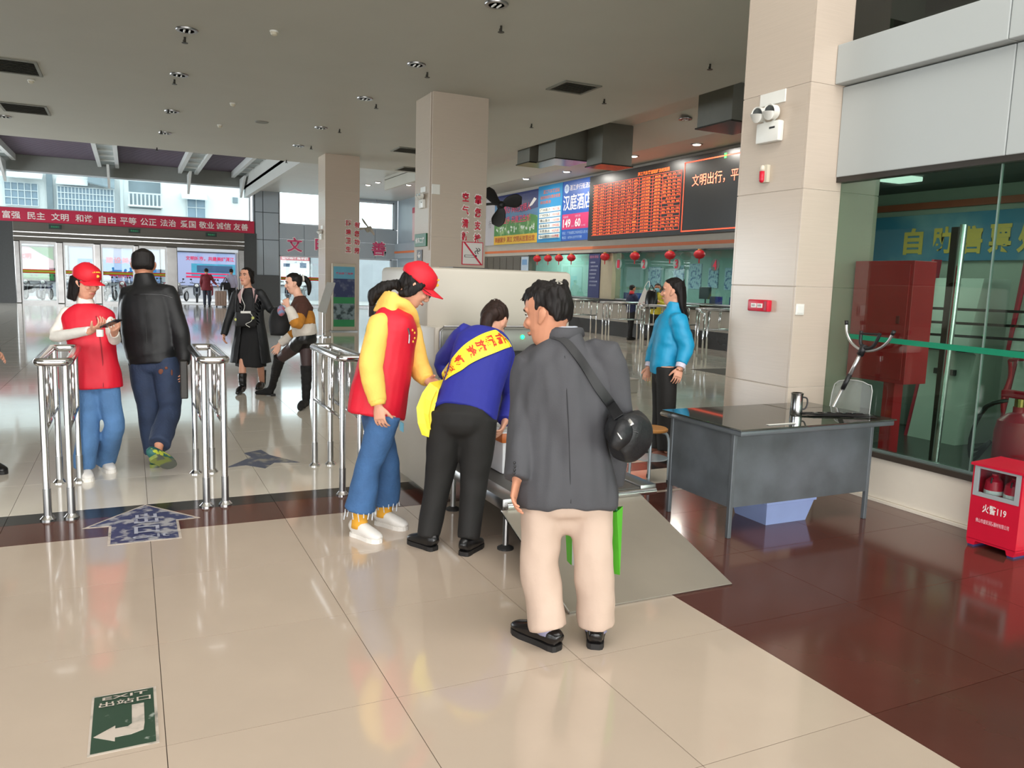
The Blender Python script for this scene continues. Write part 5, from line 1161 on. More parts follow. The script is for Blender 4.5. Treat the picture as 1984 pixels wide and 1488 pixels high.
# ------------------------------------------------------------------ people
def remesh(name, bm, voxel, mat, parent, smooth_it=4, wrinkle=0.0, wscale=9.0, wdir=(1,1,1), keep=1.0, **kw):
    """fuse overlapping closed pieces into one continuous skin"""
    bmesh.ops.recalc_face_normals(bm, faces=bm.faces)
    me = bpy.data.meshes.new('tmp'); bm.to_mesh(me); bm.free()
    o = bpy.data.objects.new('tmp', me); COL.objects.link(o)
    m = o.modifiers.new('r','REMESH'); m.mode = 'VOXEL'; m.voxel_size = voxel; m.use_smooth_shade = True
    if smooth_it:
        s = o.modifiers.new('s','SMOOTH'); s.factor = 0.5; s.iterations = smooth_it
    if keep < 1.0:
        d = o.modifiers.new('d','DECIMATE'); d.ratio = keep
    me2 = bpy.data.meshes.new_from_object(o.evaluated_get(bpy.context.evaluated_depsgraph_get()))
    bpy.data.objects.remove(o); bpy.data.meshes.remove(me)
    if wrinkle:
        n = noise.noise; nor = [v.normal.copy() for v in me2.vertices]
        for v,nn in zip(me2.vertices,nor):
            c = v.co; p = V((c.x*wscale*wdir[0], c.y*wscale*wdir[1], c.z*wscale*wdir[2]))
            v.co = c + nn*(wrinkle*(n(p)+.5*n(p*2.3)))
        me2.update()
    return link_mesh(name, me2, mat, parent, smooth=True, **kw)
SKIN = M('skin_warm',(214,158,132),.5,var=.04,scale=14,spec=.35); SKINT = M('skin_tan',(192,134,106),.5,var=.05,scale=14,spec=.35); SKINP = M('skin_pale',(226,176,152),.5,var=.04,scale=14,spec=.35)
HAIR = M('black_hair',(22,18,17),.55,var=.4,scale=70,stretch=(1,1,.12),bump=.12,bscale=160,spec=.25); HAIRB = M('dark_brown_hair',(40,25,20),.55,var=.4,scale=70,stretch=(1,1,.12),bump=.12,bscale=160,spec=.25)
LIPS = M('lips',(182,104,96),.45,var=0); EYEW = M('eye_white',(225,220,215),.3,var=0); EYED = M('eye_dark',(24,16,14),.2,var=0)
def unit(v): return V(v).normalized()
def heading(pos, a):
    v = V((pos[0],pos[1],0)).normalized(); r = V((v.y,-v.x,0)); a = math.radians(a)
    return v*math.cos(a)+r*math.sin(a)
HSL = [(.00,.024,.078,.030),(.05,.042,.085,.000),(.12,.053,.086,-.030),(.20,.060,.084,-.050),(.30,.066,.085,-.062),(.40,.070,.085,-.078),(.50,.073,.084,-.092),(.60,.075,.086,-.098),(.70,.076,.087,-.100),(.80,.072,.080,-.097),(.88,.061,.066,-.085),(.95,.042,.042,-.062),(1.0,.012,.005,-.020)]
HAIRSL = [(.30,.066,-.035,-.075),(.42,.080,-.010,-.102),(.52,.085,.012,-.112),(.62,.087,.030,-.116),(.70,.087,.052,-.116),(.78,.084,.078,-.113),(.86,.074,.080,-.102),(.95,.056,.056,-.080),(1.03,.030,.028,-.050),(1.06,.006,-.005,-.016)]
CAPSL = [(.63,.093,.090,-.116),(.72,.095,.100,-.120),(.82,.094,.102,-.118),(.94,.084,.092,-.106),(1.04,.064,.066,-.082),(1.12,.034,.034,-.048),(1.145,.006,.0,-.012)]
HAIRCAP = [(.30,.066,-.035,-.075),(.42,.080,-.012,-.102),(.52,.084,.008,-.108),(.62,.084,.02,-.108),(.70,.080,.03,-.102),(.76,.05,.0,-.06)]
class Head:
    def __init__(s, c, fwd, pitch=0.0, roll=0.0, k=1.0):
        f = V(fwd).normalized(); r = V((f.y,-f.x,0)).normalized(); p = math.radians(pitch)
        F = f*math.cos(p)-V((0,0,1))*math.sin(p); U = r.cross(F)
        rr = math.radians(roll); R2 = r*math.cos(rr)+U*math.sin(rr); U = R2.cross(F)
        s.c, s.r, s.f, s.u, s.k = V(c), R2, F, U, k
    def __call__(s, x, y, z): return s.c+(s.r*x+s.f*y+s.u*z)*s.k
    def t(s, t): return (t-.5)*.235
    def slices(s, bm, sl, seg=20, expo=2.25, front_expo=None):
        pts = []
        for t,hw,yf,yb in sl:
            pts.append((s(0,(yf+yb)/2,s.t(t)), hw*s.k, (yf-yb)/2*s.k))
        return loft(bm, pts, side=s.r, seg=seg, n=2, expo=expo)
def finger(bm, p, d, pn, L, r, curl):
    axis = d.cross(pn).normalized(); q = V(p); pts = [(q-d*.015,r*1.05,r*1.05)]; dd = d.copy()
    for i,f_ in enumerate((.42,.32,.26)):
        pts.append((q.copy(), r*(1.0-.07*i), r*(1.0-.07*i)))
        dd = Matrix.Rotation(math.radians(curl*(.8,1.0,.8)[i]),3,axis) @ dd
        q = q+dd*L*f_
    pts.append((q,r*.75,r*.75)); loft(bm, pts, seg=8, n=1, round1=True)
def hand(bm, wr, d, pn, curl=25, thumb_side=1, k=1.0, spread=5):
    """wr wrist point, d finger direction, pn palm normal (fingers curl towards it)"""
    d = V(d).normalized(); pn = V(pn); pn = (pn-d*pn.dot(d)).normalized(); s = d.cross(pn).normalized()*thumb_side   # s points to the thumb side
    w = V(wr)
    loft(bm,[(w-d*.05*k,.026*k,.021*k),(w,.027*k,.020*k),(w+d*.035*k,.038*k,.017*k),(w+d*.085*k,.042*k,.014*k)],side=s,seg=12,n=2)
    for off,L in ((.031,.070),(.0105,.079),(-.0105,.073),(-.031,.057)):
        dd = (d+s*off*2.2).normalized(); ca = math.radians(curl*.25)
        finger(bm, w+d*.083*k+s*off*k, dd, pn, L*k, .0082*k, curl)
    td = (d*.72+s*.62+pn*.32).normalized()
    b0 = w+d*.022*k+s*.024*k
    loft(bm,[(b0-td*.01,.013*k,.012*k),(b0+td*.032*k,.0125*k,.011*k),(b0+td*.032*k+(td+d*.3+pn*.25).normalized()*.028*k,.0098*k,.009*k),(b0+td*.032*k+(td+d*.5+pn*.5).normalized()*.052*k,.0075*k,.007*k)],side=s,seg=8,n=2,round1=True)
class Person:
    def __init__(s, label, base, J, fwd, head, skin=SKIN, k=1.0, group=None, vox=.006, detail=True):
        s.J = {a:V(b) for a,b in J.items()}; s.k = k; s.vox = vox; s.skin = skin; s.detail = detail
        s.t = thing('person', label, 'person', base, group); s.fwd = V(fwd).normalized(); s.right = V((s.fwd.y,-s.fwd.x,0)).normalized()
        s.H = head; s.hands = {}; s.hip = (s.J['hipL']+s.J['hipR'])/2; s.sh = (s.J['shL']+s.J['shR'])/2
    def body(s, curl=(25,25), palm=(None,None), legs=True, shin=.05, nose=1.0):
        J,H,bm = s.J,s.H,NB(); k = s.k
        H.slices(bm, HSL)
        z = H.t
        loft(bm,[(H(0,.070,z(.60)),.009*k,.008*k),(H(0,.086,z(.48)),.011*k,.010*k),(H(0,.101,z(.37)),.0155*k,.011*k),(H(0,.085,z(.325)),.014*k,.008*k)],side=H.r,seg=10,n=2,round1=True)
        for sg in (-1,1):
            loft(bm,[(H(sg*.012,.078,z(.62)),.010*k,.010*k),(H(sg*.035,.078,z(.635)),.010*k,.010*k),(H(sg*.056,.062,z(.61)),.009*k,.008*k)],seg=8,n=2)
            ball(bm,H(sg*.040,.066,z(.40)),.020*k,.018*k,.018*k,10)
            loft(bm,[(H(sg*.074,.008,z(.36)),.006*k,.010*k),(H(sg*.081,-.006,z(.44)),.008*k,.017*k),(H(sg*.085,-.014,z(.53)),.008*k,.021*k),(H(sg*.080,-.010,z(.585)),.006*k,.013*k)],side=H.r,seg=10,n=2,round0=True,round1=True)
        loft(bm,[(H(-.022,.078,z(.215)),.007*k,.006*k),(H(0,.085,z(.218)),.010*k,.007*k),(H(.022,.078,z(.215)),.007*k,.006*k)],side=H.u,seg=8,n=2,round0=True,round1=True)
        nk = J['neck']
        loft(bm,[(H(0,-.020,z(.30)),.055*k,.056*k),((H(0,-.02,z(.05))+nk)/2,.052*k,.054*k),(nk,.062*k,.060*k),(nk+(s.hip-nk)*.12,.080*k,.055*k)],side=H.r,seg=14,n=2)
        side = unit(J['shR']-J['shL'])
        ax = s.hip-nk
        loft(bm,[(nk+ax*.10,.07*k,.045*k),(nk+ax*.3,.095*k,.06*k),(nk+ax*.65,.085*k,.06*k),(nk+ax*1.0,.10*k,.075*k)],side=side,seg=14,n=2)
        for S,sg in (('L',-1),('R',1)):
            a,b_,c = J['sh'+S],J['el'+S],J['wr'+S]
            loft(bm,[(a+(nk-a)*.45-V((0,0,.06)),.035*k,.035*k),(a-V((0,0,.015)),.038*k,.038*k),((a+b_)/2,.040*k,.040*k),(b_,.034*k,.034*k),(b_+(c-b_)*.3,.036*k,.036*k),(c-(c-b_)*.12,.026*k,.024*k)],seg=12,n=2)
            hd = J.get('hd'+S, c+(c-b_).normalized()*.1); d = (hd-c)
            pn = palm[0 if S=='L' else 1]; pn = V(pn) if pn is not None else -side*sg
            ts = 1 if (S=='R') else -1
            cr_ = (d.normalized().cross((pn-d.normalized()*pn.dot(d.normalized())))).normalized()
            # choose the thumb side so that it points forward / inward of the hand
            pref = J.get('th'+S, s.fwd)
            ts = 1 if cr_.dot(V(pref))>0 else -1
            loft(bm,[(c-(c-b_).normalized()*.05,.027*k,.024*k),(c+d.normalized()*.01,.027*k,.022*k)],side=cr_,seg=12,n=1)
            hand(bm, c, d, pn, curl[0 if S=='L' else 1], ts, k)
            if legs:
                h,kn,an = J['hip'+S],J['knee'+S],J['ank'+S]
                loft(bm,[(h+V((0,0,.03)),.07*k,.07*k),((h+kn)/2,.06*k,.06*k),(kn,.048*k,.048*k),(kn+(an-kn)*.3,shin*k,shin*k),(an,.033*k,.035*k),(an-V((0,0,.045)),.024*k,.028*k)],seg=12,n=2)
        o = remesh('body', bm, s.vox*.72, s.skin, s.t, smooth_it=3, keep=.45)
        if s.detail:
            for sg in (-1,1):
                b = NB(); ball(b,H(sg*.031,.0715,z(.515)),.0130*k,.0075*k,.0060*k,10,Matrix((H.r,H.f,H.u)).transposed()); e = ob('eye', b, EYEW, s.t, smooth=True)
                b = NB(); ball(b,H(sg*.031,.0748,z(.513)),.0064*k,.0055*k,.0062*k,8,Matrix((H.r,H.f,H.u)).transposed()); ob('iris', b, EYED, e, smooth=True)
                b = NB(); loft(b,[(H(sg*.014,.0865,z(.600)),.003*k,.004*k),(H(sg*.035,.086,z(.63)),.003*k,.005*k),(H(sg*.055,.071,z(.61)),.002*k,.003*k)],side=H.f,seg=6,n=2); ob('eyebrow', b, HAIR, s.t, smooth=True)
                b = NB(); loft(b,[(H(sg*.018,.0795,z(.53)),.002*k,.002*k),(H(sg*.033,.0820,z(.545)),.0025*k,.003*k),(H(sg*.049,.071,z(.53)),.002*k,.002*k)],side=H.f,seg=6,n=2); ob('eyelash', b, HAIR, s.t, smooth=True)
            b = NB(); loft(b,[(H(-.023,.080,z(.218)),.003*k,.003*k),(H(-.008,.0885,z(.230)),.0048*k,.0042*k),(H(.008,.0885,z(.230)),.0048*k,.0042*k),(H(.023,.080,z(.218)),.003*k,.003*k)],side=H.f,seg=8,n=2)
            loft(b,[(H(-.02,.080,z(.207)),.003*k,.003*k),(H(0,.0885,z(.196)),.0048*k,.005*k),(H(.02,.080,z(.207)),.003*k,.003*k)],side=H.f,seg=8,n=2); ob('lips', b, LIPS, s.t, smooth=True)
        return o
    def torso(s, bm, prof, tw=None, top='neck', curve=0.0):
        """prof: (t, half width, half depth, forward shift); t=0 hips, 1 neck, along the spine"""
        J = s.J; a,b_ = s.hip,J[top]; ax = b_-a; hs = unit(J['hipR']-J['hipL']); ss = unit(J['shR']-J['shL'])
        side = (hs+ss).normalized(); fw = ax.normalized().cross(side)*-1; fw = side.cross(ax.normalized())*-1
        fw = ax.normalized().cross(side); fw = fw if fw.dot(s.fwd)>0 or abs(fw.dot(s.fwd))<.2 else -fw
        pts = []
        for t,w,d,*f_ in prof:
            p = a+ax*t if t>=0 else a+V((0,0,ax.length*t)) if s.upright else a+ax*t
            pts.append((p+fw*((f_[0] if f_ else 0)+curve*math.sin(math.pi*max(0,min(1,t))))*s.k, w*s.k, d*s.k))
        return loft(bm, pts, side=side, seg=24, n=3, expo=2.3)
    upright = True
    def sleeve(s, bm, S, r, to=1.0, start=.12, cuff=None):
        J = s.J; a,b_,c = J['sh'+S],J['el'+S],J['wr'+S]; nk = J['neck']; k = s.k
        e = b_+(c-b_)*to; mid = (b_+e)/2
        pts = [(a+(nk-a)*(start+.35)+V((0,0,-.06)),r[0]*.8*k,r[0]*.8*k),(a+(nk-a)*.05,r[0]*k,r[0]*k),((a+b_)/2,r[1]*k,r[1]*k),(b_,r[2]*k,r[2]*k),(mid,r[3]*k,r[3]*k),(e,r[4]*k,r[4]*k)]
        return loft(bm, pts, seg=16, n=3)
    def trousers(s, mat, r, drop=0.0, waist=.16, name='trousers', wr=.006, top=.06, depth=None, hemr=None, seat=0.0):
        """r = (thigh, knee, hem) radii; drop shortens (+) the hem above the ankle"""
        J = s.J; bm = NB(); k = s.k; hs = unit(J['hipR']-J['hipL']); up = V((0,0,1)) if s.upright else unit(J['neck']-s.hip)
        d = depth or waist*.72
        sb = -s.fwd*seat
        loft(bm,[(s.hip+up*(top+.06),waist*.80*k,d*.75*k),(s.hip+up*top,waist*.97*k,d*.95*k),(s.hip+sb,waist*1.04*k,(d+seat*.5)*k),(s.hip-V((0,0,.06))+sb*.8,waist*.92*k,d*.95*k),(s.hip-V((0,0,.085))+sb*.6,waist*.6*k,d*.7*k)],side=hs,seg=20,n=3,expo=2.3,round1=True)
        for S in 'LR':
            h,kn,an = J['hip'+S],J['knee'+S],J['ank'+S]; e = an+V((0,0,drop))
            hr = r[2] if hemr is None else hemr
            loft(bm,[(h+V((0,0,.02))+sb*.6,r[0]*k,r[0]*1.05*k),(h+(kn-h)*.35+sb*.3,r[0]*.97*k,r[0]*.98*k),(h+(kn-h)*.7,(r[0]*.45+r[1]*.55)*k,(r[0]*.45+r[1]*.55)*k),(kn,r[1]*k,r[1]*k),(kn+(e-kn)*.5,(r[1]*.5+r[2]*.5)*k,(r[1]*.5+r[2]*.5)*1.04*k),(e,hr*k,hr*1.08*k)],side=hs,seg=18,n=3)
        return remesh(name, bm, .010 if s.detail else .016, mat, s.t, smooth_it=7, wrinkle=wr, wscale=7, wdir=(1,1,.8))
    def shoes(s, mat, sole, L=.255, w=.045, h=.075, name='shoe', heel=0.0, lace=None, lift=None):
        J = s.J; k = s.k
        for S in 'LR':
            an,toe = J['ank'+S],J['toe'+S]; f = toe-an
            if lift and S in lift: u = V(lift[S]).normalized(); f = (f-u*f.dot(u)).normalized()
            else: u = V((0,0,1)); f = V((f.x,f.y,0)).normalized()
            r = f.cross(u); base = toe-f*L*k
            if not (lift and S in lift): base = V((an.x,an.y,toe.z))-f*.066*k
            P = lambda y,z: base+f*y*L*k+u*z*k
            bm = NB()
            loft(bm,[(P(.0,.045),.026*k,.034*k),(P(.10,.048+h*.15),.036*k,(.03+h*.3)*k),(P(.30,.045+h*.2),.038*k,(.02+h*.42)*k),(P(.52,.05),.043*k,.040*k),(P(.75,.040),w*k,.030*k),(P(.92,.034),w*.8*k,.022*k),(P(1.0,.030),w*.45*k,.012*k)],side=r,seg=16,n=3,expo=2.4)
            sh_ = ob(name, bm, mat, s.t, smooth=True)
            bm = NB()
            out = [(0.0,.4),(.03,.72),(.12,.85),(.3,.82),(.5,.92),(.72,1.08),(.88,.95),(.97,.62),(1.01,.25)]
            top_ = [P(y,.026)+r*w*q*k for y,q in out]+[P(y,.026)-r*w*q*k for y,q in out[::-1]]
            prism(bm, top_, -u*.026*k); ob('sole', bm, sole, sh_)
            if lace:
                for q in range(4):
                    bm = NB(); y = .42+.085*q; z = .094-.011*q; tube(bm,[P(y,z-.012)-r*.026*k,P(y+.02,z)+r*0,P(y,z-.012)+r*.026*k],.0035*k,6,2); ob('lace', bm, lace, sh_)
    def hair(s, mat, sl=HAIRSL, extra=None, wr=.004, name='hair', vox=.006):
        bm = NB(); s.H.slices(bm, sl, expo=2.1)
        if extra: extra(bm, s.H)
        return remesh(name, bm, vox if s.detail else .012, mat, s.t, smooth_it=2, wrinkle=wr, wscale=38, wdir=(1,1,.25))
    def cap(s, mat):
        H = s.H; z = H.t; bm = NB(); H.slices(bm, CAPSL, expo=2.05); c = ob('cap', bm, mat, s.t, smooth=True)
        bm = NB(); n = 9
        for dz,flip in ((0,0),(.006,1)):
            pass
        rows = []
        for j in range(5):
            row = []
            for i in range(n):
                a = (i/(n-1)-.5)*2; x = a*.080*(1-.06*j*.5); y0 = .088*math.sqrt(max(0,1-(a*.98)**2))*.95; y = y0+(.092*(1-a*a*.5))*j/4
                row.append(H(x,y,z(.685)-.030*a*a-.016*(j/4)))
            rows.append(row)
        tv = [[bm.verts.new(p) for p in r_] for r_ in rows]; bv = [[bm.verts.new(p-H.u*.006) for p in r_] for r_ in rows]
        for j in range(4):
            for i in range(n-1):
                bm.faces.new((tv[j][i],tv[j][i+1],tv[j+1][i+1],tv[j+1][i])); bm.faces.new((bv[j][i],bv[j+1][i],bv[j+1][i+1],bv[j][i+1]))
        for i in range(n-1):
            bm.faces.new((tv[4][i],tv[4][i+1],bv[4][i+1],bv[4][i])); bm.faces.new((tv[0][i+1],tv[0][i],bv[0][i],bv[0][i+1]))
        for j in range(4):
            bm.faces.new((tv[j][0],tv[j+1][0],bv[j+1][0],bv[j][0])); bm.faces.new((tv[j+1][-1],tv[j][-1],bv[j][-1],bv[j+1][-1]))
        ob('brim', bm, mat, c, smooth='auto')
        bm = NB(); ball(bm,H(0,-.008,z(1.15)),.009,.009,.006,8); ob('button', bm, mat, c, smooth=True)
        bm = NB()
        for k in range(6):
            a = math.radians(-50+20*k); x = .040*math.sin(a); zz = z(.86)+.022*math.cos(a); ball(bm,H(x,.099-.02*abs(math.sin(a)),zz),.006,.004,.006,6)
        ball(bm,H(0,.101,z(.82)),.014,.004,.011,8); ob('emblem', bm, M('cap_yellow',(235,185,60),.5,var=0), c)
        return c
def drape(target, pts, off=.006):
    """lay points on the surface of a garment, as seen along the line from the hall floor in front of it"""
    me = target.data; org = ORG[target.parent]
    bv = BVHTree.FromPolygons([v.co+org for v in me.vertices],[p.vertices for p in me.polygons])
    out = []
    for p in pts:
        d = (V(p)-CAM).normalized(); hit = bv.ray_cast(CAM,d)
        if hit[0] is not None: q = hit[0]-d*off
        else:
            nr = bv.find_nearest(V(p)); q = nr[0]+nr[1]*off
        out.append(q)
    return out
def resample(P, n):
    P = [V(p) for p in P]; L = [0.0]
    for a,b_ in zip(P,P[1:]): L.append(L[-1]+(b_-a).length)
    out = []
    for k in range(n):
        t = L[-1]*k/(n-1); i = max(0,min(len(P)-2,next((q for q in range(len(L)-1) if L[q+1]>=t),len(P)-2)))
        f_ = (t-L[i])/max(1e-9,L[i+1]-L[i]); out.append(cr(P[max(i-1,0)],P[i],P[i+1],P[min(i+2,len(P)-1)],f_))
    return out
def strip_grid(target, U, L, n=40, m=7, off=.009):
    """grid of points for a band of cloth lying on a garment"""
    U, L = resample(U,n), resample(L,n); G = []
    for a,b_ in zip(U,L): G.append(drape(target,[a.lerp(b_,j/(m-1)) for j in range(m)],off))
    for _ in range(2):
        H_ = [[p.copy() for p in r_] for r_ in G]
        for i in range(1,n-1):
            for j in range(m): H_[i][j] = G[i][j]*.5+(G[i-1][j]+G[i+1][j])*.25
        G = H_
    return G
def grid_mesh(bm, G, t=.003):
    n, m = len(G), len(G[0]); nr = []
    for i in range(n):
        row = []
        for j in range(m):
            a = G[min(i+1,n-1)][j]-G[max(i-1,0)][j]; b_ = G[i][min(j+1,m-1)]-G[i][max(j-1,0)]; q = a.cross(b_).normalized()
            if q.dot(CAM-G[i][j])<0: q = -q
            row.append(q)
        nr.append(row)
    A = [[bm.verts.new(G[i][j]+nr[i][j]*t) for j in range(m)] for i in range(n)]; B = [[bm.verts.new(G[i][j]) for j in range(m)] for i in range(n)]
    for i in range(n-1):
        for j in range(m-1):
            bm.faces.new((A[i][j],A[i+1][j],A[i+1][j+1],A[i][j+1])); bm.faces.new((B[i][j],B[i][j+1],B[i+1][j+1],B[i+1][j]))
        bm.faces.new((A[i][0],B[i][0],B[i+1][0],A[i+1][0])); bm.faces.new((A[i][-1],A[i+1][-1],B[i+1][-1],B[i][-1]))
    for j in range(m-1):
        bm.faces.new((A[0][j],A[0][j+1],B[0][j+1],B[0][j])); bm.faces.new((A[-1][j+1],A[-1][j],B[-1][j],B[-1][j+1]))
    return nr
def ribbon(bm, A, B, t=.003):
    """strip between two rows of points"""
    n = len(A); up = [bm.verts.new(p) for p in A]; lo = [bm.verts.new(p) for p in B]
    nn = []
    for i in range(n):
        j = min(i+1,n-1); i0 = max(i-1,0); nn.append(((V(A[j])-V(A[i0])).cross(V(B[i])-V(A[i]))).normalized())
    u2 = [bm.verts.new(V(A[i])+nn[i]*t) for i in range(n)]; l2 = [bm.verts.new(V(B[i])+nn[i]*t) for i in range(n)]
    for i in range(n-1):
        bm.faces.new((up[i],up[i+1],lo[i+1],lo[i])); bm.faces.new((u2[i],l2[i],l2[i+1],u2[i+1])); bm.faces.new((up[i],u2[i],u2[i+1],up[i+1])); bm.faces.new((lo[i],lo[i+1],l2[i+1],l2[i]))
    bm.faces.new((up[0],lo[0],l2[0],u2[0])); bm.faces.new((up[-1],u2[-1],l2[-1],lo[-1]))
    return bm
JEAN = M('blue_denim',(78,118,164),.8,var=.14,scale=7,bump=.25,bscale=60); JEAND = M('dark_denim',(38,52,78),.8,var=.2,scale=7,bump=.25,bscale=60); JEANM = M('mid_denim',(58,96,142),.8,var=.16,scale=7,bump=.25,bscale=60)
VEST = M('volunteer_red',(208,16,44),.55,var=.05,scale=8,bump=.08,bscale=30); CAPR = M('cap_red',(212,18,40),.6,var=.04,scale=20)
WHITEK = M('white_knit',(226,222,214),.8,var=.04,scale=30,bump=.15); BLK = M('black_cloth_plain',(24,24,27),.7,var=.15,scale=10); BLKL = M('black_leather',(20,20,21),.3,var=.1,scale=20)
SHW = M('white_trainer',(222,218,212),.55,var=.05,scale=20); SOLW = M('white_sole',(230,226,220),.6,var=.02); SOLB = M('black_sole',(26,24,24),.6,var=0)

# --- volunteer with red cap, white sleeves and phone (left)
f_ = heading((-.28,6.6),138)
J = dict(hipR=(-0.301,6.699,0.741),hipL=(-0.183,6.674,0.733),kneeR=(-0.309,6.597,0.398),kneeL=(-0.135,6.568,0.394),ankR=(-0.356,6.641,0.079),ankL=(-0.219,6.866,0.080),toeR=(-0.271,6.305,0.000),toeL=(-0.134,6.611,0.000),
 shR=(-0.430,6.822,1.236),shL=(-0.187,6.793,1.232),elR=(-0.514,6.771,1.064),elL=(-0.116,6.620,1.051),wrR=(-0.249,6.405,1.132),wrL=(-0.110,6.402,1.113),neck=(-0.307,6.817,1.300),hdR=(-0.173,6.331,1.185),hdL=(-0.100,6.273,1.185))
g = Person('woman volunteer in a red cap and red vest with white sleeves, looking at a phone',(-.28,6.6,0),J,f_,Head((-0.293,6.789,1.468),heading((-.28,6.6),140),14,k=.97),SKIN,.95)
g.body(curl=(35,35),palm=(-f_+V((0,0,.6)),-f_+V((0,0,.6))))
g.hair(HAIR,HAIRCAP, extra=lambda bm,H: [loft(bm,[(H(sg*.065,-.04,H.t(.6)),.028,.06),(H(sg*.072,-.045,H.t(.2)),.026,.055),(H(sg*.076,-.05,H.t(-.15)),.018,.045)],side=H.r,seg=12,n=3) for sg in (-1,1)]+[loft(bm,[(H(0,-.09,H.t(.6)),.07,.03),(H(0,-.09,H.t(.2)),.075,.03),(H(0,-.085,H.t(-.18)),.07,.022)],side=H.r,seg=14,n=3)])
g.cap(CAPR)
bm = NB(); g.torso(bm,[(.02,.14,.10),(.4,.125,.095),(.75,.130,.09),(.90,.085,.07),(1.02,.064,.064),(1.12,.060,.060)])
for S in 'LR': g.sleeve(bm,S,(.056,.052,.046,.042,.034),.93)
remesh('turtleneck', bm, .009, WHITEK, g.t, wrinkle=.005, wscale=12, wdir=(.5,.5,1.6))
bm = NB(); g.torso(bm,[(-.10,.185,.145),(.05,.18,.145),(.35,.165,.135),(.7,.190,.135),(.84,.195,.120),(.93,.150,.100),(1.0,.078,.074)])
vst = remesh('vest', bm, .009, VEST, g.t, wrinkle=.010, wscale=6, wdir=(1,1,.6))
bm = NB(); hp = g.hip; tube(bm,drape(vst,[(-0.232,6.567,1.227),(-0.212,6.537,1.085),(-0.197,6.503,0.897),(-0.199,6.476,0.708)],.002),.004,6,3); ob('zip', bm, M('zip_red',(150,14,34),.4,var=0), vst)
g.trousers(JEAN,(.088,.078,.090),drop=.0,waist=.14,top=-.02,depth=.095)
g.shoes(SHW,SOLW,.25,lace=WHITETXT)
bm = NB(); a = V((-0.126,6.263,1.186)); d1 = V((-0.072,6.220,1.225))-V((-0.170,6.304,1.168)); d1.normalize(); n1 = (V((0,0,1))*.8-f_*.5).normalized(); s1 = d1.cross(n1)
prism(bm,[a-d1*.072-s1*.036,a+d1*.072-s1*.036,a+d1*.072+s1*.036,a-d1*.072+s1*.036],n1*.009); tag(ob('smartphone', bm, M('phone_black',(28,28,30),.15,var=0)),'dark smartphone held by the volunteer in white sleeves','phone')
bm = NB(); lathe(bm,(-0.202,6.309,1.094),[(.001,0),(.022,0),(.024,.01),(.024,.05),(.001,.052)],14); tag(ob('paper_cup', bm, WHITEP, smooth='auto'),'small white cup under the hand of the volunteer in white sleeves','cup')

# --- man in black leather jacket walking away
f_ = heading((.16,6.8),-6)
J = dict(hipL=(0.073,6.979,0.834),hipR=(0.246,6.896,0.840),kneeL=(0.110,6.872,0.453),kneeR=(0.261,6.737,0.493),ankL=(0.142,6.851,0.108),ankR=(0.164,6.436,0.259),toeL=(0.154,6.967,0.000),toeR=(0.266,6.385,0.090),
 shL=(-0.001,7.105,1.376),shR=(0.273,6.973,1.385),elL=(-0.044,7.150,1.081),elR=(0.363,6.836,1.053),wrL=(0.023,7.309,0.853),wrR=(0.371,6.667,0.846),neck=(0.111,7.064,1.467),hdR=(0.365,6.589,0.749),hdL=(0.032,7.336,0.762))
m = Person('man in a black leather jacket and dark jeans walking away between the railings',(.16,6.8,0),J,f_,Head((0.104,7.089,1.615),heading((.16,6.8),4),0,k=1.06),SKINT,1.02)
m.body()
m.hair(HAIR,[(.34,.066,-.045,-.078),(.44,.079,-.022,-.099),(.55,.081,.002,-.107),(.66,.083,.035,-.109),(.76,.082,.068,-.107),(.86,.071,.074,-.096),(.95,.052,.050,-.072),(1.03,.012,.0,-.02)],wr=.0015)
bm = NB(); m.torso(bm,[(-.02,.200,.135),(.06,.195,.14),(.12,.21,.15),(.45,.222,.15),(.7,.215,.145),(.86,.175,.12),(.95,.105,.09),(1.06,.075,.078),(1.12,.07,.075)])
for S in 'LR': m.sleeve(bm,S,(.082,.074,.066,.058,.046),.97)
jk = remesh('jacket', bm, .010, M('jacket_leather',(24,25,27),.48,var=.12,scale=10,bump=.08,bscale=25,spec=.35), m.t, wrinkle=.006, wscale=6, wdir=(.8,.8,1.1))
bm = NB(); tube(bm,drape(jk,[(-0.061,6.950,1.347),(0.036,6.908,1.378),(0.138,6.859,1.386),(0.241,6.809,1.381),(0.299,6.778,1.363)],.001),.004,6,3); ob('back_seam', bm, BLKL, jk)
bm = NB(); tube(bm,drape(jk,[(0.116,6.869,1.377),(0.107,6.845,1.183),(0.109,6.818,1.002)],.001),.003,6,3); ob('back_seam', bm, BLKL, jk)
m.trousers(JEAND,(.105,.085,.080),drop=.0,waist=.17,wr=.009,top=.0)
bm = NB(); q = drape(m.t.children[-1],[(0.198,6.632,0.796),(0.235,6.619,0.825),(0.273,6.595,0.791)],.004); ball(bm,q[0],.02,.006,.022,8); ball(bm,q[1],.012,.005,.012,8); ball(bm,q[2],.007,.006,.025,8); ob('pocket_patch', bm, M('denim_rust',(110,62,44),.7,var=0), m.t)
m.shoes(M('trainer_green',(30,90,84),.55,rgb2=(190,200,60),thr=(.55,.6),scale=14),M('sole_lime',(120,132,60),.6,rgb2=(84,90,84),thr=(.45,.55),scale=8),.27,lift={'R':(-.25,.55,.62)})
bm = NB(); box(bm,(0.329,6.492,0.889),(0.382,6.626,0.596),.01); t = tag(ob('document_case', bm, M('case_dark',(44,42,38),.4,var=.1)),'narrow dark case hanging from the hand of the man in black jacket','case')

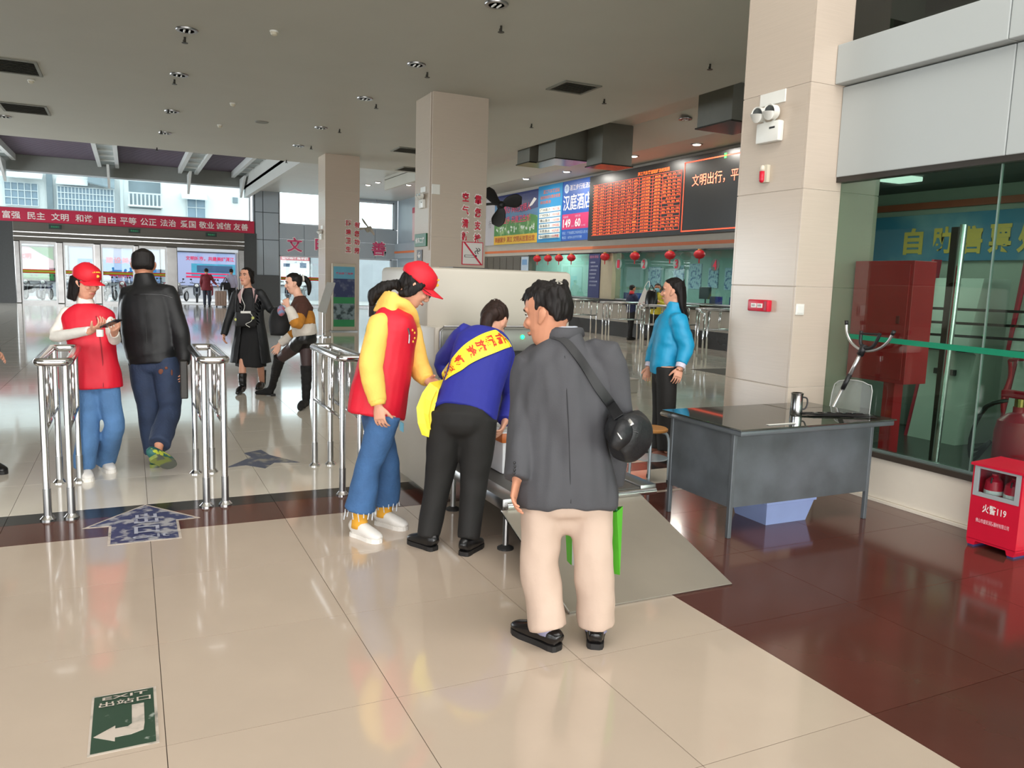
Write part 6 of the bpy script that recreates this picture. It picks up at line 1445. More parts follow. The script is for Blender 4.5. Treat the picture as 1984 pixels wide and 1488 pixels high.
# --- woman in long black coat
f_ = heading((1.42,10.95),188)
J = dict(hipR=(1.364,11.083,0.755),hipL=(1.521,11.008,0.760),kneeR=(1.323,10.955,0.351),kneeL=(1.550,10.962,0.388),ankR=(1.308,10.863,0.058),ankL=(1.611,11.221,0.057),toeR=(1.213,10.614,0.000),toeL=(1.509,10.982,0.000),
 shR=(1.293,11.196,1.289),shL=(1.574,11.062,1.312),elR=(1.199,11.221,0.996),elL=(1.704,11.045,1.093),wrR=(1.106,11.117,0.739),wrL=(1.793,10.885,1.060),neck=(1.441,11.156,1.362),hdR=(1.104,11.051,0.662),hdL=(1.835,10.814,1.098))
c = Person('woman in a long black open coat with earphones, looking up to the left',(1.42,10.95,0),J,f_,Head((1.408,11.140,1.527),heading((1.42,10.95),218),-10,k=.97),SKIN,.96,vox=.007)
c.body(curl=(25,25))
c.hair(HAIR,extra=lambda bm,H: [loft(bm,[(H(sg*.074,.035,H.t(.78)),.012,.02),(H(sg*.082,.010,H.t(.60)),.012,.03),(H(sg*.080,-.03,H.t(.38)),.014,.035),(H(sg*.05,-.08,H.t(.22)),.03,.03)],side=H.r,seg=10,n=3) for sg in (-1,1)]+[loft(bm,[(H(0,-.10,H.t(.55)),.04,.035),(H(.02,-.12,H.t(.35)),.035,.03),(H(.03,-.11,H.t(.05)),.02,.02)],side=H.r,seg=10,n=3)])
bm = NB(); c.torso(bm,[(-.02,.13,.10),(.4,.125,.095),(.75,.14,.10),(.9,.11,.075),(.98,.080,.07),(1.02,.066,.064)]); remesh('black_top', bm, .012, BLK, c.t, wrinkle=.003)
bm = NB(); hs = unit(J['hipR'] if False else c.J['hipR']-c.J['hipL']); loft(bm,[(c.hip+V((0,0,.10)),.130,.09),(c.hip,.165,.12),(c.hip-V((0,0,.18)),.185,.15),(c.hip-V((0,0,.43)),.205,.175)],side=hs,seg=24,n=3); remesh('skirt', bm, .012, M('black_skirt',(18,18,20),.8,var=.1), c.t, wrinkle=.012, wscale=9, wdir=(1.2,1.2,.2))
COAT = M('black_coat',(25,27,30),.6,var=.12,scale=8,bump=.1)
# coat: back panel and two fronts left open
def coat_half(sg):
    bm = NB(); n_ = 8; rows = []
    prof = [(1.0,.075,.075,12),(.9,.15,.10,18),(.75,.195,.12,22),(.4,.185,.13,26),(.05,.21,.15,30),(-.35,.25,.18,34),(-.62,.275,.20,36)]
    ax = c.J['neck']-c.hip
    A = []; B = []
    for t_,w_,d_,a0 in prof:
        ctr = c.hip+(ax*t_ if t_>=0 else V((0,0,ax.length*t_)))
        A.append([ctr+c.right*sg*w_*math.sin(math.radians(a))+c.fwd*d_*math.cos(math.radians(a)) for a in [a0+(180-a0)*i/n_ for i in range(n_+1)]])
    for th,flip in ((0,1),(-.02,-1)):
        pass
    vo = [[bm.verts.new(p) for p in r_] for r_ in A]
    vi = [[bm.verts.new(p+((c.hip+V((0,0,p.z-c.hip.z)))-p)*.08) for p in r_] for r_ in A]
    R_,C_ = len(A),n_+1
    for i in range(R_-1):
        for j in range(C_-1):
            bm.faces.new((vo[i][j],vo[i+1][j],vo[i+1][j+1],vo[i][j+1])); bm.faces.new((vi[i][j],vi[i][j+1],vi[i+1][j+1],vi[i+1][j]))
        bm.faces.new((vo[i][0],vi[i][0],vi[i+1][0],vo[i+1][0])); bm.faces.new((vo[i][-1],vo[i+1][-1],vi[i+1][-1],vi[i][-1]))
    for j in range(C_-1):
        bm.faces.new((vo[0][j],vo[0][j+1],vi[0][j+1],vi[0][j])); bm.faces.new((vo[-1][j+1],vo[-1][j],vi[-1][j],vi[-1][j+1]))
    return bm
bm = NB()
for sg in (-1,1):
    h_ = coat_half(sg); me = bpy.data.meshes.new('x'); h_.to_mesh(me); h_.free(); bm.from_mesh(me); bpy.data.meshes.remove(me)
for S in 'LR': c.sleeve(bm,S,(.070,.062,.056,.052,.048),.97)
coat = remesh('coat', bm, .011, COAT, c.t, smooth_it=3, wrinkle=.008, wscale=8, wdir=(1,1,.4))
for sg in (-1,1):
    bm = NB(); nk = c.J['neck']; ribbon(bm,[nk+c.right*sg*.05+c.fwd*.05+V((0,0,.02)),nk+c.right*sg*.075+c.fwd*.115-V((0,0,.08)),nk+c.right*sg*.085+c.fwd*.145-V((0,0,.19))],[nk+c.right*sg*.09+c.fwd*.045+V((0,0,.0)),nk+c.right*sg*.13+c.fwd*.10-V((0,0,.08)),nk+c.right*sg*.10+c.fwd*.14-V((0,0,.18))],.006); ob('lapel', bm, M('pink_lining',(196,160,160),.7,var=.05), coat)
for S in 'LR':
    an,kn,toe = c.J['ank'+S],c.J['knee'+S],c.J['toe'+S]; bm = NB(); f2 = V((toe.x-an.x,toe.y-an.y,0)).normalized(); g0 = V((toe.x,toe.y,0))-f2*.23
    loft(bm,[(an+V((0,0,.20)),.058,.060),(an+V((0,0,.1)),.052,.055),(an,.048,.05),(g0+f2*.06+V((0,0,.05)),.045,.055)],seg=14,n=3); loft(bm,[(g0+V((0,0,.05)),.03,.045),(g0+f2*.08+V((0,0,.055)),.042,.052),(g0+f2*.16+V((0,0,.04)),.046,.036),(g0+f2*.24+V((0,0,.03)),.025,.022)],side=c.right,seg=14,n=3); b1 = remesh('boot', bm, .009, BLKL, c.t, wrinkle=.004, wscale=20)
t = thing('camera_pouch','black pouch with white cable hanging on the chest of the woman in the long coat','pouch',(1.350,10.795,0.885))
bm = NB(); a = V((1.356,10.839,0.977)); box(bm,a+V((-.13,-.05,-.10)),a+V((.13,.05,.10)),.03); ob('body', bm, BLK, t, smooth='auto')
bm = NB(); box(bm,a+V((-.07,-.065,.075)),a+V((.06,-.05,.105)),.006); ob('clip', bm, WHITEP, t)
bm = NB(); tube(bm,[V((1.351,11.007,1.418)),V((1.325,10.974,1.262)),V((1.356,10.920,1.149)),V((1.327,10.855,1.070))],.004,6,3); ob('cable', bm, WHITEP, t)
bm = NB(); tube(bm,[V((1.365,10.793,1.074)),V((1.420,10.727,1.037)),V((1.412,10.719,0.957)),V((1.344,10.746,0.915)),V((1.391,10.718,0.876))],.004,6,3); ob('cable', bm, WHITEP, t)
bm = NB(); tube(bm,[V((1.281,11.032,1.361)),V((1.257,11.014,1.157)),a+V((-.12,0,.08))],.011,6,2); ob('strap', bm, BLK, t)
bm = NB(); tube(bm,[V((1.503,10.925,1.369)),V((1.472,10.911,1.165)),a+V((.12,0,.08))],.011,6,2); ob('strap', bm, BLK, t)
for u_ in ((1.231,10.809,0.971),(1.431,10.716,0.997)):
    bm = NB(); ball(bm,u_,.02,.015,.02,8); ob('toggle', bm, M('toggle_lime',(200,205,120),.5,var=0), t)

# --- woman in brown, mustard and white sweater, leaning
f_ = heading((1.73,9.65),268)
J = dict(hipR=(1.928,9.743,0.828),hipL=(1.881,9.629,0.811),kneeR=(1.916,9.690,0.427),kneeL=(1.657,10.087,0.511),ankR=(1.906,9.679,0.007),ankL=(1.624,10.460,0.116),toeR=(1.736,9.180,0.000),toeL=(1.449,10.603,0.000),
 shR=(1.954,9.870,1.175),shL=(1.839,9.567,1.174),elR=(1.875,9.923,0.891),elL=(1.642,9.441,1.033),wrR=(1.637,9.957,0.710),wrL=(1.657,9.482,1.212),neck=(1.854,9.767,1.290),hdR=(1.588,9.966,0.608),hdL=(1.629,9.557,1.329))
J['elL'] = (1.753,9.402,0.987)
s = Person('woman in a brown, mustard and white sweater with ponytail, leaning on her raised knee',(1.73,9.65,0),J,f_,Head((1.786,9.826,1.468),heading((1.73,9.65),262),6,k=.98),SKINP,.96,vox=.007)
s.body(curl=(55,25),shin=.05)
SCR = M('white_scrunchie',(225,222,216),.7,var=.05)
s.hair(HAIR,extra=lambda bm,H: [loft(bm,[(H(0,-.10,H.t(.72)),.03,.03),(H(0,-.15,H.t(.70)),.035,.035),(H(0,-.185,H.t(.45)),.038,.034),(H(0,-.185,H.t(.10)),.030,.026),(H(0,-.17,H.t(-.2)),.012,.012)],side=H.r,seg=12,n=3)])
bm = NB(); H = s.H; ring = [H(.035*math.cos(a*math.pi/6),-.125,H.t(.72)+.035*math.sin(a*math.pi/6)) for a in range(13)]; tube(bm,ring,.012,8); ob('hair_tie', bm, SCR, s.t, smooth=True)
# sweater in three colour bands (one garment, three knitted bands)
def sw_band(name, prof, mat, arms):
    bm = NB(); s.torso(bm, prof)
    for pts in arms: loft(bm, pts, seg=16, n=2)
    return remesh(name, bm, .011, mat, s.t, smooth_it=3, wrinkle=.008, wscale=8, wdir=(1,1,1.2))
K = s.J; lerp = lambda a,b_,t_: a+(b_-a)*t_
KB = M('knit_brown',(78,46,36),.9,var=.12,scale=25,bump=.3); KM = M('knit_mustard',(190,126,44),.9,var=.08,scale=25,bump=.3); KW = M('knit_white',(220,212,202),.9,var=.05,scale=25,bump=.3)
def arm(S,a,b_,r0,r1):
    pts = []
    for t_ in [a+(b_-a)*i/4 for i in range(5)]:
        p = lerp(K['sh'+S],K['el'+S],t_) if t_<=1 else lerp(K['el'+S],K['wr'+S],t_-1)
        r = r0+(r1-r0)*(t_-a)/(b_-a); pts.append((p,r,r))
    return pts
sw_band('sweater_yoke',[(.62,.175,.135),(.75,.165,.13),(.88,.14,.11),(.98,.09,.085),(1.05,.07,.07)],KB,[arm('L',-.1,.55,.085,.075),arm('R',-.1,.5,.085,.075)])
sw_band('sweater_middle',[(.30,.185,.15),(.45,.185,.15),(.60,.18,.14),(.66,.17,.13)],KM,[arm('L',.5,1.25,.078,.070),arm('R',.45,1.45,.078,.068)])
sw_band('sweater_hem',[(.02,.165,.135),(.10,.18,.15),(.2,.185,.15),(.32,.185,.15)],KW,[arm('L',1.22,1.9,.066,.05),arm('R',1.42,1.95,.066,.045)])
TIGHT = M('dark_tights',(62,44,44),.5,var=.05)
bm = NB(); hs = unit(K['hipR']-K['hipL'])
for S in 'LR': loft(bm,[(K['hip'+S],.09,.09),(lerp(K['hip'+S],K['knee'+S],.5),.082,.082),(K['knee'+S],.062,.062),(lerp(K['knee'+S],K['ank'+S],.2),.056,.056)],seg=14,n=3)
remesh('tights', bm, .010, TIGHT, s.t, smooth_it=3)
bm = NB(); loft(bm,[(s.hip+V((0,0,.09)),.145,.12),(s.hip,.155,.135),(s.hip-V((0,0,.07)),.14,.125)],side=hs,seg=20,n=3)
for S in 'LR': loft(bm,[(K['hip'+S]+V((0,0,.02)),.105,.105),(lerp(K['hip'+S],K['knee'+S],.36),.100,.100)],seg=16,n=1)
remesh('shorts', bm, .010, BLKL, s.t, wrinkle=.006)
for S in 'LR':
    an,kn,toe = K['ank'+S],K['knee'+S],K['toe'+S]; bm = NB(); f2 = V((toe.x-an.x,toe.y-an.y,0)).normalized(); g0 = V((toe.x,toe.y,0))-f2*.24
    loft(bm,[(lerp(kn,an,-.12),.078,.078),(lerp(kn,an,.05),.070,.070),(lerp(kn,an,.35),.064,.064),(lerp(kn,an,.8),.048,.048),(an,.046,.048),(g0+f2*.06+V((0,0,.06)),.042,.05)],seg=16,n=3); loft(bm,[(g0+V((0,0,.045)),.03,.042),(g0+f2*.08+V((0,0,.055)),.042,.052),(g0+f2*.16+V((0,0,.04)),.045,.036),(g0+f2*.25+V((0,0,.028)),.022,.02)],side=f2.cross(V((0,0,1))),seg=14,n=3)
    b1 = remesh('tall_boot', bm, .009, M('suede_black',(20,18,18),.85,var=.1), s.t, wrinkle=.007, wscale=12, wdir=(.6,.6,1.6))
    bm = NB(); box(bm,g0+V((-.03,-.03,0)),g0+V((.03,.03,.03)),.005); ob('heel', bm, SOLB, b1)
t = thing('shoulder_bag','black shoulder bag with floral scarf between the two women','bag',(1.702,10.187,0.970))
bm = NB(); loft(bm,[((1.683,10.229,0.804),.11,.08),((1.693,10.247,0.966),.14,.09),((1.715,10.256,1.096),.12,.07),((1.722,10.260,1.155),.08,.04)],side=(.9,-.4,0),seg=16,n=3); ob('body', bm, BLK, t, smooth=True)
bm = NB(); ball(bm,(1.681,10.052,1.125),.05,.04,.07,10); ob('scarf', bm, M('scarf_print',(190,110,120),.7,rgb2=(130,150,190),thr=(.45,.55),scale=25), t, smooth=True)
# --- volunteer in yellow hoodie and red vest (centre left)
b0 = (1.34,4.51); f_ = heading(b0,62)
J = dict(hipL=(1.361,4.731,0.712),hipR=(1.356,4.492,0.746),kneeR=(1.260,4.538,0.437),kneeL=(1.422,4.658,0.414),ankR=(1.217,4.558,0.124),ankL=(1.422,4.726,0.112),toeR=(1.306,4.386,0.000),toeL=(1.554,4.520,0.000),
 shR=(1.319,4.545,1.298),shL=(1.580,4.775,1.291),elR=(1.256,4.472,1.048),elL=(1.634,4.709,1.014),wrR=(1.282,4.405,0.835),wrL=(1.652,4.600,0.942),neck=(1.490,4.676,1.385),hdR=(1.290,4.385,0.719),hdL=(1.678,4.540,0.926))
g = Person('woman volunteer in a red cap, glasses and red vest over a yellow hoodie, looking down',b0+(0,),J,f_,Head((1.589,4.670,1.520),heading(b0,88),30,k=1.05),SKIN,.98)
g.body(curl=(25,28))
g.hair(HAIR,HAIRCAP,extra=lambda bm,H: [loft(bm,[((1.523,4.702,1.518),.045,.045),((1.472,4.729,1.532),.030,.030),((1.422,4.739,1.515),.042,.040),((1.375,4.757,1.482),.044,.042),((1.346,4.766,1.443),.034,.034),((1.344,4.760,1.399),.014,.014)],seg=12,n=3),
  loft(bm,[(H(.078,.03,H.t(.70)),.010,.02),(H(.084,.005,H.t(.52)),.009,.028),(H(.080,-.02,H.t(.30)),.010,.03),(H(.05,-.06,H.t(.15)),.02,.02)],side=H.r,seg=10,n=3)],wr=.008)
g.cap(CAPR)
H = g.H
for sg in (-1,1):
    bm = NB(); ring = [H(sg*.034+.024*math.cos(a*math.pi/6),.100,H.t(.51)+.018*math.sin(a*math.pi/6)) for a in range(13)]; tube(bm,ring,.002,6); gl = ob('glasses_rim', bm, BLACKP, g.t)
    bm = NB(); tube(bm,[H(sg*.058,.098,H.t(.53)),H(sg*.082,.03,H.t(.55)),H(sg*.086,-.01,H.t(.53))],.002,6); ob('glasses_arm', bm, BLACKP, gl)
bm = NB(); tube(bm,[H(-.011,.101,H.t(.52)),H(.011,.101,H.t(.52))],.002,6); ob('glasses_bridge', bm, BLACKP, g.t)
HOOD = M('hoodie_yellow',(246,198,96),.8,var=.04,scale=12,bump=.12,bscale=50)
bm = NB(); g.torso(bm,[(.1,.14,.10),(.5,.14,.10),(.8,.13,.10),(.93,.10,.09),(1.02,.09,.088)])
nk = g.J['neck']
loft(bm,[(nk-g.fwd*.10+V((0,0,-.03)),.125,.06),(nk-g.fwd*.085+V((0,0,.04)),.10,.045),(nk-g.fwd*.06+V((0,0,.10)),.07,.025)],side=g.right,seg=16,n=3)
for sg in (-1,1): loft(bm,[(nk-g.fwd*.06+g.right*sg*.075+V((0,0,.05)),.035,.03),(nk+g.right*sg*.09+V((0,0,.02)),.034,.03),(nk+g.fwd*.07+g.right*sg*.065+V((0,0,-.045)),.030,.026),(nk+g.fwd*.115+g.right*sg*.02+V((0,0,-.11)),.02,.02)],seg=12,n=3)
for S in 'LR': g.sleeve(bm,S,(.070,.074,.070,.066,.050),.92)
hd_ = remesh('hoodie', bm, .009, HOOD, g.t, wrinkle=.008, wscale=8, wdir=(.7,.7,1.2))
for S in 'LR':
    bm = NB(); a,b_ = g.J['el'+S],g.J['wr'+S]; loft(bm,[(a+(b_-a)*.84,.046,.046),(a+(b_-a)*.9,.050,.050),(a+(b_-a)*1.0,.042,.042)],seg=14,n=2); ob('cuff', bm, HOOD, hd_, smooth=True)
bm = NB(); g.torso(bm,[(.0,.205,.178,-.03),(.15,.205,.178,-.03),(.4,.195,.168,-.025),(.68,.205,.160,-.02),(.82,.215,.148,-.015),(.92,.178,.128,-.01),(.99,.115,.105)])
vst = remesh('vest', bm, .009, VEST, g.t, wrinkle=.013, wscale=6, wdir=(1,1,.55))
bm = NB(); tube(bm,drape(vst,[(1.488,4.504,1.276),(1.495,4.495,1.240),(1.491,4.490,1.188)],.003),.006,6,2); ob('zip', bm, STEEL_D, vst)
bm = NB()
for p in drape(vst,[(1.512,4.491,1.265),(1.523,4.483,1.250),(1.522,4.479,1.219),(1.513,4.480,1.198)],.001): ball(bm,p,.007,.006,.008,6)
ob('chest_emblem', bm, M('cap_yellow'), vst)
g.trousers(JEANM,(.092,.078,.092),drop=.045,waist=.150,wr=.008,top=-.03,depth=.11)
jn = g.t.children[-1]
bm = NB()
for p in drape(jn,[(1.291,4.385,0.571),(1.302,4.378,0.554),(1.312,4.370,0.536),(1.303,4.382,0.584)],.0): ball(bm,p,.016,.008,.010,8)
ob('ripped_knee', bm, M('torn_threads',(200,206,212),.8,var=.2,scale=60), jn)
SOCK = M('mustard_sock',(226,164,50),.8,var=.05)
for S in 'LR':
    an = g.J['ank'+S]; to_ = g.J['toe'+S]; bm = NB(); loft(bm,[(an+V((0,0,.10)),.045,.048),(an+V((0,0,.0)),.044,.048),(V((an.x,an.y,.06)),.045,.055)],seg=14,n=2); ob('sock', bm, SOCK, g.t, smooth=True)
    bm = NB()
    for q in range(16):
        a = q*math.pi/8; r_ = .088; p = an+V((r_*math.cos(a),r_*math.sin(a),.05)); tube(bm,[p,p+V((.01*math.cos(a*3),.01*math.sin(a*2),-.03-.012*(q%3)))],.0035,4)
    ob('frayed_hem', bm, M('torn_threads'), jn, kind='stuff')
g.shoes(SHW,SOLW,.25,lace=WHITETXT)

# --- bending woman with yellow sash
b0 = (1.72,4.3); f_ = heading(b0,14)
J = dict(hipL=(1.661,4.260,0.789),hipR=(1.829,4.173,0.756),kneeL=(1.610,4.252,0.413),kneeR=(1.789,4.142,0.409),ankL=(1.533,4.217,0.071),ankR=(1.723,4.060,0.085),toeL=(1.494,4.315,-0.000),toeR=(1.891,4.205,0.000),
 shL=(1.880,4.565,1.234),shR=(2.087,4.452,1.145),elL=(1.827,4.796,1.021),elR=(2.193,4.501,0.839),wrL=(1.910,4.571,0.833),wrR=(2.070,4.340,0.705),neck=(2.042,4.564,1.227),hdL=(1.967,4.534,0.770),hdR=(2.035,4.307,0.668))
w_ = Person('woman in a blue jacket with a yellow sash, bending over the scanner conveyor',b0+(0,),J,f_,Head((2.118,4.641,1.315),heading(b0,30),48,k=.97),SKIN,.97)
w_.upright = False
w_.body(curl=(30,30))
w_.hair(HAIRB,extra=lambda bm,H: [loft(bm,[((2.090,4.584,1.371),.05,.05),((2.037,4.560,1.339),.046,.042),((2.013,4.542,1.287),.040,.036),((2.016,4.523,1.243),.030,.026)],seg=12,n=3)])
BLUEJ = M('jacket_blue',(34,40,142),.7,var=.06,scale=8,bump=.08,bscale=60)
bm = NB(); w_.torso(bm,[(-.02,.205,.15),(.10,.195,.155),(.4,.185,.15,-.03),(.7,.195,.14,-.05),(.88,.165,.11,-.03),(.97,.105,.08),(1.02,.07,.06)])
for S in 'LR': w_.sleeve(bm,S,(.078,.072,.066,.060,.050),.95)
bj = remesh('jacket', bm, .009, BLUEJ, w_.t, wrinkle=.006, wscale=7)
w_.trousers(M('black_trousers',(23,21,20),.75,var=.1,scale=8),(.112,.086,.068),drop=.0,waist=.175,wr=.006,top=.02,seat=.018,depth=.13)
w_.shoes(BLKL,SOLB,.235,h=.075)
SASH = M('sash_yellow',(246,226,60),.45,var=.04,scale=10)
Au = [(2.072,4.330,1.260),(2.047,4.344,1.275),(2.016,4.360,1.280),(1.944,4.391,1.256),(1.881,4.417,1.220),(1.826,4.438,1.177),(1.776,4.453,1.119),(1.731,4.466,1.055),(1.699,4.475,1.008),(1.667,4.486,0.975)]
Bu = [(2.112,4.300,1.190),(2.092,4.308,1.180),(2.055,4.324,1.166),(1.986,4.353,1.133),(1.920,4.381,1.102),(1.853,4.407,1.063),(1.810,4.423,1.027),(1.767,4.441,1.000),(1.729,4.455,0.974),(1.697,4.467,0.945)]
G = strip_grid(bj,Au,Bu)
bm = NB(); NR = grid_mesh(bm,G); sh_ = ob('sash', bm, SASH, w_.t, smooth='auto')
e0,e1 = G[-1][0],G[-1][-1]
bm = NB(); ribbon(bm,[e0,V((1.568,4.331,0.966)),V((1.515,4.304,0.911)),V((1.476,4.288,0.830)),V((1.481,4.273,0.741)),V((1.504,4.263,0.674))],[e1,V((1.609,4.283,0.929)),V((1.586,4.252,0.873)),V((1.560,4.232,0.805)),V((1.545,4.230,0.739)),V((1.536,4.235,0.663))],.004); ob('sash_tail', bm, SASH, sh_)
bm = NB(); ribbon(bm,[V((1.559,4.289,0.960)),V((1.520,4.264,0.886)),V((1.509,4.246,0.805)),V((1.526,4.236,0.715))],[V((1.593,4.259,0.945)),V((1.548,4.237,0.871)),V((1.529,4.224,0.795)),V((1.541,4.217,0.711))],.004); ob('sash_tail', bm, SASH, sh_)
SASHT = M('sash_red',(206,52,36),.5,var=0)
def on_sash(s_,x):
    a = max(0,min(len(G)-1.001,s_*(len(G)-1))); b_ = max(0,min(5.999,x*6)); i,j = int(a),int(b_); u,v_ = a-i,b_-j
    p = G[i][j].lerp(G[i+1][j],u).lerp(G[i][j+1].lerp(G[i+1][j+1],u),v_)
    return p+NR[i][j].lerp(NR[i+1][j],u)*.0055
for k,(ch,s0,ds) in enumerate((('情',.105,.085),('暖',.215,.095),('旅',.325,.10),('途',.445,.105),('畅',.625,.10),('享',.765,.085),('平',.87,.05),('安',.93,.05))):
    me = text_xy(ch,1,1,.03)
    for v in me.vertices: v.co = on_sash(s0+ds*(1-v.co.y),.20+.58*v.co.x)
    link_mesh('sash_character', me, SASHT, sh_)

# --- man in grey blazer, seen from behind
b0 = (1.75,2.86); f_ = heading(b0,-14)
J = dict(hipL=(1.597,2.942,0.617),hipR=(1.792,2.858,0.691),kneeL=(1.579,2.911,0.344),kneeR=(1.783,2.794,0.372),ankL=(1.595,2.845,0.094),ankR=(1.804,2.789,0.099),toeL=(1.536,3.015,0.000),toeR=(1.896,2.934,0.000),
 shL=(1.573,3.061,1.200),shR=(1.859,2.885,1.254),elL=(1.529,3.000,0.941),elR=(1.922,2.860,0.987),wrL=(1.466,2.934,0.737),wrR=(1.950,2.935,0.672),neck=(1.691,3.000,1.334),hdL=(1.425,2.894,0.634),hdR=(1.962,2.936,0.559))
mm = Person('man in a dark grey blazer and pale beige trousers, seen from behind',b0+(0,),J,f_,Head((1.630,3.022,1.433),heading(b0,-72),10,roll=-3,k=1.06),SKINT,1.0,vox=.0055)
mm.body(curl=(26,38))
mm.hair(HAIR,[(.36,.068,-.055,-.088),(.45,.081,-.030,-.103),(.55,.084,-.008,-.113),(.64,.086,.018,-.117),(.72,.087,.045,-.117),(.80,.085,.078,-.114),(.88,.077,.090,-.105),(.97,.060,.072,-.085),(1.05,.034,.040,-.055),(1.09,.008,.0,-.02)],extra=lambda bm,H: [loft(bm,[(H(.03*q-.03,.04-.03*(q%2),H.t(.98)),.012,.008),(H(.03*q-.03,.0-.05*(q%2),H.t(1.09)),.004,.004)],seg=6,n=1) for q in range(4)]+[loft(bm,[(H(.02*q-.03,.07,H.t(.90)),.012,.012),(H(.02*q-.03,.100,H.t(.80)),.006,.005)],seg=6,n=1) for q in range(4)],wr=.010,vox=.005)
BLZ = M('blazer_grey',(66,66,70),.75,var=.06,scale=10,bump=.06,bscale=160)
bm = NB(); mm.torso(bm,[(-.05,.222,.155,0),(.04,.218,.155),(.16,.205,.15),(.4,.188,.14),(.62,.208,.145),(.80,.205,.13),(.90,.150,.105),(.96,.095,.085),(1.02,.072,.075)])
for S in 'LR': mm.sleeve(bm,S,(.086,.076,.068,.062,.058),.98)
bz = remesh('blazer', bm, .008, BLZ, mm.t, wrinkle=.020, wscale=6, wdir=(1.3,1.3,.40))
nk = mm.J['neck']
bm = NB(); ring = [(nk+mm.right*.078*math.cos(a)+mm.fwd*.080*math.sin(a)+V((0,0,.022-.035*max(0,math.sin(a)))),.014,.030) for a in [math.radians(x) for x in range(-220,41,26)]]; loft(bm,ring,side=(0,0,1) if False else mm.right.cross(V((0,0,1))),seg=10,n=2); ob('blazer_collar', bm, BLZ, bz, smooth=True)
bm = NB(); ring = [(nk+mm.right*.066*math.cos(a)+mm.fwd*.070*math.sin(a)+V((0,0,.042-.03*max(0,math.sin(a)))),.010,.022) for a in [math.radians(x) for x in range(-230,51,28)]]; loft(bm,ring,seg=10,n=2); ob('shirt_collar', bm, M('shirt_pale',(196,204,218),.7,var=.03), mm.t, smooth=True)
bm = NB()
for u_ in drape(bz,[(1.432,2.895,0.818),(1.433,2.892,0.803),(1.431,2.891,0.788),(1.429,2.890,0.775)],.002): ball(bm,u_,.006,.004,.006,8)
ob('cuff_buttons', bm, BLACKP, bz, kind='stuff')
bm = NB(); tube(bm,drape(bz,[(1.585,2.775,1.278),(1.588,2.752,1.132),(1.591,2.730,0.987),(1.591,2.709,0.841),(1.590,2.686,0.685)],.0),.0022,6,4); ob('back_seam', bm, M('blazer_seam',(40,40,44),.8,var=0), bz)
BEI = M('trousers_beige',(190,167,151),.8,var=.035,scale=6,bump=.1,bscale=25)
mm.trousers(BEI,(.096,.088,.086),drop=-.01,waist=.185,wr=.010)
for S in 'LR':
    an = mm.J['ank'+S]; bm = NB(); loft(bm,[(an+V((0,0,.04)),.042,.046),(V((an.x,an.y,.06)),.042,.05)],seg=12,n=1); ob('sock', bm, M('sock_lilac',(150,148,176),.8,var=.03), mm.t, smooth=True)
mm.shoes(M('shoe_black',(22,20,20),.22,var=.05),SOLB,.275,h=.04)
# shoulder strap and bag
t = thing('shoulder_bag','black padded shoulder bag with two silver zip pulls behind the grey blazer','bag',(1.896,2.729,0.926))
G2 = strip_grid(bz,[(1.534,2.810,1.349),(1.571,2.790,1.336),(1.611,2.763,1.283),(1.651,2.734,1.218),(1.690,2.704,1.144),(1.734,2.673,1.075)],[(1.557,2.801,1.360),(1.598,2.779,1.349),(1.638,2.752,1.300),(1.678,2.724,1.237),(1.719,2.694,1.168),(1.764,2.662,1.101)],30,4,.006)
G2.append([V((1.780,2.687,1.019)).lerp(V((1.816,2.674,1.045)),j/3) for j in range(4)])
bm = NB(); grid_mesh(bm,G2,.004); ob('strap', bm, M('webbing_black'), t, smooth='auto')
BAG = M('bag_nylon',(24,25,28),.5,var=.12,scale=14,bump=.12)
bm = NB(); loft(bm,[((1.799,2.680,0.876),.035,.04),((1.830,2.690,0.898),.085,.065),((1.858,2.704,0.933),.105,.085),((1.886,2.719,0.973),.105,.085),((1.903,2.738,1.009),.085,.06),((1.900,2.743,1.034),.05,.02)],side=V((2.019,2.759,0.924))-V((1.745,2.640,0.888)),seg=20,n=3,expo=2.6); bb = remesh('body', bm, .007, BAG, t, smooth_it=2, wrinkle=.004, wscale=12)
bm = NB(); loft(bm,[((1.755,2.639,0.913),.03,.02),((1.777,2.634,0.952),.05,.035),((1.806,2.647,0.986),.05,.035),((1.822,2.665,1.008),.03,.02)],side=V((1.921,2.697,0.942))-V((1.719,2.605,0.940)),seg=14,n=3); ob('front_pocket', bm, BAG, t, smooth=True)
for a,b_ in (((1.735,2.592,0.987),(1.746,2.573,0.963)),((1.823,2.645,1.028),(1.822,2.620,1.007))):
    bm = NB(); a,b_ = V(a),V(b_); loft(bm,[(a,.006,.003),((a+b_)/2,.010,.004),(b_,.012,.004)],seg=8,n=2); ob('zip_pull', bm, M('bright_silver',(220,220,218),.25,.8,var=0), t, smooth=True)
bm = NB(); tube(bm,drape(bb,[(1.639,2.482,0.990),(1.665,2.473,1.014),(1.690,2.463,1.026),(1.729,2.443,1.016)],.002),.004,6,3); ob('piping', bm, BLACKP, t)
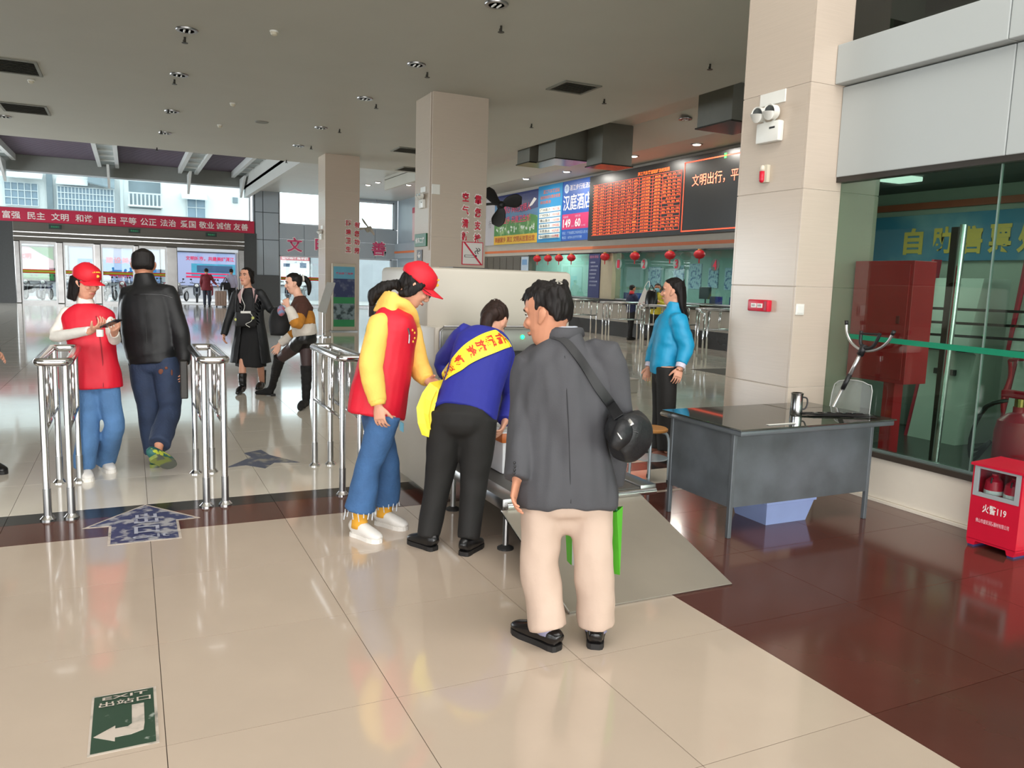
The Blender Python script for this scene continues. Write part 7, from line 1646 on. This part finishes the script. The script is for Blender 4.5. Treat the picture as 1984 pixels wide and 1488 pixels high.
# green carrier bag in his right hand
t = thing('carrier_bag','bright green and white carrier bag held by the man in the blazer','bag',(1.904,2.986,0.251))
GB_ = M('bag_green',(92,190,50),.55,var=.06,scale=8,bump=.05)
a0,a1 = V((1.968,2.889,0.567)),V((1.853,3.154,0.464)); c0,c1 = V((1.960,2.852,0.284)),V((1.851,3.124,0.248)); th = V((.012,.065,0))
bm = NB(); gx = V((.03,-.012,0)); va = [bm.verts.new(p) for p in (a0-th*.7-gx,a1-th*.7,a1+th*.7,a0+th*.7+gx)]; vc = [bm.verts.new(p) for p in (c0-th*.6-gx*.5,c1-th*.4,c1+th*.4,c0+th*.6+gx*.5)]
bm.faces.new(vc[::-1])
for i in range(4): bm.faces.new((va[i],va[(i+1)%4],vc[(i+1)%4],vc[i]))
ob('body', bm, GB_, t)
bm = NB(); prism(bm,[a1.lerp(a0,.02)-th*.74,a1.lerp(a0,.6)-th*.74,c1.lerp(c0,.6)-th*.44,c1.lerp(c0,.02)-th*.44],-th*.03); ob('white_print', bm, M('bag_white',(220,222,222),.5,rgb2=(150,190,140),thr=(.6,.7),scale=12), t)
for o_ in (-1,1):
    bm = NB(); hdp = mm.J['wrR']+V((0,0,-.075)); tube(bm,[a0.lerp(a1,.12)+th*.6*o_,hdp+th*.2*o_,a0.lerp(a1,.55)+th*.6*o_],.006,6,3); ob('handle', bm, M('bag_dark_green',(24,130,62),.5,var=.03), t)

# --- woman in turquoise jacket
b0 = (4.4,5.76); f_ = heading(b0,-78)
J = dict(hipL=(4.355,5.757,0.824),hipR=(4.459,5.972,0.797),kneeL=(4.352,5.725,0.432),kneeR=(4.447,5.920,0.395),ankL=(4.367,5.691,0.093),ankR=(4.454,5.891,0.066),toeL=(4.301,5.878,0.000),toeR=(4.380,6.038,0.000),
 shL=(4.423,5.721,1.265),shR=(4.531,6.047,1.247),elL=(4.470,5.643,1.039),elR=(4.496,6.140,0.995),wrL=(4.386,5.612,0.854),wrR=(4.409,6.109,0.802),neck=(4.492,5.880,1.351),hdL=(4.330,5.585,0.711),hdR=(4.363,6.091,0.678))
bw = Person('woman with long black hair in a turquoise jacket, standing in profile behind the scanner',b0+(0,),J,f_,Head((4.484,5.908,1.524),heading(b0,-84),-2,k=1.0),SKIN,1.0)
bw.body(curl=(25,25))
bw.hair(HAIR,[(.30,.066,-.045,-.075),(.42,.080,-.025,-.102),(.52,.085,-.004,-.112),(.62,.087,.018,-.116),(.70,.087,.042,-.116),(.78,.084,.072,-.113),(.86,.074,.080,-.102),(.95,.056,.056,-.080),(1.03,.030,.028,-.050),(1.06,.006,-.005,-.016)],extra=lambda bm,H: [loft(bm,[(H(0,-.07,H.t(.7)),.075,.05),(H(0,-.085,H.t(.3)),.082,.045),(H(0,-.105,H.t(-.1)),.080,.035),(H(0,-.14,H.t(-.45)),.060,.028),(H(0,-.16,H.t(-.62)),.03,.014)],side=H.r,seg=16,n=3)])
TURQ = M('turquoise_jacket',(18,150,196),.5,var=.05,scale=8,bump=.06)
bm = NB(); bw.torso(bm,[(-.06,.155,.125),(.02,.16,.13),(.3,.165,.132,.01),(.6,.172,.132,.01),(.82,.165,.118),(.92,.115,.10),(1.0,.075,.075),(1.08,.068,.070),(1.13,.066,.066)])
for S in 'LR': bw.sleeve(bm,S,(.085,.080,.074,.066,.055),.80)
tj = remesh('jacket', bm, .009, TURQ, bw.t, wrinkle=.011, wscale=7, wdir=(.8,.8,1.2))
bm = NB()
for S in 'LR':
    a,b_ = bw.J['el'+S],bw.J['wr'+S]; loft(bm,[(a+(b_-a)*.7,.045,.045),(a+(b_-a)*.98,.042,.042)],seg=14,n=1)
    ob('shirt_cuff', bm, M('shirt_lilac',(214,210,226),.7,var=.02), bw.t, smooth='auto'); bm = NB()
bm.free()
bm = NB(); p = bw.J['wrL'].lerp(bw.J['hdL'],.12); d_ = (bw.J['hdL']-bw.J['wrL']).normalized(); lathe(bm,p,[(.031,0),(.034,.003),(.034,.010),(.031,.013)],16,d_); ob('watch', bm, M('rose_gold',(200,150,120),.3,.8,var=0), bw.t)
bw.trousers(M('black_trousers'),(.095,.085,.092),drop=.0,waist=.155,wr=.005,top=.10)
bw.shoes(M('shoe_tan',(150,96,80),.5,var=.05),SOLB,.23,h=.02)
# --- person cut by the left edge: a black sleeve and a shoe
# the man himself stands outside the frame; only his right hand and heel reach in
b0 = (-1.05,6.95); f_ = heading(b0,150)
px_ = V((-1.0,6.6,0))
J = dict(hipR=px_+V((-.10,-.06,.86)),hipL=px_+V((-.28,.05,.86)),kneeR=px_+V((-.06,-.12,.47)),kneeL=px_+V((-.30,-.02,.47)),ankR=(-1.019,7.058,0.034),ankL=px_+V((-.32,.1,.08)),toeR=(-0.920,6.946,0.000),toeL=px_+V((-.35,-.1,0)),
 shR=px_+V((-.02,-.10,1.36)),shL=px_+V((-.38,.10,1.36)),elR=(-1.046,7.222,1.075),elL=px_+V((-.46,.0,1.08)),wrR=(-0.932,7.031,0.917),wrL=px_+V((-.40,-.22,1.02)),neck=px_+V((-.2,0,1.44)),hdR=(-0.845,6.928,0.886),hdL=px_+V((-.32,-.3,1.02)))
pe = Person('person in a black sleeve cut off by the left frame edge, reaching a hand in',tuple(px_+V((-.2,0,0))),J,f_,Head(px_+V((-.2,-.02,1.60)),f_,0),SKIN,.98,detail=False,vox=.008)
pe.body(curl=(20,20)); pe.hair(HAIR)
bm = NB(); pe.torso(bm,[(-.04,.18,.13),(.1,.18,.13),(.5,.19,.135),(.8,.185,.12),(.93,.11,.09),(1.04,.07,.07)])
for S in 'LR': pe.sleeve(bm,S,(.078,.070,.062,.055,.046),.97)
remesh('jacket', bm, .014, BLK, pe.t, wrinkle=.006)
pe.trousers(BLK,(.095,.08,.075),waist=.165); pe.shoes(BLKL,SOLB,.26)

# ------------------------------------------------------------------ small far people
def simple_person(label, pos, fa, h, top_mat, leg_mat, hair_mat, skin=SKINT, coat=0.0, arms=None, seated=False, hairlen=None, detail=False):
    k = h/1.68; P = V(pos); f = heading(pos, fa); r = V((f.y,-f.x,0)); up = V((0,0,1))
    def Q(x,y,z): return P+(r*x+f*y+up*z)*k
    dz = -.40 if seated else 0
    J = dict(hipL=Q(-.09,0,.88+dz),hipR=Q(.09,0,.88+dz),shL=Q(-.17,0,1.36+dz),shR=Q(.17,0,1.36+dz),neck=Q(0,0,1.43+dz),
      elL=Q(-.23,-.02,1.09+dz),elR=Q(.23,-.02,1.09+dz),wrL=Q(-.22,.10,.86+dz),wrR=Q(.22,.10,.86+dz),hdL=Q(-.22,.13,.76+dz),hdR=Q(.22,.13,.76+dz))
    if seated: J.update(kneeL=Q(-.11,.42,.50),kneeR=Q(.11,.42,.50),ankL=Q(-.11,.44,.09),ankR=Q(.11,.44,.09),toeL=Q(-.11,.60,0),toeR=Q(.11,.60,0))
    else: J.update(kneeL=Q(-.09,.06,.47),kneeR=Q(.10,-.02,.47),ankL=Q(-.09,.08,.08),ankR=Q(.10,-.08,.08),toeL=Q(-.09,.25,0),toeR=Q(.10,.10,0))
    for a,b_ in (arms or {}).items(): J[a] = Q(*b_)
    p = Person(label, pos, J, f, Head(Q(0,.02,1.57+dz),f,8,k=k), skin, k, detail=detail, vox=.010)
    p.body(); 
    p.hair(hair_mat, extra=(lambda bm,H: [loft(bm,[(H(0,-.075,H.t(.6)),.07*k,.04*k),(H(0,-.085,H.t(.2)),.07*k,.035*k),(H(0,-.09,H.t(hairlen)),.05*k,.02*k)],side=H.r,seg=12,n=2)]) if hairlen is not None else None)
    bm = NB()
    if coat: p.torso(bm,[(-coat,.24,.18),(0,.19,.14),(.4,.165,.13),(.75,.185,.13),(.92,.11,.09),(1.03,.07,.07)])
    else: p.torso(bm,[(-.06,.175,.13),(.3,.17,.13),(.75,.19,.13),(.92,.11,.09),(1.03,.07,.07)])
    for S in 'LR': p.sleeve(bm,S,(.076,.066,.058,.052,.044),.95)
    remesh('coat' if coat else 'top', bm, .016, top_mat, p.t, wrinkle=.008, wscale=7)
    p.trousers(leg_mat,(.092,.072,.06),waist=.155); p.shoes(BLKL,SOLB,.25)
    return p
pr = simple_person('woman in a dark red coat pulling a suitcase at the entrance',(3.131,38.400,0.059)[:2]+(0,),0,1.72,M('coat_red',(110,24,36),.7,var=.08),M('trousers_navy',(40,46,60),.8,var=.1),HAIR,coat=.28,arms=dict(elR=(.30,-.02,1.12),wrR=(.42,-.10,.98),hdR=(.48,-.14,.94)))
t = thing('suitcase','beige upright suitcase with wheels beside the woman in the red coat','suitcase',(3.719,38.300,0.071)[:2]+(0,),)
sx,sy = (3.719,38.300,0.071)[:2]
SUIT = M('suitcase_beige',(150,126,112),.45,var=.05)
bm = NB(); box(bm,(sx-.24,sy-.13,.06),(sx+.24,sy+.13,.74),.04); ob('shell', bm, SUIT, t, smooth='auto')
for k in range(4):
    bm = NB(); box(bm,(sx-.17+.11*k-.02,sy-.14,.10),(sx-.17+.11*k+.02,sy-.12,.70),.008); ob('rib', bm, SUIT, t)
for x in (-.18,.18):
    for y in (-.09,.09):
        bm = NB(); cyl(bm,(sx+x-.02,sy+y,.03),(sx+x+.02,sy+y,.03),.03,seg=10); ob('wheel', bm, BLACKP, t)
bm = NB(); tube(bm,[(sx-.10,sy,.72),(sx-.11,sy,1.0),(sx+.11,sy,1.0),(sx+.10,sy,.72)],.012,8); ob('pull_handle', bm, STEEL, t)
simple_person('man in a pale lilac shirt walking out through the entrance, black bag at his side',(4.266,39.000,0.050)[:2]+(0,),10,1.74,M('shirt_lilac_pale',(176,172,196),.7,var=.03),M('trousers_black',(26,26,28),.8,var=.1),HAIR,arms=dict(elL=(-.28,-.02,1.10),wrL=(-.25,.05,.86)))
bx_,by_ = (3.994,38.900,0.814)[:2]; t = thing('handbag','black handbag beside the man in the lilac shirt','bag',(bx_,by_,.75))
bm = NB(); loft(bm,[((bx_,by_,.78),.22,.10),((bx_,by_,.95),.24,.11),((bx_,by_,1.12),.18,.07)],side=(1,0,0),seg=14,n=3); ob('body', bm, BLK, t, smooth=True)
bm = NB(); tube(bm,[(bx_-.12,by_,1.1),(bx_,by_,1.35),(bx_+.12,by_,1.1)],.015,6,3); ob('handle', bm, BLK, t)
# customers and clerk at the ticket counter
simple_person('customer in a navy jacket with red collar bending at the ticket counter',(12.95,18.95,0),60,1.56,M('jacket_navy',(26,30,66),.7,var=.1),M('trousers_black'),HAIR,arms=dict(elR=(.20,.2,1.05),wrR=(.12,.35,1.05),hdR=(.08,.45,1.06)))
p_ = V((12.95,18.95,1.40)); bm = NB(); loft(bm,[(p_+V((-.02,-.02,-.10)),.09,.08),(p_+V((0,0,-.02)),.07,.065)],seg=12,n=1); tag(ob('red_scarf', bm, M('scarf_red',(190,40,46),.7,var=.05), smooth=True),'red scarf of the customer in navy at the ticket counter','scarf')
simple_person('person in a yellow jacket and blue face mask at the ticket counter',(12.6,17.25,0),185,1.62,M('jacket_mustard',(196,178,52),.7,var=.06),M('trousers_black'),HAIR,detail=True,hairlen=.2,arms=dict(elR=(.26,.08,1.12),wrR=(.16,.30,1.16),hdR=(.13,.38,1.18),elL=(-.24,.08,1.12),wrL=(-.08,.28,1.2),hdL=(-.02,.34,1.25)))
pm = [o for o in COL.objects if o.get('label','').startswith('person in a yellow')][0]
f2 = heading((12.6,17.25),185); hc = V((12.6,17.25,0))+V((0,0,1.57*1.62/1.68))+f2*.02; 
bm = NB(); r2 = V((f2.y,-f2.x,0)); U_ = V((0,0,1))
loft(bm,[(hc+f2*.075-U_*.105,.045,.018),(hc+f2*.098-U_*.07,.062,.022),(hc+f2*.095-U_*.03,.062,.018),(hc+f2*.085-U_*.01,.05,.012)],side=r2,seg=14,n=2); ob('face_mask', bm, M('mask_blue',(120,176,190),.7,var=.03), pm, smooth=True)
t = thing('shopping_bag','white carrier bag with red print carried at the ticket counter','bag',(12.0,17.6,.9))
q = [(12.117,17.466,1.036),(12.317,17.441,1.531),(12.314,17.181,1.280),(12.219,17.182,0.967)]
bm = NB(); prism(bm,q,(.06,.08,0)); ob('body', bm, M('bag_print',(210,206,200),.6,rgb2=(170,60,70),thr=(.56,.62),scale=5), t)
bm = NB(); tube(bm,[q[1],V(q[1])+V((.1,-.05,.16)),q[2]],.008,6,3); ob('handle', bm, WHITEP, t)
t = thing('black_handbag','black shiny handbag beside the white carrier bag at the counter','bag',(12.225,16.972,1.084))
bm = NB(); loft(bm,[((12.210,16.964,0.977),.15,.10),((12.229,16.989,1.217),.17,.11),((12.248,17.015,1.458),.12,.06)],side=(.6,-.8,0),seg=14,n=3); ob('body', bm, BLKL, t, smooth=True)
bm = NB(); tube(bm,[(12.160,17.042,1.348),(12.240,17.038,1.591),(12.319,16.969,1.380)],.012,6,3); ob('handle', bm, BLKL, t)
simple_person('clerk with dark hair in a pale blue shirt behind the ticket counter glass',(14.6,16.0,0),180,1.50,M('shirt_sky',(160,190,214),.7,var=.03),M('trousers_navy'),HAIRB,detail=True)
# seated traveller by the far column
simple_person('traveller with dark hair seated on the bench behind the yellow hoodie',(6.85,20.60,0),150,1.62,M('coat_maroon',(110,52,50),.7,var=.1),M('trousers_black'),HAIRB,seated=True,hairlen=0.0)
